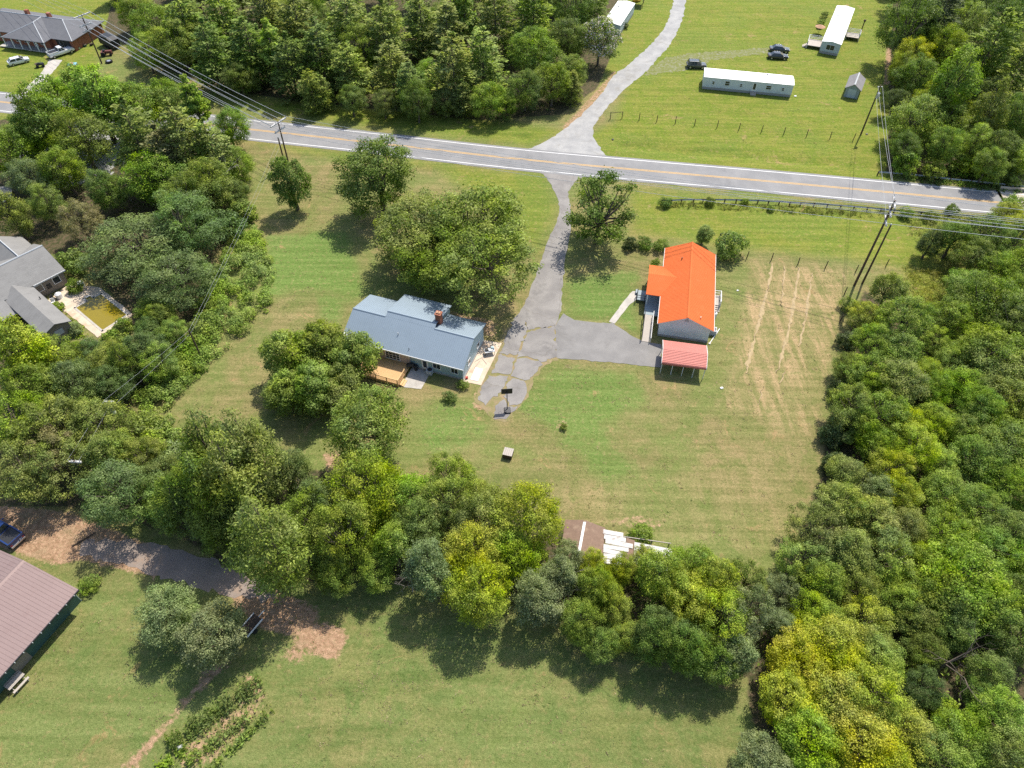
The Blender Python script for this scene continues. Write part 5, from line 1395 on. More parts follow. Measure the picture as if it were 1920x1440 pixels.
rp = thing('wheelchair_ramp', 'long pale wheelchair ramp with white rails beside the orange roofed house', 'ramp', oh.location, oh.rotation_euler.z)
MB().slab([(-1.3, 8.85, .08), (4.1, 8.75, .58), (4.1, 10.0, .58), (-1.3, 10.05, .08)], .08).obj('ramp_floor', M_OLDWOOD, rp)
for yy in (8.75, 10.05):
    MB().tube((-1.3, yy, .95), (4.1, yy, 1.5), .05, n=6).tube((-1.3, yy, .55), (4.1, yy, 1.05), .035, n=6).obj('handrail', M_TRIM if yy < 9 else M_DARKMETAL, rp)
    for k in range(5):
        t_ = k / 4
        MB().box(-1.3 + 5.35 * t_ - .04, -1.3 + 5.35 * t_ + .04, yy - .04, yy + .04, 0, .98 + .55 * t_).obj('post', M_TRIM if yy < 9 else M_DARKMETAL, rp)
po = thing('porch_steps', 'dark railed landing and steps at the porch corner by the garden path', 'steps', oh.location, oh.rotation_euler.z)
MB().box(7.3, 9.6, yf - .18, yf + 1.2, .42, .55).obj('landing', M_GREYDECK, po)
for k in range(3): MB().box(9.62 + .3 * (2 - k) - .6, 9.92 + .3 * (2 - k) - .3, yf + 1.22, yf + 1.5, .02, .14 * (k + 1)).obj('step', M_GREYDECK, po)
for (x0, y0), (x1, y1) in (((7.3, yf - .1), (7.3, yf + 1.2)), ((7.3, yf + 1.2), (8.8, yf + 1.2))):
    MB().tube((x0, y0, 1.45), (x1, y1, 1.45), .05, n=6).tube((x0, y0, 1.0), (x1, y1, 1.0), .035, n=6).obj('handrail', M_DARKMETAL, po)
for x0, y0 in ((7.3, yf + 1.2), (8.8, yf + 1.2), (7.3, yf)): MB().box(x0 - .05, x0 + .05, y0 - .05, y0 + .05, 0, 1.5).obj('post', M_DARKMETAL, po)
bs = thing('back_steps', 'white railed steps on the right side of the orange roofed house', 'steps', oh.location, oh.rotation_euler.z)
MB().box(8.6, 11.0, -1.3, .42, .40, .52).obj('landing', M_OLDWOOD, bs)
for k in range(3): MB().box(7.6 + .33 * k, 7.93 + .33 * k, -1.3, -.2, .02, .13 * (k + 1)).obj('step', M_OLDWOOD, bs)
for (x0, y0), (x1, y1) in (((11.0, -1.3), (8.6, -1.3)), ((11.0, -1.3), (11.0, .1))):
    MB().tube((x0, y0, 1.4), (x1, y1, 1.4), .06, n=6).tube((x0, y0, .95), (x1, y1, .95), .045, n=6).obj('handrail', M_TRIM, bs)
for x0, y0 in ((11.0, -1.3), (8.6, -1.3), (9.8, -1.3)): MB().box(x0 - .06, x0 + .06, y0 - .06, y0 + .06, 0, 1.45).obj('post', M_TRIM, bs)
x_, y_ = OL(2.6, -.35)
ac = thing('heat_pump', 'grey heat pump under the right eave of the orange roof', 'air conditioner', (x_, y_, 0), oh.rotation_euler.z)
MB().box(-.5, .5, -.45, .45, .06, .95).obj('cabinet', M_GREYTRIM, ac); MB().tube((0, 0, .951), (0, 0, .99), .38, n=14).obj('fan_guard', M_DARKMETAL, ac)
x_, y_ = OL(6.3, -.5)
tk = thing('water_tank', 'small round white tank under the right eave of the orange roof', 'tank', (x_, y_, 0), 0)
MB().tube((0, 0, 0), (0, 0, .9), .35, n=14).tube((0, 0, .9), (0, 0, 1.05), .35, .12, 14).obj('tank_body', M_TRIM, tk); MB().tube((0, 0, 1.05), (0, 0, 1.15), .1, n=8).obj('cap', M_DARKMETAL, tk)
dp = G(1330, 645); dq = G(1349, 617)
tag(MB().tube((0, 0, .08), tuple(dq - dp + Vector((0, 0, .08))), .07, n=7).box(-.12, .12, -.12, .12, 0, .16).obj('drain_pipe', M_TRIM, None, loc=dp), 'white drain pipe lying on the grass beside the carport', 'drain pipe')
x_, y_ = OL(17.4, 9.6)

# ---- carport
cp = thing('carport', 'open carport with faded red ribbed metal roof below the orange roofed house', 'carport', (21.03, 68.67, 0), R(-9.5))
def arc(y):            # rounded eaves, low ridge in the middle
    return y
PR = [(0.0, 2.02), (0.06, 2.28), (0.30, 2.40), (2.15, 3.02), (4.35, 2.40), (4.60, 2.26), (4.66, 2.02)]
mb = MB()
for (ya, za), (yb, zb) in zip(PR[:-1], PR[1:]):
    mb.slab([(0, ya, za), (6.21, ya, za), (6.21, yb, zb), (0, yb, zb)], .04)
    n_ = max(1, int(math.hypot(yb - ya, zb - za) / .24))
    for k in range(n_):
        t_ = (k + .5) / n_
        y0, z0 = ya + (yb - ya) * t_, za + (zb - za) * t_
        mb.box(0.01, 6.2, y0 - .03, y0 + .03, z0 - .02, z0 + .035)
mb.obj('roof', M_RED, cp)
tr = MB()
for xx in (-.03, 6.214):
    for (ya, za), (yb, zb) in zip(PR[:-1], PR[1:]): tr.tube((xx, ya, za), (xx, yb, zb), .045, n=5)
tr.obj('edge_trim', M_TRIM, cp)
for yy in (.12, 4.54):
    for k in range(5):
        MB().box(.1 + k * 1.5 - .04, .1 + k * 1.5 + .04, yy - .04, yy + .04, 0, 2.15).obj('post', M_TRIM, cp)
fr = MB()
for k in range(5):
    xx = .1 + k * 1.5
    for (ya, za), (yb, zb) in zip(PR[1:-1], PR[2:]): fr.tube((xx, ya, za - .09), (xx, yb, zb - .09), .04, n=5)
fr.obj('frame', M_TRIM, cp)

# ---- mobile homes
def mobile_home(label, loc, rz, L, Wd, h, mat, roofmat=M_WHITEROOF, wins=(), doors=(), end_win=None, skirt=M_BLOCK, rise=.32):
    t = thing('mobile_home', label, 'mobile home', loc, rz, 'mobile homes beyond the road')
    gable_walls(t, .08, L - .08, .08, Wd - .08, h - .03, Wd / 2, h + rise - .06, mat, base=.55)
    MB().box(.12, L - .12, .12, Wd - .12, 0, .55).obj('skirting', skirt, t)
    roof_plane(t, [(0, 0, h), (L, 0, h), (L, Wd / 2, h + rise), (0, Wd / 2, h + rise)], roofmat, .07, int(L / .6))
    roof_plane(t, [(L, Wd, h), (0, Wd, h), (0, Wd / 2 + .003, h + rise), (L, Wd / 2 + .003, h + rise)], roofmat, .07, int(L / .6))
    MB().box(L * .7, L * .7 + .3, Wd * .7, Wd * .7 + .3, h + .1, h + rise + .2).obj('roof_vent', M_GALV, t)
    MB().tube((L * .3, Wd * .3, h), (L * .3, Wd * .3, h + rise + .2), .06).obj('vent_pipe', M_DARKMETAL, t)
    for x, w, hh in wins: window(t, x, .08, 1.2, w, hh, '-y', bars=(1, 2))
    for x in doors:
        door(t, x, .08, .62, .95, 1.95, '-y')
        for k in range(3): MB().box(x - .6, x + .6, -.3 * (3 - k) + .05, -.3 * (2 - k) + .05, 0.01, .18 * (k + 1)).obj('step', M_OLDWOOD, t)
    if end_win: window(t, .08, Wd / 2, 1.0, *end_win, '-x', bars=(2, 1))
    return t
pA = G(1320, 144, 2.75)
mobile_home('long white roofed mobile home lying parallel to the road', (pA.x, pA.y, 0), R(-10.4), 19.4, 4.6, 2.75, M_MOBSIDE, wins=((2.3, .6, .8), (5.3, 1.1, 1.1), (8.3, .6, .8), (14.2, 1.2, 1.0), (17.3, .6, .8)), doors=(11.2,))
# second home seen end on: its long axis runs away from the camera
pB = G(1578, 84, 2.75)
mobile_home('white roofed mobile home seen end on with decks at both sides', (pB.x, pB.y, 0), R(65.5), 24.0, 4.5, 2.75, M_GREYSIDE, wins=((6, 1.1, 1.1), (18, 1.1, 1.1)), doors=(), end_win=(2.0, 1.3))
pC = G(1165, 48, 2.75)
mobile_home('white roofed mobile home at the top edge beside the flowering tree', (pC.x - .2, pC.y, 0), R(70), 15.0, 4.6, 2.75, M_GREYSIDE, wins=((4, 1.1, 1.1),), end_win=(1.2, 1.0))
def deck(label, px, py, rz, w, d, h, rails, mat=M_OLDWOOD, railmat=M_TRIM, steps=True):
    p = G(px, py, h)
    t = thing('porch_deck', label, 'deck', (p.x, p.y, 0), rz)
    MB().box(0, w, 0, d, h - .12, h).obj('deck_floor', mat, t)
    for a in (.06, w - .06):
        for b in (.06, d - .06): MB().box(a - .06, a + .06, b - .06, b + .06, 0, h + .95).obj('post', railmat, t)
    for r_ in rails:
        a, b = {'f': ((0, .05), (w, .05)), 'b': ((0, d - .05), (w, d - .05)), 'l': ((.05, 0), (.05, d)), 'r': ((w - .05, 0), (w - .05, d))}[r_]
        m_ = MB()
        for zz in (.3, .62, .93): m_.tube((*a, h + zz), (*b, h + zz), .055, n=5)
        m_.obj('railing', railmat, t)
    if steps:
        for k in range(3): MB().box(-.33 * (3 - k), -.33 * (2 - k), .2, 1.5, .02, h * (k + 1) / 4).obj('step', mat, t)
    return t
deck('pale railed deck with steps left of the end on mobile home', 1513, 84, R(-21), 4.0, 4.0, .8, 'bl')
deck('pale railed stair deck right of the end on mobile home', 1586, 68, R(-21), 3.2, 3.0, .8, 'rfb', steps=False)
p = G(1614, 60)
tag(MB().tube((0, 0, 0), (0, 0, 2.6), .13, n=7).box(-.22, .22, -.22, .22, 2.6, 2.95).obj('lamp_post', M_POST, None, loc=p), 'short dark post with pale top beside the stair deck', 'post')
for k, (x, y) in enumerate([(1547, 27), (1543, 35), (1540, 42), (1537, 49)]):
    plant('bush', x, y, 6, 'olive', label=['farthest', 'second farthest', 'second nearest', 'nearest'][k] + ' small bush of four along the end on mobile home', group='bushes along the end on mobile home')
p = G(1536, 57, .8)
ut = thing('patio_umbrella', 'closed brown garden umbrella between the bushes and the pale deck', 'umbrella', (p.x, p.y, 0))
MB().tube((0, 0, 0), (0, 0, 2.2), .04).obj('pole', M_DARKMETAL, ut); MB().tube((0, 0, 1.7), (0, 0, 2.2), 1.3, .05, 8).obj('canopy', M_TAN, ut)
plant('bush', 1171, 48, 7, 'deep', label='dark round bush at the corner of the top edge mobile home')
# shed
pS = G(1581, 181)
sh = thing('shed', 'small grey gable roofed shed beside the long mobile home', 'shed', (pS.x, pS.y, 0), R(64))
gable_walls(sh, 0, 6.0, -2.9, 0, 2.1, -1.45, 3.0, M_GREYSIDE)
roof_plane(sh, [(-.25, -3.2, 2.02), (6.25, -3.2, 2.02), (6.25, -1.45, 3.12), (-.25, -1.45, 3.12)], M_SHEDROOF, .08)
roof_plane(sh, [(6.25, .3, 2.02), (-.25, .3, 2.02), (-.25, -1.446, 3.12), (6.25, -1.446, 3.12)], M_SHEDROOF, .08)
MB().prism([(-1.6, 3.10), (-1.3, 3.10), (-1.45, 3.19)], -.25, 6.25, 'x').obj('ridge_cap', M_GREYTRIM, sh)
MB().box(-.05, -.003, -2.3, -.6, .1, 1.95).obj('door', M_GREYSIDE, sh)

# ---- dark roofed house, upper left
th_ = thing('house', 'brick house with dark grey hipped roof and long porch, upper left', 'house', (-121.52, 171.27, 0), R(-14.3))
MB().box(-11.5, 16.8, 3.2, 14.0, 0, 2.6).box(0.6, 11.0, 2.2, 3.2, 0, 2.6).obj('wall', M_BRICK, th_)
ze, zr = 2.65, 4.7
roof_plane(th_, [(-12, 2.55, ze), (17.4, 2.55, ze), (11.3, 8.5, zr), (-6, 8.5, zr)], M_SHINGLE2, .12)
roof_plane(th_, [(17.4, 14.6, ze), (-12, 14.6, ze), (-6, 8.504, zr), (11.3, 8.504, zr)], M_SHINGLE2, .12)
roof_plane(th_, [(17.4, 2.55, ze), (17.4, 14.6, ze), (11.303, 8.502, zr)], M_SHINGLE2, .12)
roof_plane(th_, [(-12, 14.6, ze), (-12, 2.55, ze), (-6.003, 8.502, zr)], M_SHINGLE2, .12)
roof_plane(th_, [(0, 0, ze), (11.7, 0, ze), (5.6, 5.4, zr - .15)], M_SHINGLE2, .12, name='porch_roof')
roof_plane(th_, [(11.7, 0.003, ze), (11.7, 2.6, ze), (5.6, 8.3, zr), (5.603, 5.4, zr - .15)], M_SHINGLE2, .12, name='porch_roof')
roof_plane(th_, [(0, 2.6, ze), (0, 0.003, ze), (5.597, 5.4, zr - .15), (5.597, 8.3, zr)], M_SHINGLE2, .12, name='porch_roof')
hipc = MB()
for a, b in (((17.4, 2.55, ze), (11.3, 8.5, zr)), ((17.4, 14.6, ze), (11.3, 8.5, zr)), ((0, 0, ze), (5.6, 5.4, zr - .15)), ((11.7, 0, ze), (5.6, 5.4, zr - .15)), ((5.6, 5.4, zr - .15), (5.6, 8.3, zr)), ((-6, 8.5, zr), (11.3, 8.5, zr))):
    hipc.tube(a, b, .11, n=5)
hipc.obj('hip_cap', M_GREYTRIM, th_)
MB().box(-2, 11.5, .15, 3.15, .2, .35).obj('porch_floor', M_CONC2, th_)
for k in range(6): MB().box(.2 + k * 2.25 - .09, .2 + k * 2.25 + .09, .1, .28, .35, 2.6).obj('porch_post', M_TRIM, th_)
for x in (2.2, 4.6, 9.0): window(th_, x, 2.2, 1.0, 1.2, 1.3)
for x in (-4, 13.6): window(th_, x, 3.2, 1.0, 1.2, 1.3)
door(th_, 6.9, 2.2, .36, 1.0, 2.1)
MB().box(12.2, 15.9, 3.13, 3.196, .05, 2.3).obj('garage_door', M_DARKMETAL, th_)
for x, y in ((1.0, 9.3), (7.2, 9.2)): MB().box(x - .4, x + .4, y - .4, y + .4, 4.0, 5.5).obj('chimney', M_BRICK, th_)
# ---- pool house
ph = thing('house', 'taupe house with grey shingle roof and a wing beside the green pool', 'house', (-74.7, 81.14, 0), R(50.5))
PL = loc_fn(ph)
gable_walls(ph, -14, 6.6, .45, 9.6, 2.85, 5.0, 4.95, M_TAUPE)
roof_plane(ph, [(-15, 0, 2.9), (7.0, 0, 2.9), (7.0, 5.0, 5.1), (-15, 5.0, 5.1)], M_SHINGLE, .12)
roof_plane(ph, [(7.0, 10.1, 2.9), (-15, 10.1, 2.9), (-15, 5.004, 5.1), (7.0, 5.004, 5.1)], M_SHINGLE, .12)
MB().tube((-15, 5.0, 5.12), (7.0, 5.0, 5.12), .12, n=5).obj('ridge_cap', M_GREYTRIM, ph)
tr = MB()
tr.box(2.0, 7.0, -.07, -.003, 2.72, 2.91)
tr.face([(7.004, 0, 2.75), (7.004, 0, 2.92), (7.004, 5, 5.12), (7.004, 5, 4.95)])
tr.obj('fascia', M_TRIM, ph)
mb = MB()
mb.prism([(0.4, 0), (6.3, 0), (6.3, 2.8), (3.35, 4.6), (0.4, 2.8)], 9.0, 13.2, 'y')
mb.obj('rear_wing_wall', M_TAUPE, ph)
roof_plane(ph, [(0, 13.6, 2.75), (0, 7.0, 2.75), (3.35, 5.6, 4.8), (3.35, 13.6, 4.8)], M_SHINGLE, .12, name='rear_wing_roof')
roof_plane(ph, [(6.7, 8.6, 2.75), (6.7, 13.6, 2.75), (3.354, 13.6, 4.8), (3.354, 5.6, 4.8)], M_SHINGLE, .12, name='rear_wing_roof')
MB().tube((3.35, 5.6, 4.82), (3.35, 13.6, 4.82), .1, n=5).obj('ridge_cap', M_GREYTRIM, ph)
mb = MB()
mb.prism([(-2.0, 0), (1.5, 0), (1.5, 2.75), (-.25, 3.45), (-2.0, 2.75)], -11.2, .44, 'y')
mb.obj('wing_wall', M_TAUPE, ph)
roof_plane(ph, [(1.9, -11.6, 2.72), (1.9, 1.2, 2.72), (-.25, 1.8, 3.6), (-.25, -11.6, 3.6)], M_SHINGLE, .12, name='wing_roof')
roof_plane(ph, [(-2.4, .6, 2.72), (-2.4, -11.6, 2.72), (-.254, -11.6, 3.6), (-.254, 1.8, 3.6)], M_SHINGLE, .12, name='wing_roof')
roof_plane(ph, [(-15, -3.4, 2.3), (-2.42, -3.4, 2.3), (-2.42, 0.05, 2.92), (-15, 0.05, 2.92)], M_SHINGLE, .12, name='porch_roof')
MB().box(-12, -2.5, -.3, .4, 0, 2.2).obj('porch_wall', M_TAUPE, ph)
MB().tube((1.2, -4.0, 3.0), (1.2, -4.0, 3.5), .07).obj('vent_pipe', M_DARKMETAL, ph)
MB().box(-.8, .4, -11.27, -11.203, 1.3, 2.2).obj('gable_window', M_GREYTRIM, ph)
window(ph, 5.3, .45, 1.1, 1.15, 1.25, '-y'); window(ph, 2.6, .45, 1.1, 1.15, 1.25, '-y', glass=M_TAUPE); 
MB().box(3.6, 4.25, .38, .446, .9, 1.7).obj('basement_hatch', M_DARKMETAL, ph)
structure(sheet_mesh('pool_terrace', [PL(2.0, -1.0), PL(6.4, .4), PL(9.3, -4.0), PL(9.3, -13.4), PL(8.9, -13.9), PL(3.3, -14.3), PL(2.9, -5)], .06, M_CONCRETE, .06, .04, .8, rg), 'pool_terrace')
M_POOL = simple('stagnant_green_water', (0.215, 0.165, 0.008), 0.10, 0, 0.5, 0.10, 0.3, (0.17, 0.145, 0.01), 1.5)
outl = [(4.3, -5.6), (6.3, -5.6), (6.3, -4.5), (7.4, -4.5), (7.4, -5.6), (8.7, -5.6), (8.8, -13.2), (4.4, -13.6)]
structure(sheet_mesh('pool_water', [PL(*p_) for p_ in outl], .072, M_POOL), 'pool_water')
cm = MB()
for (xa, ya), (xb, yb) in zip(outl, outl[1:] + outl[:1]):
    a, b = Vector((*PL(xa, ya), .09)), Vector((*PL(xb, yb), .09))
    d = (b - a).normalized(); n_ = Vector((-d.y, d.x, 0)) * .16
    cm.slab([a - n_ - d * .1, b - n_ + d * .1, b + n_ + d * .1, a + n_ - d * .1], .09)
structure(cm.mesh('pool_coping', [M_CONC2]), 'pool_coping')
for x, y, s_, lb in ((4.0, -1.6, .5, 'round white covered grill against the pool house wall'), (7.6, -1.6, .55, 'pale covered chair stack behind the bush by the pool')):
    X_, Y_ = PL(x, y)
    o_ = thing('covered_chair', lb, 'garden furniture', (X_, Y_, .06))
    MB().tube((0, 0, 0), (0, 0, .75), s_ * .9, s_, 10).tube((0, 0, .75), (0, 0, 1.0), s_, s_ * .35, 10).obj('cover', M_TRIM, o_)
    MB().tube((0, 0, 0.0), (0, 0, .02), s_ * .95, n=10).obj('hem', M_GREYTRIM, o_)
def chair(x, y, rz, lb, mt):
    X_, Y_ = PL(x, y)
    o_ = thing('garden_chair', lb, 'chair', (X_, Y_, .06), rz, 'chairs on the pool terrace')
    MB().box(-.28, .28, -.28, .28, .40, .46).obj('seat', mt, o_); MB().box(-.28, .28, .24, .30, .46, .98).obj('backrest', mt, o_)
    for a in (-.24, .24):
        for b in (-.24, .24): MB().box(a - .025, a + .025, b - .025, b + .025, 0, .40).obj('leg', M_DARKMETAL, o_)
chair(2.7, -2.4, .4, 'white garden chair nearest the wing roof', M_TRIM); chair(3.1, -1.7, 1.2, 'dark garden chair against the taupe wall', M_DARKMETAL); chair(3.3, -4.0, 2.4, 'dark garden chair beside the corner of the green pool', M_DARKMETAL)
X_, Y_ = PL(6.9, -4.6)
ld = thing('pool_ladder', 'white pool steps at the notch in the far edge', 'pool ladder', (X_, Y_, .07), R(50.5))
for a in (-.3, .3): MB().path([(a, .3, 0), (a, .3, .7), (a, -.1, .8), (a, -.4, .1)], .03, 6).obj('rail', M_TRIM, ld)
MB().box(-.3, .3, -.35, -.15, .1, .14).obj('tread', M_TRIM, ld)
# small roof at the left edge
pr_ = G(8, 365, 2.4)
ls = thing('shed', 'grey roofed shed with white edge cut by the left border', 'shed', (pr_.x, pr_.y, 0), R(18))
MB().box(-5, 1.0, -1.7, 1.7, 0, 2.3).obj('wall', M_TAUPE, ls)
roof_plane(ls, [(-5.3, -2, 2.35), (1.3, -2, 2.35), (1.3, 2, 2.9), (-5.3, 2, 2.9)], M_SHINGLE, .1)
MB().box(-5.3, 1.3, -2.08, -2.003, 2.2, 2.38).obj('fascia', M_TRIM, ls)

# ---- purple roofed barn, lower left
bn = thing('barn', 'long barn with ribbed brown mauve metal roof and dark green wall', 'barn', (-50.08, 24.3, 0), R(67.2))
roof_plane(bn, [(-14, 0, 3.0), (10.05, 0, 3.0), (10.05, 7.3, 3.95), (-14, 7.3, 3.95)], M_MAUVE, .10, 60)
roof_plane(bn, [(10.05, 13.6, 3.0), (-14, 13.6, 3.0), (-14, 7.304, 3.95), (10.05, 7.304, 3.95)], M_MAUVE, .10, 60)
MB().prism([(7.0, 3.90), (7.6, 3.90), (7.3, 4.03)], -14, 10.05, 'x').obj('ridge_cap', M_MAUVE, bn)
gable_walls(bn, -14, 9.7, .95, 12.7, 2.95, 7.3, 3.78, M_GREENSIDE)
gt = MB().box(-14, 10.05, -.11, -.003, 2.86, 3.01)
gt.obj('gutter', M_DARKMETAL, bn)
bk = MB()
for k in range(22): bk.box(-13.8 + k * 1.1, -13.72 + k * 1.1, -.14, -.11, 2.84, 3.03)
bk.obj('gutter_bracket', M_TRIM, bn)
MB().box(1.2, 3.0, .88, .946, .05, 2.1).obj('door', M_TAUPE, bn)
MB().box(9.70, 9.76, .95, 2.4, 0, 2.9).obj('corner_panel', M_GREYSIDE, bn)
def picnic_table(label, px, py, rz):
    p = G(px, py, .6)
    t = thing('picnic_table', label, 'picnic table', (p.x, p.y, 0), rz)
    for k in range(5): MB().box(-.9, .9, -.37 + k * .15, -.24 + k * .15, .72, .76).obj('plank', M_OLDWOOD, t)
    for s_ in (-1, 1):
        MB().box(-.9, .9, s_ * .72 - .13, s_ * .72 + .13, .42, .46).obj('bench', M_OLDWOOD, t)
        MB().tube((s_ * .65, -.75, 0), (s_ * .65, .25, .72), .04, n=5).obj('leg', M_OLDWOOD, t); MB().tube((s_ * .65, .75, 0), (s_ * .65, -.25, .72), .04, n=5).obj('leg', M_OLDWOOD, t)
        MB().box(s_ * .65 - .03, s_ * .65 + .03, -.8, .8, .36, .42).obj('brace', M_OLDWOOD, t)
    return t
picnic_table('weathered picnic table against the green barn wall', 29, 1277, R(64))

# ---- fallen shed in the tree belt
ob = thing('shed', 'tumbledown shed with leaf strewn brown roof and loose white sheets', 'shed', (6.8, 37.98, 0), R(-8.5))
roof_plane(ob, [(-1.3, .2, 1.95), (.86, .2, 2.5), (1.0, 5.3, 2.6), (-1.1, 5.3, 2.05)], M_RUSTROOF, .08)
roof_plane(ob, [(.94, .2, 2.5), (3.5, -.6, 1.9), (3.6, 5.0, 2.0), (1.08, 5.3, 2.6)], M_RUSTROOF, .08)
MB().slab([(.62, .3, 2.56), (.92, .3, 2.60), (1.25, 5.0, 2.70), (.95, 5.0, 2.66)], .03).obj('ridge_cap', M_TRIM, ob)
MB().box(-.9, 3.3, .8, 4.8, 0, 1.6).obj('wall', M_OLDWOOD, ob)
rn_ = random.Random(4)
def sheet(parent, x0, x1, y0, y1, z0, z1, tilt):
    mb = MB()
    k = max(4, int((y1 - y0) / .09))
    for i in range(k):
        ya, yb = y0 + (y1 - y0) * i / k, y0 + (y1 - y0) * (i + 1) / k
        za, zb = (.035 if i % 2 else 0), (0 if i % 2 else .035)
        mb.face([(x0, ya, z0 + za), (x1, ya + tilt, z1 + za), (x1, yb + tilt, z1 + zb), (x0, yb, z0 + zb)])
        mb.face([(x0, yb, z0 + zb - .012), (x1, yb + tilt, z1 + zb - .012), (x1, ya + tilt, z1 + za - .012), (x0, ya, z0 + za - .012)])
    return mb.obj('metal_sheet', M_OLDWHITE, parent)
for k in range(7):
    y0 = .55 + k * .60 + rn_.uniform(-.05, .05)
    j = rn_.uniform(-.32, .32)
    sheet(ob, 3.62 + (0 if k < 5 else -.15) + j * .4, 5.95 + j + (0.7 if k in (3, 4) else 0), y0, y0 + rn_.uniform(.50, .60), 2.05 + .012 * (k % 2) - k * .0, 1.92 + .012 * (k % 2), rn_.uniform(-.14, .04))
for k in range(5):
    y0 = .9 + k * .58
    j = rn_.uniform(-.2, .2)
    sheet(ob, 7.0 + j * .5, 10.9 + j * 1.6 + .1 * k, y0, y0 + rn_.uniform(.46, .58), 1.95 + .012 * (k % 2), 1.75 + .012 * (k % 2), rn_.uniform(-.22, -.02))
rf = MB()
for k in range(5): rf.box(3.6, 11.2, .7 + k * .9, .78 + k * .9, 1.70, 1.80)
rf.obj('rafter', M_OLDWOOD, ob)
for x in (3.7, 6.4, 9.0, 11.0):
    for y in (.75, 4.35): MB().box(x - .07, x + .07, y - .07, y + .07, 0, 1.7).obj('post', M_OLDWOOD, ob)
MB().slab([(5.98, .6, 1.86), (7.0, .6, 1.82), (7.05, 4.0, 1.84), (6.1, 4.2, 1.88)], .03).obj('tar_paper', M_RUSTROOF, ob)
# ------------------------------------------------------------------ vehicles
def paint(name, col, rough=0.25):
    if name in MATS: return MATS[name]
    m, n, out = nodes_of(name)
    tc = N(n, 'ShaderNodeTexCoord').outputs['Object']
    c = mixc(n, noise(n, 2.5, 3, 0.6, tc), tuple(x * .9 for x in col), tuple(min(1, x * 1.08) for x in col))
    p = bsdf(n, out, c, rough, 0.15, 0.5)
    p.inputs['Coat Weight'].default_value = 0.5; p.inputs['Coat Roughness'].default_value = 0.08
    MATS[name] = m
    return m
M_TYRE = simple('tyre_rubber', (0.02, 0.02, 0.02), 0.9, 0, 0.2, 0.2, 5)
M_RIM = simple('wheel_rim', (0.5, 0.5, 0.52), 0.35, 0.7, 0.5, 0.1, 3)
M_CARGLASS = simple('car_glass', (0.02, 0.025, 0.03), 0.05, 0, 0.7, 0.1, 1)
M_LAMP = simple('headlight_lens', (0.75, 0.75, 0.72), 0.1, 0, 0.6, 0.05, 3)
M_TAIL = simple('tail_light_lens', (0.35, 0.02, 0.02), 0.15, 0, 0.6, 0.05, 3)
def loft(secs, mats_):
    """body from rings of (x, [(y,z)...]); rings share their count"""
    mb = MB(); mb.smooth = False
    n_ = len(secs[0][1]); b = []
    for x, ring in secs:
        b.append(len(mb.v)); mb.v += [(x, y, z) for y, z in ring]
    for i in range(len(secs) - 1):
        for j in range(n_):
            k = (j + 1) % n_
            mb.f.append((b[i] + j, b[i] + k, b[i + 1] + k, b[i + 1] + j)); mb.mi.append(0)
    mb.f.append(tuple(range(b[0] + n_ - 1, b[0] - 1, -1))); mb.mi.append(0)
    mb.f.append(tuple(range(b[-1], b[-1] + n_))); mb.mi.append(0)
    return mb
def ring(w, z0, z1, t=.88, r=.12):
    """a rounded body section: w half width, sill z0, shoulder z1"""
    h = z1 - z0
    return [(-w * .94, z0), (w * .94, z0), (w, z0 + h * .25), (w, z0 + h * .6), (w * .95, z1 - r * .4), (w * t, z1), (0, z1 + .02), (-w * t, z1), (-w * .95, z1 - r * .4), (-w, z0 + h * .6), (-w, z0 + h * .25)]
def smooth_mesh(o, lv=1):
    me = o.data
    bm = bmesh.new(); bm.from_mesh(me)
    bmesh.ops.bevel(bm, geom=[e for e in bm.edges if e.calc_length() > .15], offset=.045, segments=1, affect='EDGES', profile=.6)
    bm.to_mesh(me); bm.free()
    me.polygons.foreach_set('use_smooth', [True] * len(me.polygons)); me.update()
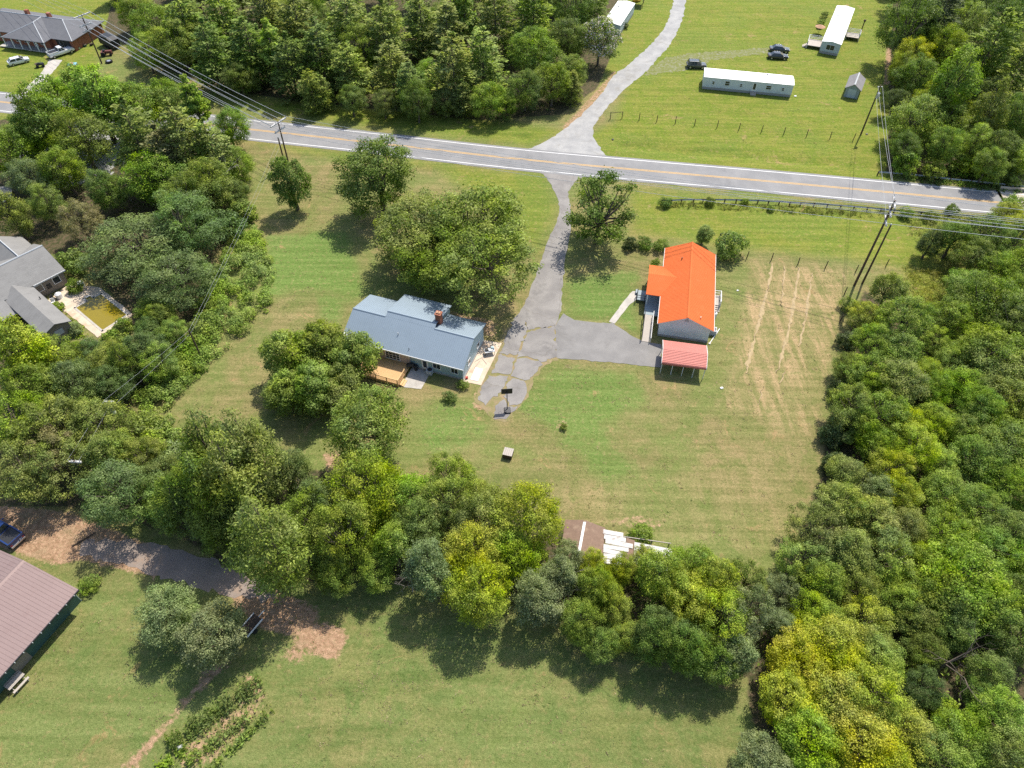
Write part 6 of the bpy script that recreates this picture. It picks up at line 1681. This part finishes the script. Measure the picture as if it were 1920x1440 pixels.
def vehicle(label, px, py, rz, kind, mat, group=None, L=None):
    """x forward; origin on the ground under the middle"""
    L = L or {'sedan': 4.75, 'suv': 4.6, 'pickup': 5.8, 'hatch': 4.5}[kind]
    Wd = {'sedan': .91, 'suv': .94, 'pickup': 1.0, 'hatch': .9}[kind]
    p = G(px, py, .7)
    nm = {'sedan': 'parked_car', 'suv': 'parked_car', 'hatch': 'parked_car', 'pickup': 'pickup_truck'}[kind]
    t = thing(nm, label, 'pickup truck' if kind == 'pickup' else 'car', (p.x, p.y, 0), rz, group)
    h2 = L / 2
    if kind == 'pickup':
        sh_ = 1.12
        secs = [(-h2, ring(Wd * .96, .5, 1.02)), (-h2 + .12, ring(Wd, .42, sh_)), (-.2, ring(Wd, .38, sh_)), (.9, ring(Wd, .38, sh_)), (h2 - .5, ring(Wd * .98, .40, 1.10)), (h2 - .12, ring(Wd * .92, .42, 1.0)), (h2, ring(Wd * .84, .48, .85))]
        cab = (-.75, 1.05, -.45, .35, 1.86)
    elif kind == 'suv':
        sh_ = 1.05
        secs = [(-h2, ring(Wd * .92, .45, 1.0)), (-h2 + .15, ring(Wd, .34, sh_)), (0, ring(Wd, .28, sh_)), (1.0, ring(Wd, .28, 1.04)), (h2 - .4, ring(Wd * .97, .32, .98)), (h2 - .1, ring(Wd * .9, .36, .86)), (h2, ring(Wd * .8, .42, .7))]
        cab = (-h2 + .12, 1.15, -h2 + .5, .35, 1.70)
    elif kind == 'hatch':
        sh_ = .95
        secs = [(-h2, ring(Wd * .9, .42, .9)), (-h2 + .15, ring(Wd, .3, sh_)), (0, ring(Wd, .24, sh_)), (1.0, ring(Wd, .24, .93)), (h2 - .4, ring(Wd * .96, .28, .85)), (h2 - .1, ring(Wd * .88, .32, .75)), (h2, ring(Wd * .76, .38, .62))]
        cab = (-h2 + .15, 1.25, -h2 + .85, .35, 1.46)
    else:
        sh_ = .94
        secs = [(-h2, ring(Wd * .88, .42, .88)), (-h2 + .15, ring(Wd * .97, .3, .95)), (-.9, ring(Wd, .24, sh_)), (.9, ring(Wd, .24, .92)), (h2 - .4, ring(Wd * .96, .28, .84)), (h2 - .1, ring(Wd * .88, .32, .74)), (h2, ring(Wd * .76, .38, .6))]
        cab = (-h2 + .62, 1.25, -h2 + 1.25, .3, 1.43)
    bo = loft(secs, mat).obj('body', mat, t); smooth_mesh(bo)
    xb, xf, xrb, xrf, zt = cab
    wb, wt = Wd * .90, Wd * .72
    zb = sh_ - .02
    cb = MB()
    lo = [(xb, -wb, zb), (xf, -wb, zb), (xf, wb, zb), (xb, wb, zb)]
    hi = [(xrb, -wt, zt), (xrf, -wt, zt), (xrf, wt, zt), (xrb, wt, zt)]
    cb.face(lo[::-1]); cb.face(hi)
    for i in range(4):
        j = (i + 1) % 4
        cb.face([lo[i], lo[j], hi[j], hi[i]])
    bm_o = cb.obj('cabin', mat, t); 
    bm = bmesh.new(); bm.from_mesh(bm_o.data); bmesh.ops.remove_doubles(bm, verts=bm.verts, dist=.001); bmesh.ops.bevel(bm, geom=[e for e in bm.edges], offset=.05, segments=2, affect='EDGES', profile=.6); bm.to_mesh(bm_o.data); bm.free()
    V = lambda a, b, s: Vector(a).lerp(Vector(b), s)
    def pane(nm_, a, b, c, d, m0, m1):
        """quad a,b (low) c,d (high); shrunk, moved out 1 cm"""
        ce = (Vector(a) + Vector(b) + Vector(c) + Vector(d)) / 4
        q_ = []
        for e in (a, b, c, d):
            e = Vector(e); q_.append(ce + (e - ce) * m0)
        n_ = (Vector(b) - Vector(a)).cross(Vector(d) - Vector(a)).normalized()
        if n_.dot(ce - Vector((0, 0, zb))) < 0: n_ = -n_
        mb = MB(); mb.face([e + n_ * .012 for e in q_]); mb.face([e - n_ * .02 for e in q_][::-1])
        for i in range(4):
            j = (i + 1) % 4; mb.face([q_[i] + n_ * .012, q_[j] + n_ * .012, q_[j] - n_ * .02, q_[i] - n_ * .02])
        mb.obj(nm_, M_CARGLASS, t)
    pane('windscreen', lo[1], lo[2], hi[2], hi[1], .86, 1); pane('rear_window', lo[3], lo[0], hi[0], hi[3], .82, 1)
    for s_, (i, j) in ((-1, (0, 1)), (1, (2, 3))):
        a, b, c, d = lo[i], lo[j], hi[j], hi[i]
        pane('side_window', a, V(a, b, .5), V(d, c, .5), d, .84, 1); pane('side_window', V(a, b, .5), b, c, V(d, c, .5), .84, 1)
    for x in (-h2 + .85, h2 - .9):
        for s_ in (-1, 1):
            rr = .36 if kind in ('pickup', 'suv') else .32
            w = MB().tube((x, s_ * (Wd - .2), rr), (x, s_ * (Wd + .015), rr), rr, n=14).obj('wheel', M_TYRE, t)
            MB().tube((x, s_ * (Wd + .016), rr), (x, s_ * (Wd + .03), rr), rr * .6, n=10).obj('rim', M_RIM, w)
    for s_ in (-1, 1):
        MB().box(h2 - .16, h2 - .03, s_ * Wd * .66 - .16, s_ * Wd * .66 + .16, .62, .76).obj('headlight', M_LAMP, t)
        MB().box(-h2 - .01, -h2 + .08, s_ * Wd * .74 - .12, s_ * Wd * .74 + .12, .7, .9).obj('tail_light', M_TAIL, t)
        MB().box(xf - .35, xf - .2, s_ * (Wd + .1) - .1, s_ * (Wd + .1) + .08, sh_ + .02, sh_ + .16).obj('mirror', mat, t)
    if kind == 'pickup':
        bd = MB()
        bd.box(-h2 + .12, -.82, -Wd * .84, Wd * .84, sh_ - .02, sh_ + .035)
        bd.obj('bed_floor', M_DARKMETAL, t)
        rl = MB()
        rl.box(-h2 + .02, -.80, -Wd * .98, -Wd * .84, sh_ - .04, sh_ + .20).box(-h2 + .02, -.80, Wd * .84, Wd * .98, sh_ - .04, sh_ + .20)
        rl.obj('bed_side', mat, t)
        MB().box(-h2 + .0, -h2 + .10, -Wd * .84, Wd * .84, sh_ - .06, sh_ + .19).obj('tailgate', mat, t)
        MB().box(-h2 - .14, -h2 + .04, -Wd * .9, Wd * .9, .48, .66).obj('bumper', M_RIM, t)
    return t
W_PAINT, K_PAINT, S_PAINT, N_PAINT = paint('white_car_paint', (.72, .73, .74)), paint('black_car_paint', (.028, .034, .045)), paint('dark_grey_car_paint', (.06, .07, .08)), paint('dark_blue_car_paint', (.015, .045, .17))
vehicle('dark grey car parked on the gravel spur above the long mobile home', 1306, 121, R(-4), 'suv', S_PAINT)
vehicle('dark sedan parked behind the other, farther from the long mobile home', 1462, 91, R(-8), 'sedan', S_PAINT, 'two dark sedans parked side by side')
vehicle('black sedan parked nearest the long mobile home', 1459, 104, R(-6), 'sedan', K_PAINT, 'two dark sedans parked side by side')
vehicle('white car parked on the grass in front of the long porch', 34, 113, R(38), 'hatch', W_PAINT)
vehicle('white pickup truck parked on the drive of the dark roofed house', 114, 97, R(48), 'pickup', W_PAINT)
pt = vehicle('dark blue pickup truck cut by the left border on the dirt yard', 2, 996, R(153), 'pickup', N_PAINT)
q_ = pt.matrix_basis @ Vector((-1.9, 0, 0))
def junk(px, py, lb, cat, name, parts, rz=0.0, z=0.0, group=None):
    p = G(px, py, z)
    t = thing(name, lb, cat, (p.x, p.y, 0), rz, group)
    for nm_, mb, mt in parts: mb.obj(nm_, mt, t)
    return t
M_ATVRED = simple('faded_red_paint', (.12, .035, .03), .6)
junk(75, 122, 'small black quad bike on the grass beside the parking strip', 'quad bike', 'quad_bike',
     [('body', MB().box(-.8, .8, -.3, .3, .45, .8).box(-.5, .1, -.22, .22, .8, .95), M_DARKMETAL), ('handlebar', MB().tube((.4, -.45, 1.1), (.4, .45, 1.1), .04), M_DARKMETAL), ('rack', MB().box(-.95, -.5, -.4, .4, .8, .86), M_POST)] +
     [('wheel', MB().tube((x, s_ * .38, .3), (x, s_ * .62, .3), .3, n=10), M_TYRE) for x in (-.6, .6) for s_ in (-1, 1)], R(30), .4)
junk(205, 78, 'dark tarpaulin covered trailer against the edge of the wood', 'trailer', 'covered_trailer',
     [('cover', MB().prism([(-2.6, .8), (2.6, .8), (2.5, 2.2), (1.2, 2.7), (-1.8, 2.6), (-2.5, 2.0)], -1.1, 1.1, 'y'), M_DARKMETAL), ('frame', MB().box(-2.7, 2.7, -1.0, 1.0, .5, .78), M_POST)] + [('wheel', MB().tube((x, s_ * .95, .35), (x, s_ * 1.2, .35), .35, n=10), M_TYRE) for x in (-.4, .5) for s_ in (-1, 1)], R(-35), 1.2)
junk(199, 99, 'dull red tractor among the things at the edge of the wood', 'tractor', 'garden_tractor',
     [('body', MB().box(-.2, 1.3, -.35, .35, .5, 1.1), M_ATVRED), ('fender', MB().box(-1.1, -.2, -.7, .7, .7, .95), M_ATVRED), ('seat', MB().box(-.6, -.1, -.25, .25, .95, 1.3), M_DARKMETAL)] +
     [('wheel', MB().tube((-.6, s_ * .55, .5), (-.6, s_ * .85, .5), .5, n=12), M_TYRE) for s_ in (-1, 1)] + [('wheel', MB().tube((1.0, s_ * .45, .3), (1.0, s_ * .62, .3), .3, n=10), M_TYRE) for s_ in (-1, 1)], R(10), .6)
M_BLUECAN = simple('light_blue_plastic', (.22, .42, .50), .5)
junk(205, 117, 'big tyre lying flat below the red tractor', 'tyre', 'loose_tyre', [('tread', MB().tube((0, 0, 0), (0, 0, .4), .8, n=16), M_TYRE), ('rim', MB().tube((0, 0, .401), (0, 0, .43), .45, n=12), M_RIM)])
junk(136, 121, 'pale blue and tan play table on the grass below the dark roofed house', 'play table', 'play_table', [('table_top', MB().box(-.9, .9, -.6, .6, .6, .7), M_BLUECAN), ('cover', MB().tube((-.2, 0, .7), (-.2, 0, .95), .5, .3, 10), M_TAN)] + [('leg', MB().box(a - .06, a + .06, b - .06, b + .06, 0, .6), M_BLUECAN) for a in (-.8, .8) for b in (-.5, .5)], .2, .5)
for k, (x, y, lb) in enumerate([(160, 87, 'green planter on the grass right of the white pickup'), (172, 85, 'dark planter under the roadside pole, upper left'), (148, 92, 'low pale planter beside the white pickup')]):
    junk(x, y, lb, 'planter', 'planter', [('pot', MB().tube((0, 0, 0), (0, 0, .45), .35, .45, 9), (M_GREENSIDE, M_DARKMETAL, M_GALV)[k]), ('soil', MB().tube((0, 0, .451), (0, 0, .47), .4, n=9), M_POST)])

# ------------------------------------------------------------------ poles and wires
def pole(label, base, h, rz, arms=(), extra=None, r=.17, top_px=None):
    t = thing('utility_pole', label, 'utility pole', (base.x, base.y, 0), rz)
    MB().tube((0, 0, -.2), (0, 0, h), r, r * .68, 9).obj('post', M_POLE, t)
    tips = []
    c_, s_ = math.cos(rz), math.sin(rz)
    for z, w in arms:
        a = MB().box(-.11, .11, -w / 2, w / 2, z - .10, z + .10).obj('crossarm', M_ARM, t)
        row = []
        for y in (-w / 2 + .12, -w / 6 * .9, w / 6 * .9, w / 2 - .12):
            MB().tube((0, y, z + .10), (0, y, z + .34), .06, .04, 6).obj('insulator', M_CERAMIC, a)
            row.append(Vector((base.x - s_ * y, base.y + c_ * y, z + .34)))
        tips.append(row)
        br_ = MB(); br_.tube((.09, -w * .3, z - .05), (.14, 0, z - .75), .02, n=4).tube((.09, w * .3, z - .05), (.14, 0, z - .75), .02, n=4)
        br_.obj('brace', M_GALV, t)
    return t, tips
def span(label, pairs, sag=.02, r=.022, n=14):
    t = thing('overhead_wires', label, 'overhead wires', tuple((pairs[0][0] + pairs[0][1]) / 2 * 1.0), 0)
    o0 = t.location.copy()
    for a, b in pairs:
        L_ = (b - a).length
        pts = []
        for i in range(n + 1):
            s_ = i / n
            p = a.lerp(b, s_); p.z -= 4 * sag * L_ * s_ * (1 - s_)
            pts.append(p - o0)
        MB().path(pts, r, 5).obj('wire', M_WIRE, t)
    return t
rd = lambda p, q_: math.atan2(q_.y - p.y, q_.x - p.x)
b2 = G(191, 119); b1 = G(541, 306); b4 = G(1602, 535); b4b = G(1617, 531); b3 = G(1614, 252)
a12 = rd(b2, b1); a14 = rd(b1, b4)
p2, t2 = pole('tall pole with two silver crossarms in front of the dark roofed house', b2, 10.8, a12 + .1, ((10.6, 4.2), (8.6, 3.0), (7.4, 2.6)))
p1, t1 = pole('pole with crossarms at the roadside above the small lawn tree', b1, 8.6, (a12 + a14) / 2, ((8.4, 4.2), (6.9, 2.8)))
b1b = b1 + Vector((-.85, .25, 0))
MBt = thing('stub_pole', 'shorter stub pole beside the pole above the small lawn tree', 'utility pole', (b1b.x, b1b.y, 0))
MB().tube((0, 0, -.2), (0, 0, 5.2), .16, .13, 8).obj('post', M_POLE, MBt); MB().tube((0, 0, 5.2), (0, 0, 5.35), .14, .08, 8).obj('cap', M_GALV, MBt)
p4, t4 = pole('tallest pole with three crossarms at the corner of the dry field', b4, 16.0, a14 + .05, ((15.7, 3.4), (14.2, 3.2), (12.6, 3.0)), r=.2)
s4 = thing('stub_pole', 'plain pole standing right beside the tallest three armed pole', 'utility pole', (b4b.x, b4b.y, 0))
MB().tube((0, 0, -.2), (0, 0, 11.4), .17, .12, 9).obj('post', M_POLE, s4); MB().tube((0, 0, 11.4), (0, 0, 11.55), .15, .08, 8).obj('cap', M_GALV, s4)
p3 = thing('utility_pole', 'pole with a grey transformer at the right end of the post fence', 'utility pole', (b3.x, b3.y, 0), 0)
MB().tube((0, 0, -.2), (0, 0, 10.4), .17, .12, 9).obj('post', M_POLE, p3)
MB().box(-.5, .5, -.05, .05, 10.0, 10.12).obj('crossarm', M_ARM, p3)
MB().tube((.02, -.48, 8.0), (.02, -.48, 9.0), .30, n=12).tube((.02, -.48, 9.0), (.02, -.48, 9.1), .3, .15, 12).obj('transformer', M_GALV, p3)
b5, b6, b7 = G(380, 675), G(243, 812), G(184, 922)
p5, t5 = pole('slim brown pole rising out of the vine covered bank', b5, 6.0, rd(b5, b6), (), r=.13)
p6, t6 = pole('pole with white transformer among the bushes below the vine bank', b6, 6.6, rd(b6, b7), ((6.4, 1.2),), r=.14)
MB().tube((.38, 0, 4.6), (.38, 0, 5.6), .28, n=12).tube((.38, 0, 5.6), (.38, 0, 5.7), .28, .14, 12).obj('transformer', M_TRIM, p6)
p7, t7 = pole('pole with a short crossarm beside the round blue green tree', b7, 6.6, rd(b6, b7), ((6.4, 1.6),), r=.14)
bR = b4 + Vector((66, -8, 0)); pR, tR = pole('pole standing beyond the right border', bR, 15.0, a14 + .05, ((14.7, 2.4), (13.2, 2.4), (11.6, 2.0)))
bL = b2 + (b2 - b1).normalized() * 60; pL, tL = pole('pole standing beyond the left border', bL, 10.8, a12, ((10.6, 2.6), (8.6, 2.4), (7.4, 1.6)))
span('bundle of wires along the road at the upper left', list(zip(t2[0], t1[0])) + [(t2[1][0], t1[1][0]), (t2[1][3], t1[1][3])] + [(t2[2][1], t1[1][1])], .012, .040)
span('wires running off the left border from the upper left pole', list(zip(tL[0], t2[0])) + [(tL[2][1], t2[2][1])], .012)
span('long wires between the roadside pole and the three armed pole', [(t1[0][0], t4[1][0]), (t1[0][1], t4[1][1]), (t1[0][2], t4[1][2]), (t1[0][3], t4[0][0]), (t1[1][0], t4[2][0]), (t1[1][3], t4[2][3])], .010, .028, 20)
span('wires running off the right border from the three armed pole', list(zip(t4[0][::3], tR[0][::3])) + list(zip(t4[1], tR[1])) + list(zip(t4[2][::3], tR[2][::3])), .010, .032)
tt3 = Vector((b3.x - .45, b3.y, 10.15)); tt3b = Vector((b3.x + .45, b3.y, 10.15)); tt3c = Vector((b3.x, b3.y, 8.2))
span('wires crossing the road from the transformer pole', [(tt3, t4[0][1]), (tt3b, t4[0][2]), (tt3c, t4[2][1])], .008, .020)
top5 = Vector((b5.x, b5.y, 5.95))
span('service wires down the vine bank towards the slim pole', [(t1[1][1] - Vector((0, 0, 1.4)), top5), (t1[1][2] - Vector((0, 0, 2.0)), top5 - Vector((0, 0, .6)))], .010, .009, 18)
span('service wires between slim pole and white transformer', [(top5, t6[0][0]), (top5 - Vector((0, 0, .6)), t6[0][3] - Vector((0, 0, .8)))], .01, .009)
span('service wires between transformer and short armed pole', [(t6[0][0], t7[0][0]), (t6[0][3], t7[0][3])], .01, .009)
end7 = Vector((*BL(0, 0), 0)); 
# ------------------------------------------------------------------ fences, guard rails
def post_fence(label, pts_px, h, wires=2, brace=(), mat=M_POST, lean=.05):
    P_ = [G(*p) for p in pts_px]
    o0 = P_[0]
    t = thing('wire_fence', label, 'fence', tuple(o0), 0)
    r_ = random.Random(len(pts_px))
    tops = []
    for p in P_:
        d = p - o0
        top = d + Vector((r_.gauss(0, lean), r_.gauss(0, lean), h * r_.uniform(.94, 1.05)))
        tops.append(top)
        MB().tube(tuple(d - Vector((0, 0, .15))), tuple(top), .085, .07, 7).obj('post', mat, t)
    for w in range(wires):
        f = (w + 1) / (wires + .4)
        MB().path([(p - o0) + (tp - (p - o0)) * f for p, tp in zip(P_, tops)], .006, 4).obj('wire', M_POST, t)
    for i, j in brace:
        a, b = P_[i] - o0, P_[j] - o0
        MB().tube(tuple(a + Vector((0, 0, h * .9))), tuple(b + Vector((0, 0, h * .9))), .05, n=6).obj('rail', mat, t)
    return t
post_fence('long wire fence of dark posts on the verge of the mobile homes', [(1144, 224), (1166, 222), (1198, 226), (1231, 229), (1266, 232), (1302, 236), (1344, 240), (1385, 244), (1427, 248), (1469, 252), (1512, 256), (1556, 260), (1599, 264)], 1.6, 3, ((0, 1),))
post_fence('wire fence of dark posts along the top of the dry field', [(1400, 484), (1446, 488), (1496, 496), (1547, 503), (1604, 510), (1661, 499)], 1.5, 3)
post_fence('short run of dark posts at the right side of the dry field', [(1583, 552), (1578, 578), (1574, 604)], 1.5, 2)
def guard_rail(label, pts_px, z_=.0):
    L_ = smooth_line([G(*p)[:2] for p in pts_px], 1.9)
    o0 = Vector((*L_[0], 0))
    t = thing('guard_rail', label, 'guard rail', tuple(o0), 0)
    prof = [(.0, .50), (.06, .56), (.0, .64), (.0, .66), (.06, .74), (.0, .80)]
    mb = MB()
    for i in range(len(L_) - 1):
        a, b = L_[i], L_[i + 1]
        d = (b - a).normalized(); n_ = Vector((-d.y, d.x))
        for (o_a, za), (o_b, zb) in zip(prof[:-1], prof[1:]):
            for s_ in (0, .02):
                q_ = [(*(a + n_ * (o_a + s_)), za), (*(b + n_ * (o_a + s_)), za), (*(b + n_ * (o_b + s_)), zb), (*(a + n_ * (o_b + s_)), zb)]
                mb.face([Vector(x) - o0 for x in (q_ if s_ else q_[::-1])])
    mb.obj('beam', M_GALV, t)
    for i in range(0, len(L_) - 1):
        p = L_[i] - Vector(o0[:2])
        MB().box(p.x - .08, p.x + .08, p.y - .10, p.y + .10, -.1, .78).obj('post', M_POST, t)
    return t
guard_rail('guard rail on the far side of the road beside the upper right wood', [(1645, 328), (1700, 332), (1780, 341), (1860, 349), (1960, 360)])
guard_rail('weathered guard rail on the near side above the weeds', [(1240, 382), (1300, 380), (1400, 381), (1500, 386), (1600, 393), (1700, 402), (1800, 409), (1884, 414)])
# bridge parapets
for lb, o_ in (('low concrete parapet at the far edge of the bridge', 4.45), ('low concrete parapet at the near edge of the bridge', -4.45)):
    me_ = MB()
    for i in range(len(r2) - 1):
        a, b = r2[i], r2[i + 1]; d = (b - a).normalized(); n_ = Vector((-d.y, d.x))
        q_ = [a + n_ * (o_ - .12), b + n_ * (o_ - .12), b + n_ * (o_ + .12), a + n_ * (o_ + .12)]
        me_.slab([(*x, .75) for x in q_], .70)
    tag(me_.obj('bridge_parapet', M_BRIDGE), lb, 'parapet')

# ------------------------------------------------------------------ small things on the lawns
pb = G(951, 768)
hpn = thing('basketball_hoop', 'black basketball hoop on a pole at the broken driveway end', 'basketball hoop', (pb.x, pb.y, .03), R(6))
MB().tube((0, -.1, .1), (0, .45, 3.0), .06, n=8).obj('post', M_DARKMETAL, hpn)
MB().box(-.75, .75, .62, .67, 2.55, 3.55).obj('backboard', M_DARKMETAL, hpn)
MB().box(-.3, .3, .675, .68, 2.75, 3.15).obj('target_square', M_TRIM, hpn)
MB().tube((0, .45, 3.0), (0, .62, 3.05), .05, n=6).obj('bracket', M_DARKMETAL, hpn)
rm = MB()
for k in range(12):
    a, b = 2 * math.pi * k / 12, 2 * math.pi * (k + 1) / 12
    rm.tube((.23 * math.cos(a), .93 + .23 * math.sin(a), 2.75), (.23 * math.cos(b), .93 + .23 * math.sin(b), 2.75), .015, n=4)
rm.obj('rim', M_ORANGE, hpn)
MB().prism([(-.45, 0), (.45, 0), (.38, .22), (-.38, .22)], -.75, .25, 'y').obj('base', M_DARKMETAL, hpn)
p = G(953, 848, .7)
wc = thing('wooden_crate', 'weathered square wooden crate alone on the lawn', 'crate', (p.x, p.y, 0), R(-14))
for k in range(5): MB().box(-.62 + k * .25, -.39 + k * .25, -.62, .62, .80, .84).obj('plank', M_OLDWOOD, wc)
MB().box(-.58, .58, -.58, .58, .04, .80).obj('side', M_POST, wc)
for x, y, s_, lb in ((1353, 728, .2, 'white stone at the left edge of the dry field'), (1383, 545, .16, 'white scraps on the grass right of the orange roof'), (1149, 262, .2, 'small dark marker stone on the grass beside the gravel drive'), (1625, 252, .22, 'small dark lump on the grass beside the transformer pole'), (1491, 181, .25, 'white satellite dish base at the right end of the long mobile home'), (1194, 2, 1.0, 'yellow toy heap beside the top edge mobile home')):
    rs = random.Random(int(x))
    bm = bmesh.new(); bmesh.ops.create_icosphere(bm, subdivisions=2, radius=s_)
    for v in bm.verts: v.co = Vector((v.co.x * 1.3, v.co.y, v.co.z * .6)) * rs.uniform(.8, 1.15)
    me_ = bpy.data.meshes.new('stone'); bm.to_mesh(me_); bm.free()
    me_.materials.append(M_DARKMETAL if 'dark' in lb else simple('yellow_plastic', (.55, .36, .04), .5) if 'yellow' in lb else M_TRIM)
    p = G(x, y)
    o_ = place(me_, 'toy_heap' if 'toy' in lb else 'dish_base' if 'dish' in lb else 'stone', loc=(p.x, p.y, s_ * .35), rz=.4)
    tag(o_, lb, 'toys' if 'toy' in lb else 'base' if 'dish' in lb else 'stone')
p = G(1188, 0, 1.5)
cn = thing('shipping_van', 'blue grey roofed shelter at the top edge beside the mobile home', 'shelter', (p.x, p.y + 1, 0), R(-12)); cn.name = 'shelter'
roof_plane(cn, [(-3, -2, 2.2), (3, -2, 2.2), (3, 2, 2.5), (-3, 2, 2.5)], M_BLUEROOF, .08)
for a in (-2.8, 2.8):
    for b in (-1.8, 1.8): MB().box(a - .06, a + .06, b - .06, b + .06, 0, 2.2).obj('post', M_POST, cn)
# fallen branch and plank on the dusty lane, trailer under the tree
tag(MB().tube((-1.0, -.9, .10), (1.0, .9, .14), .10, .06, 7).tube((.2, .2, .12), (.9, -.3, .2), .04, .02, 5).obj('fallen_branch', M_POST, None, loc=G(158, 1012)), 'dark fallen branch lying across the dusty lane', 'branch')
junk(470, 1172, 'low flat trailer with pale frame under the tree beside the lane', 'trailer', 'flat_trailer', [('bed_floor', MB().box(-1.1, 1.1, -.6, .6, .55, .63), M_POST), ('frame', MB().box(-1.15, 1.15, -.66, -.603, .5, .75).box(-1.15, 1.15, .603, .66, .5, .75).tube((1.1, 0, .5), (2.0, 0, .45), .05, n=6), M_TRIM)] + [('wheel', MB().tube((-.2, s_ * .67, .28), (-.2, s_ * .84, .28), .28, n=10), M_TYRE) for s_ in (-1, 1)], R(60), .6)
tag(MB().box(-.28, .28, -.18, .18, 0, .3).box(-.2, .1, -.12, .12, .3, .4).obj('crate', M_GALV, None, loc=G(340, 1402), rz=.5), 'pale crate lying among the garden rows', 'crate')
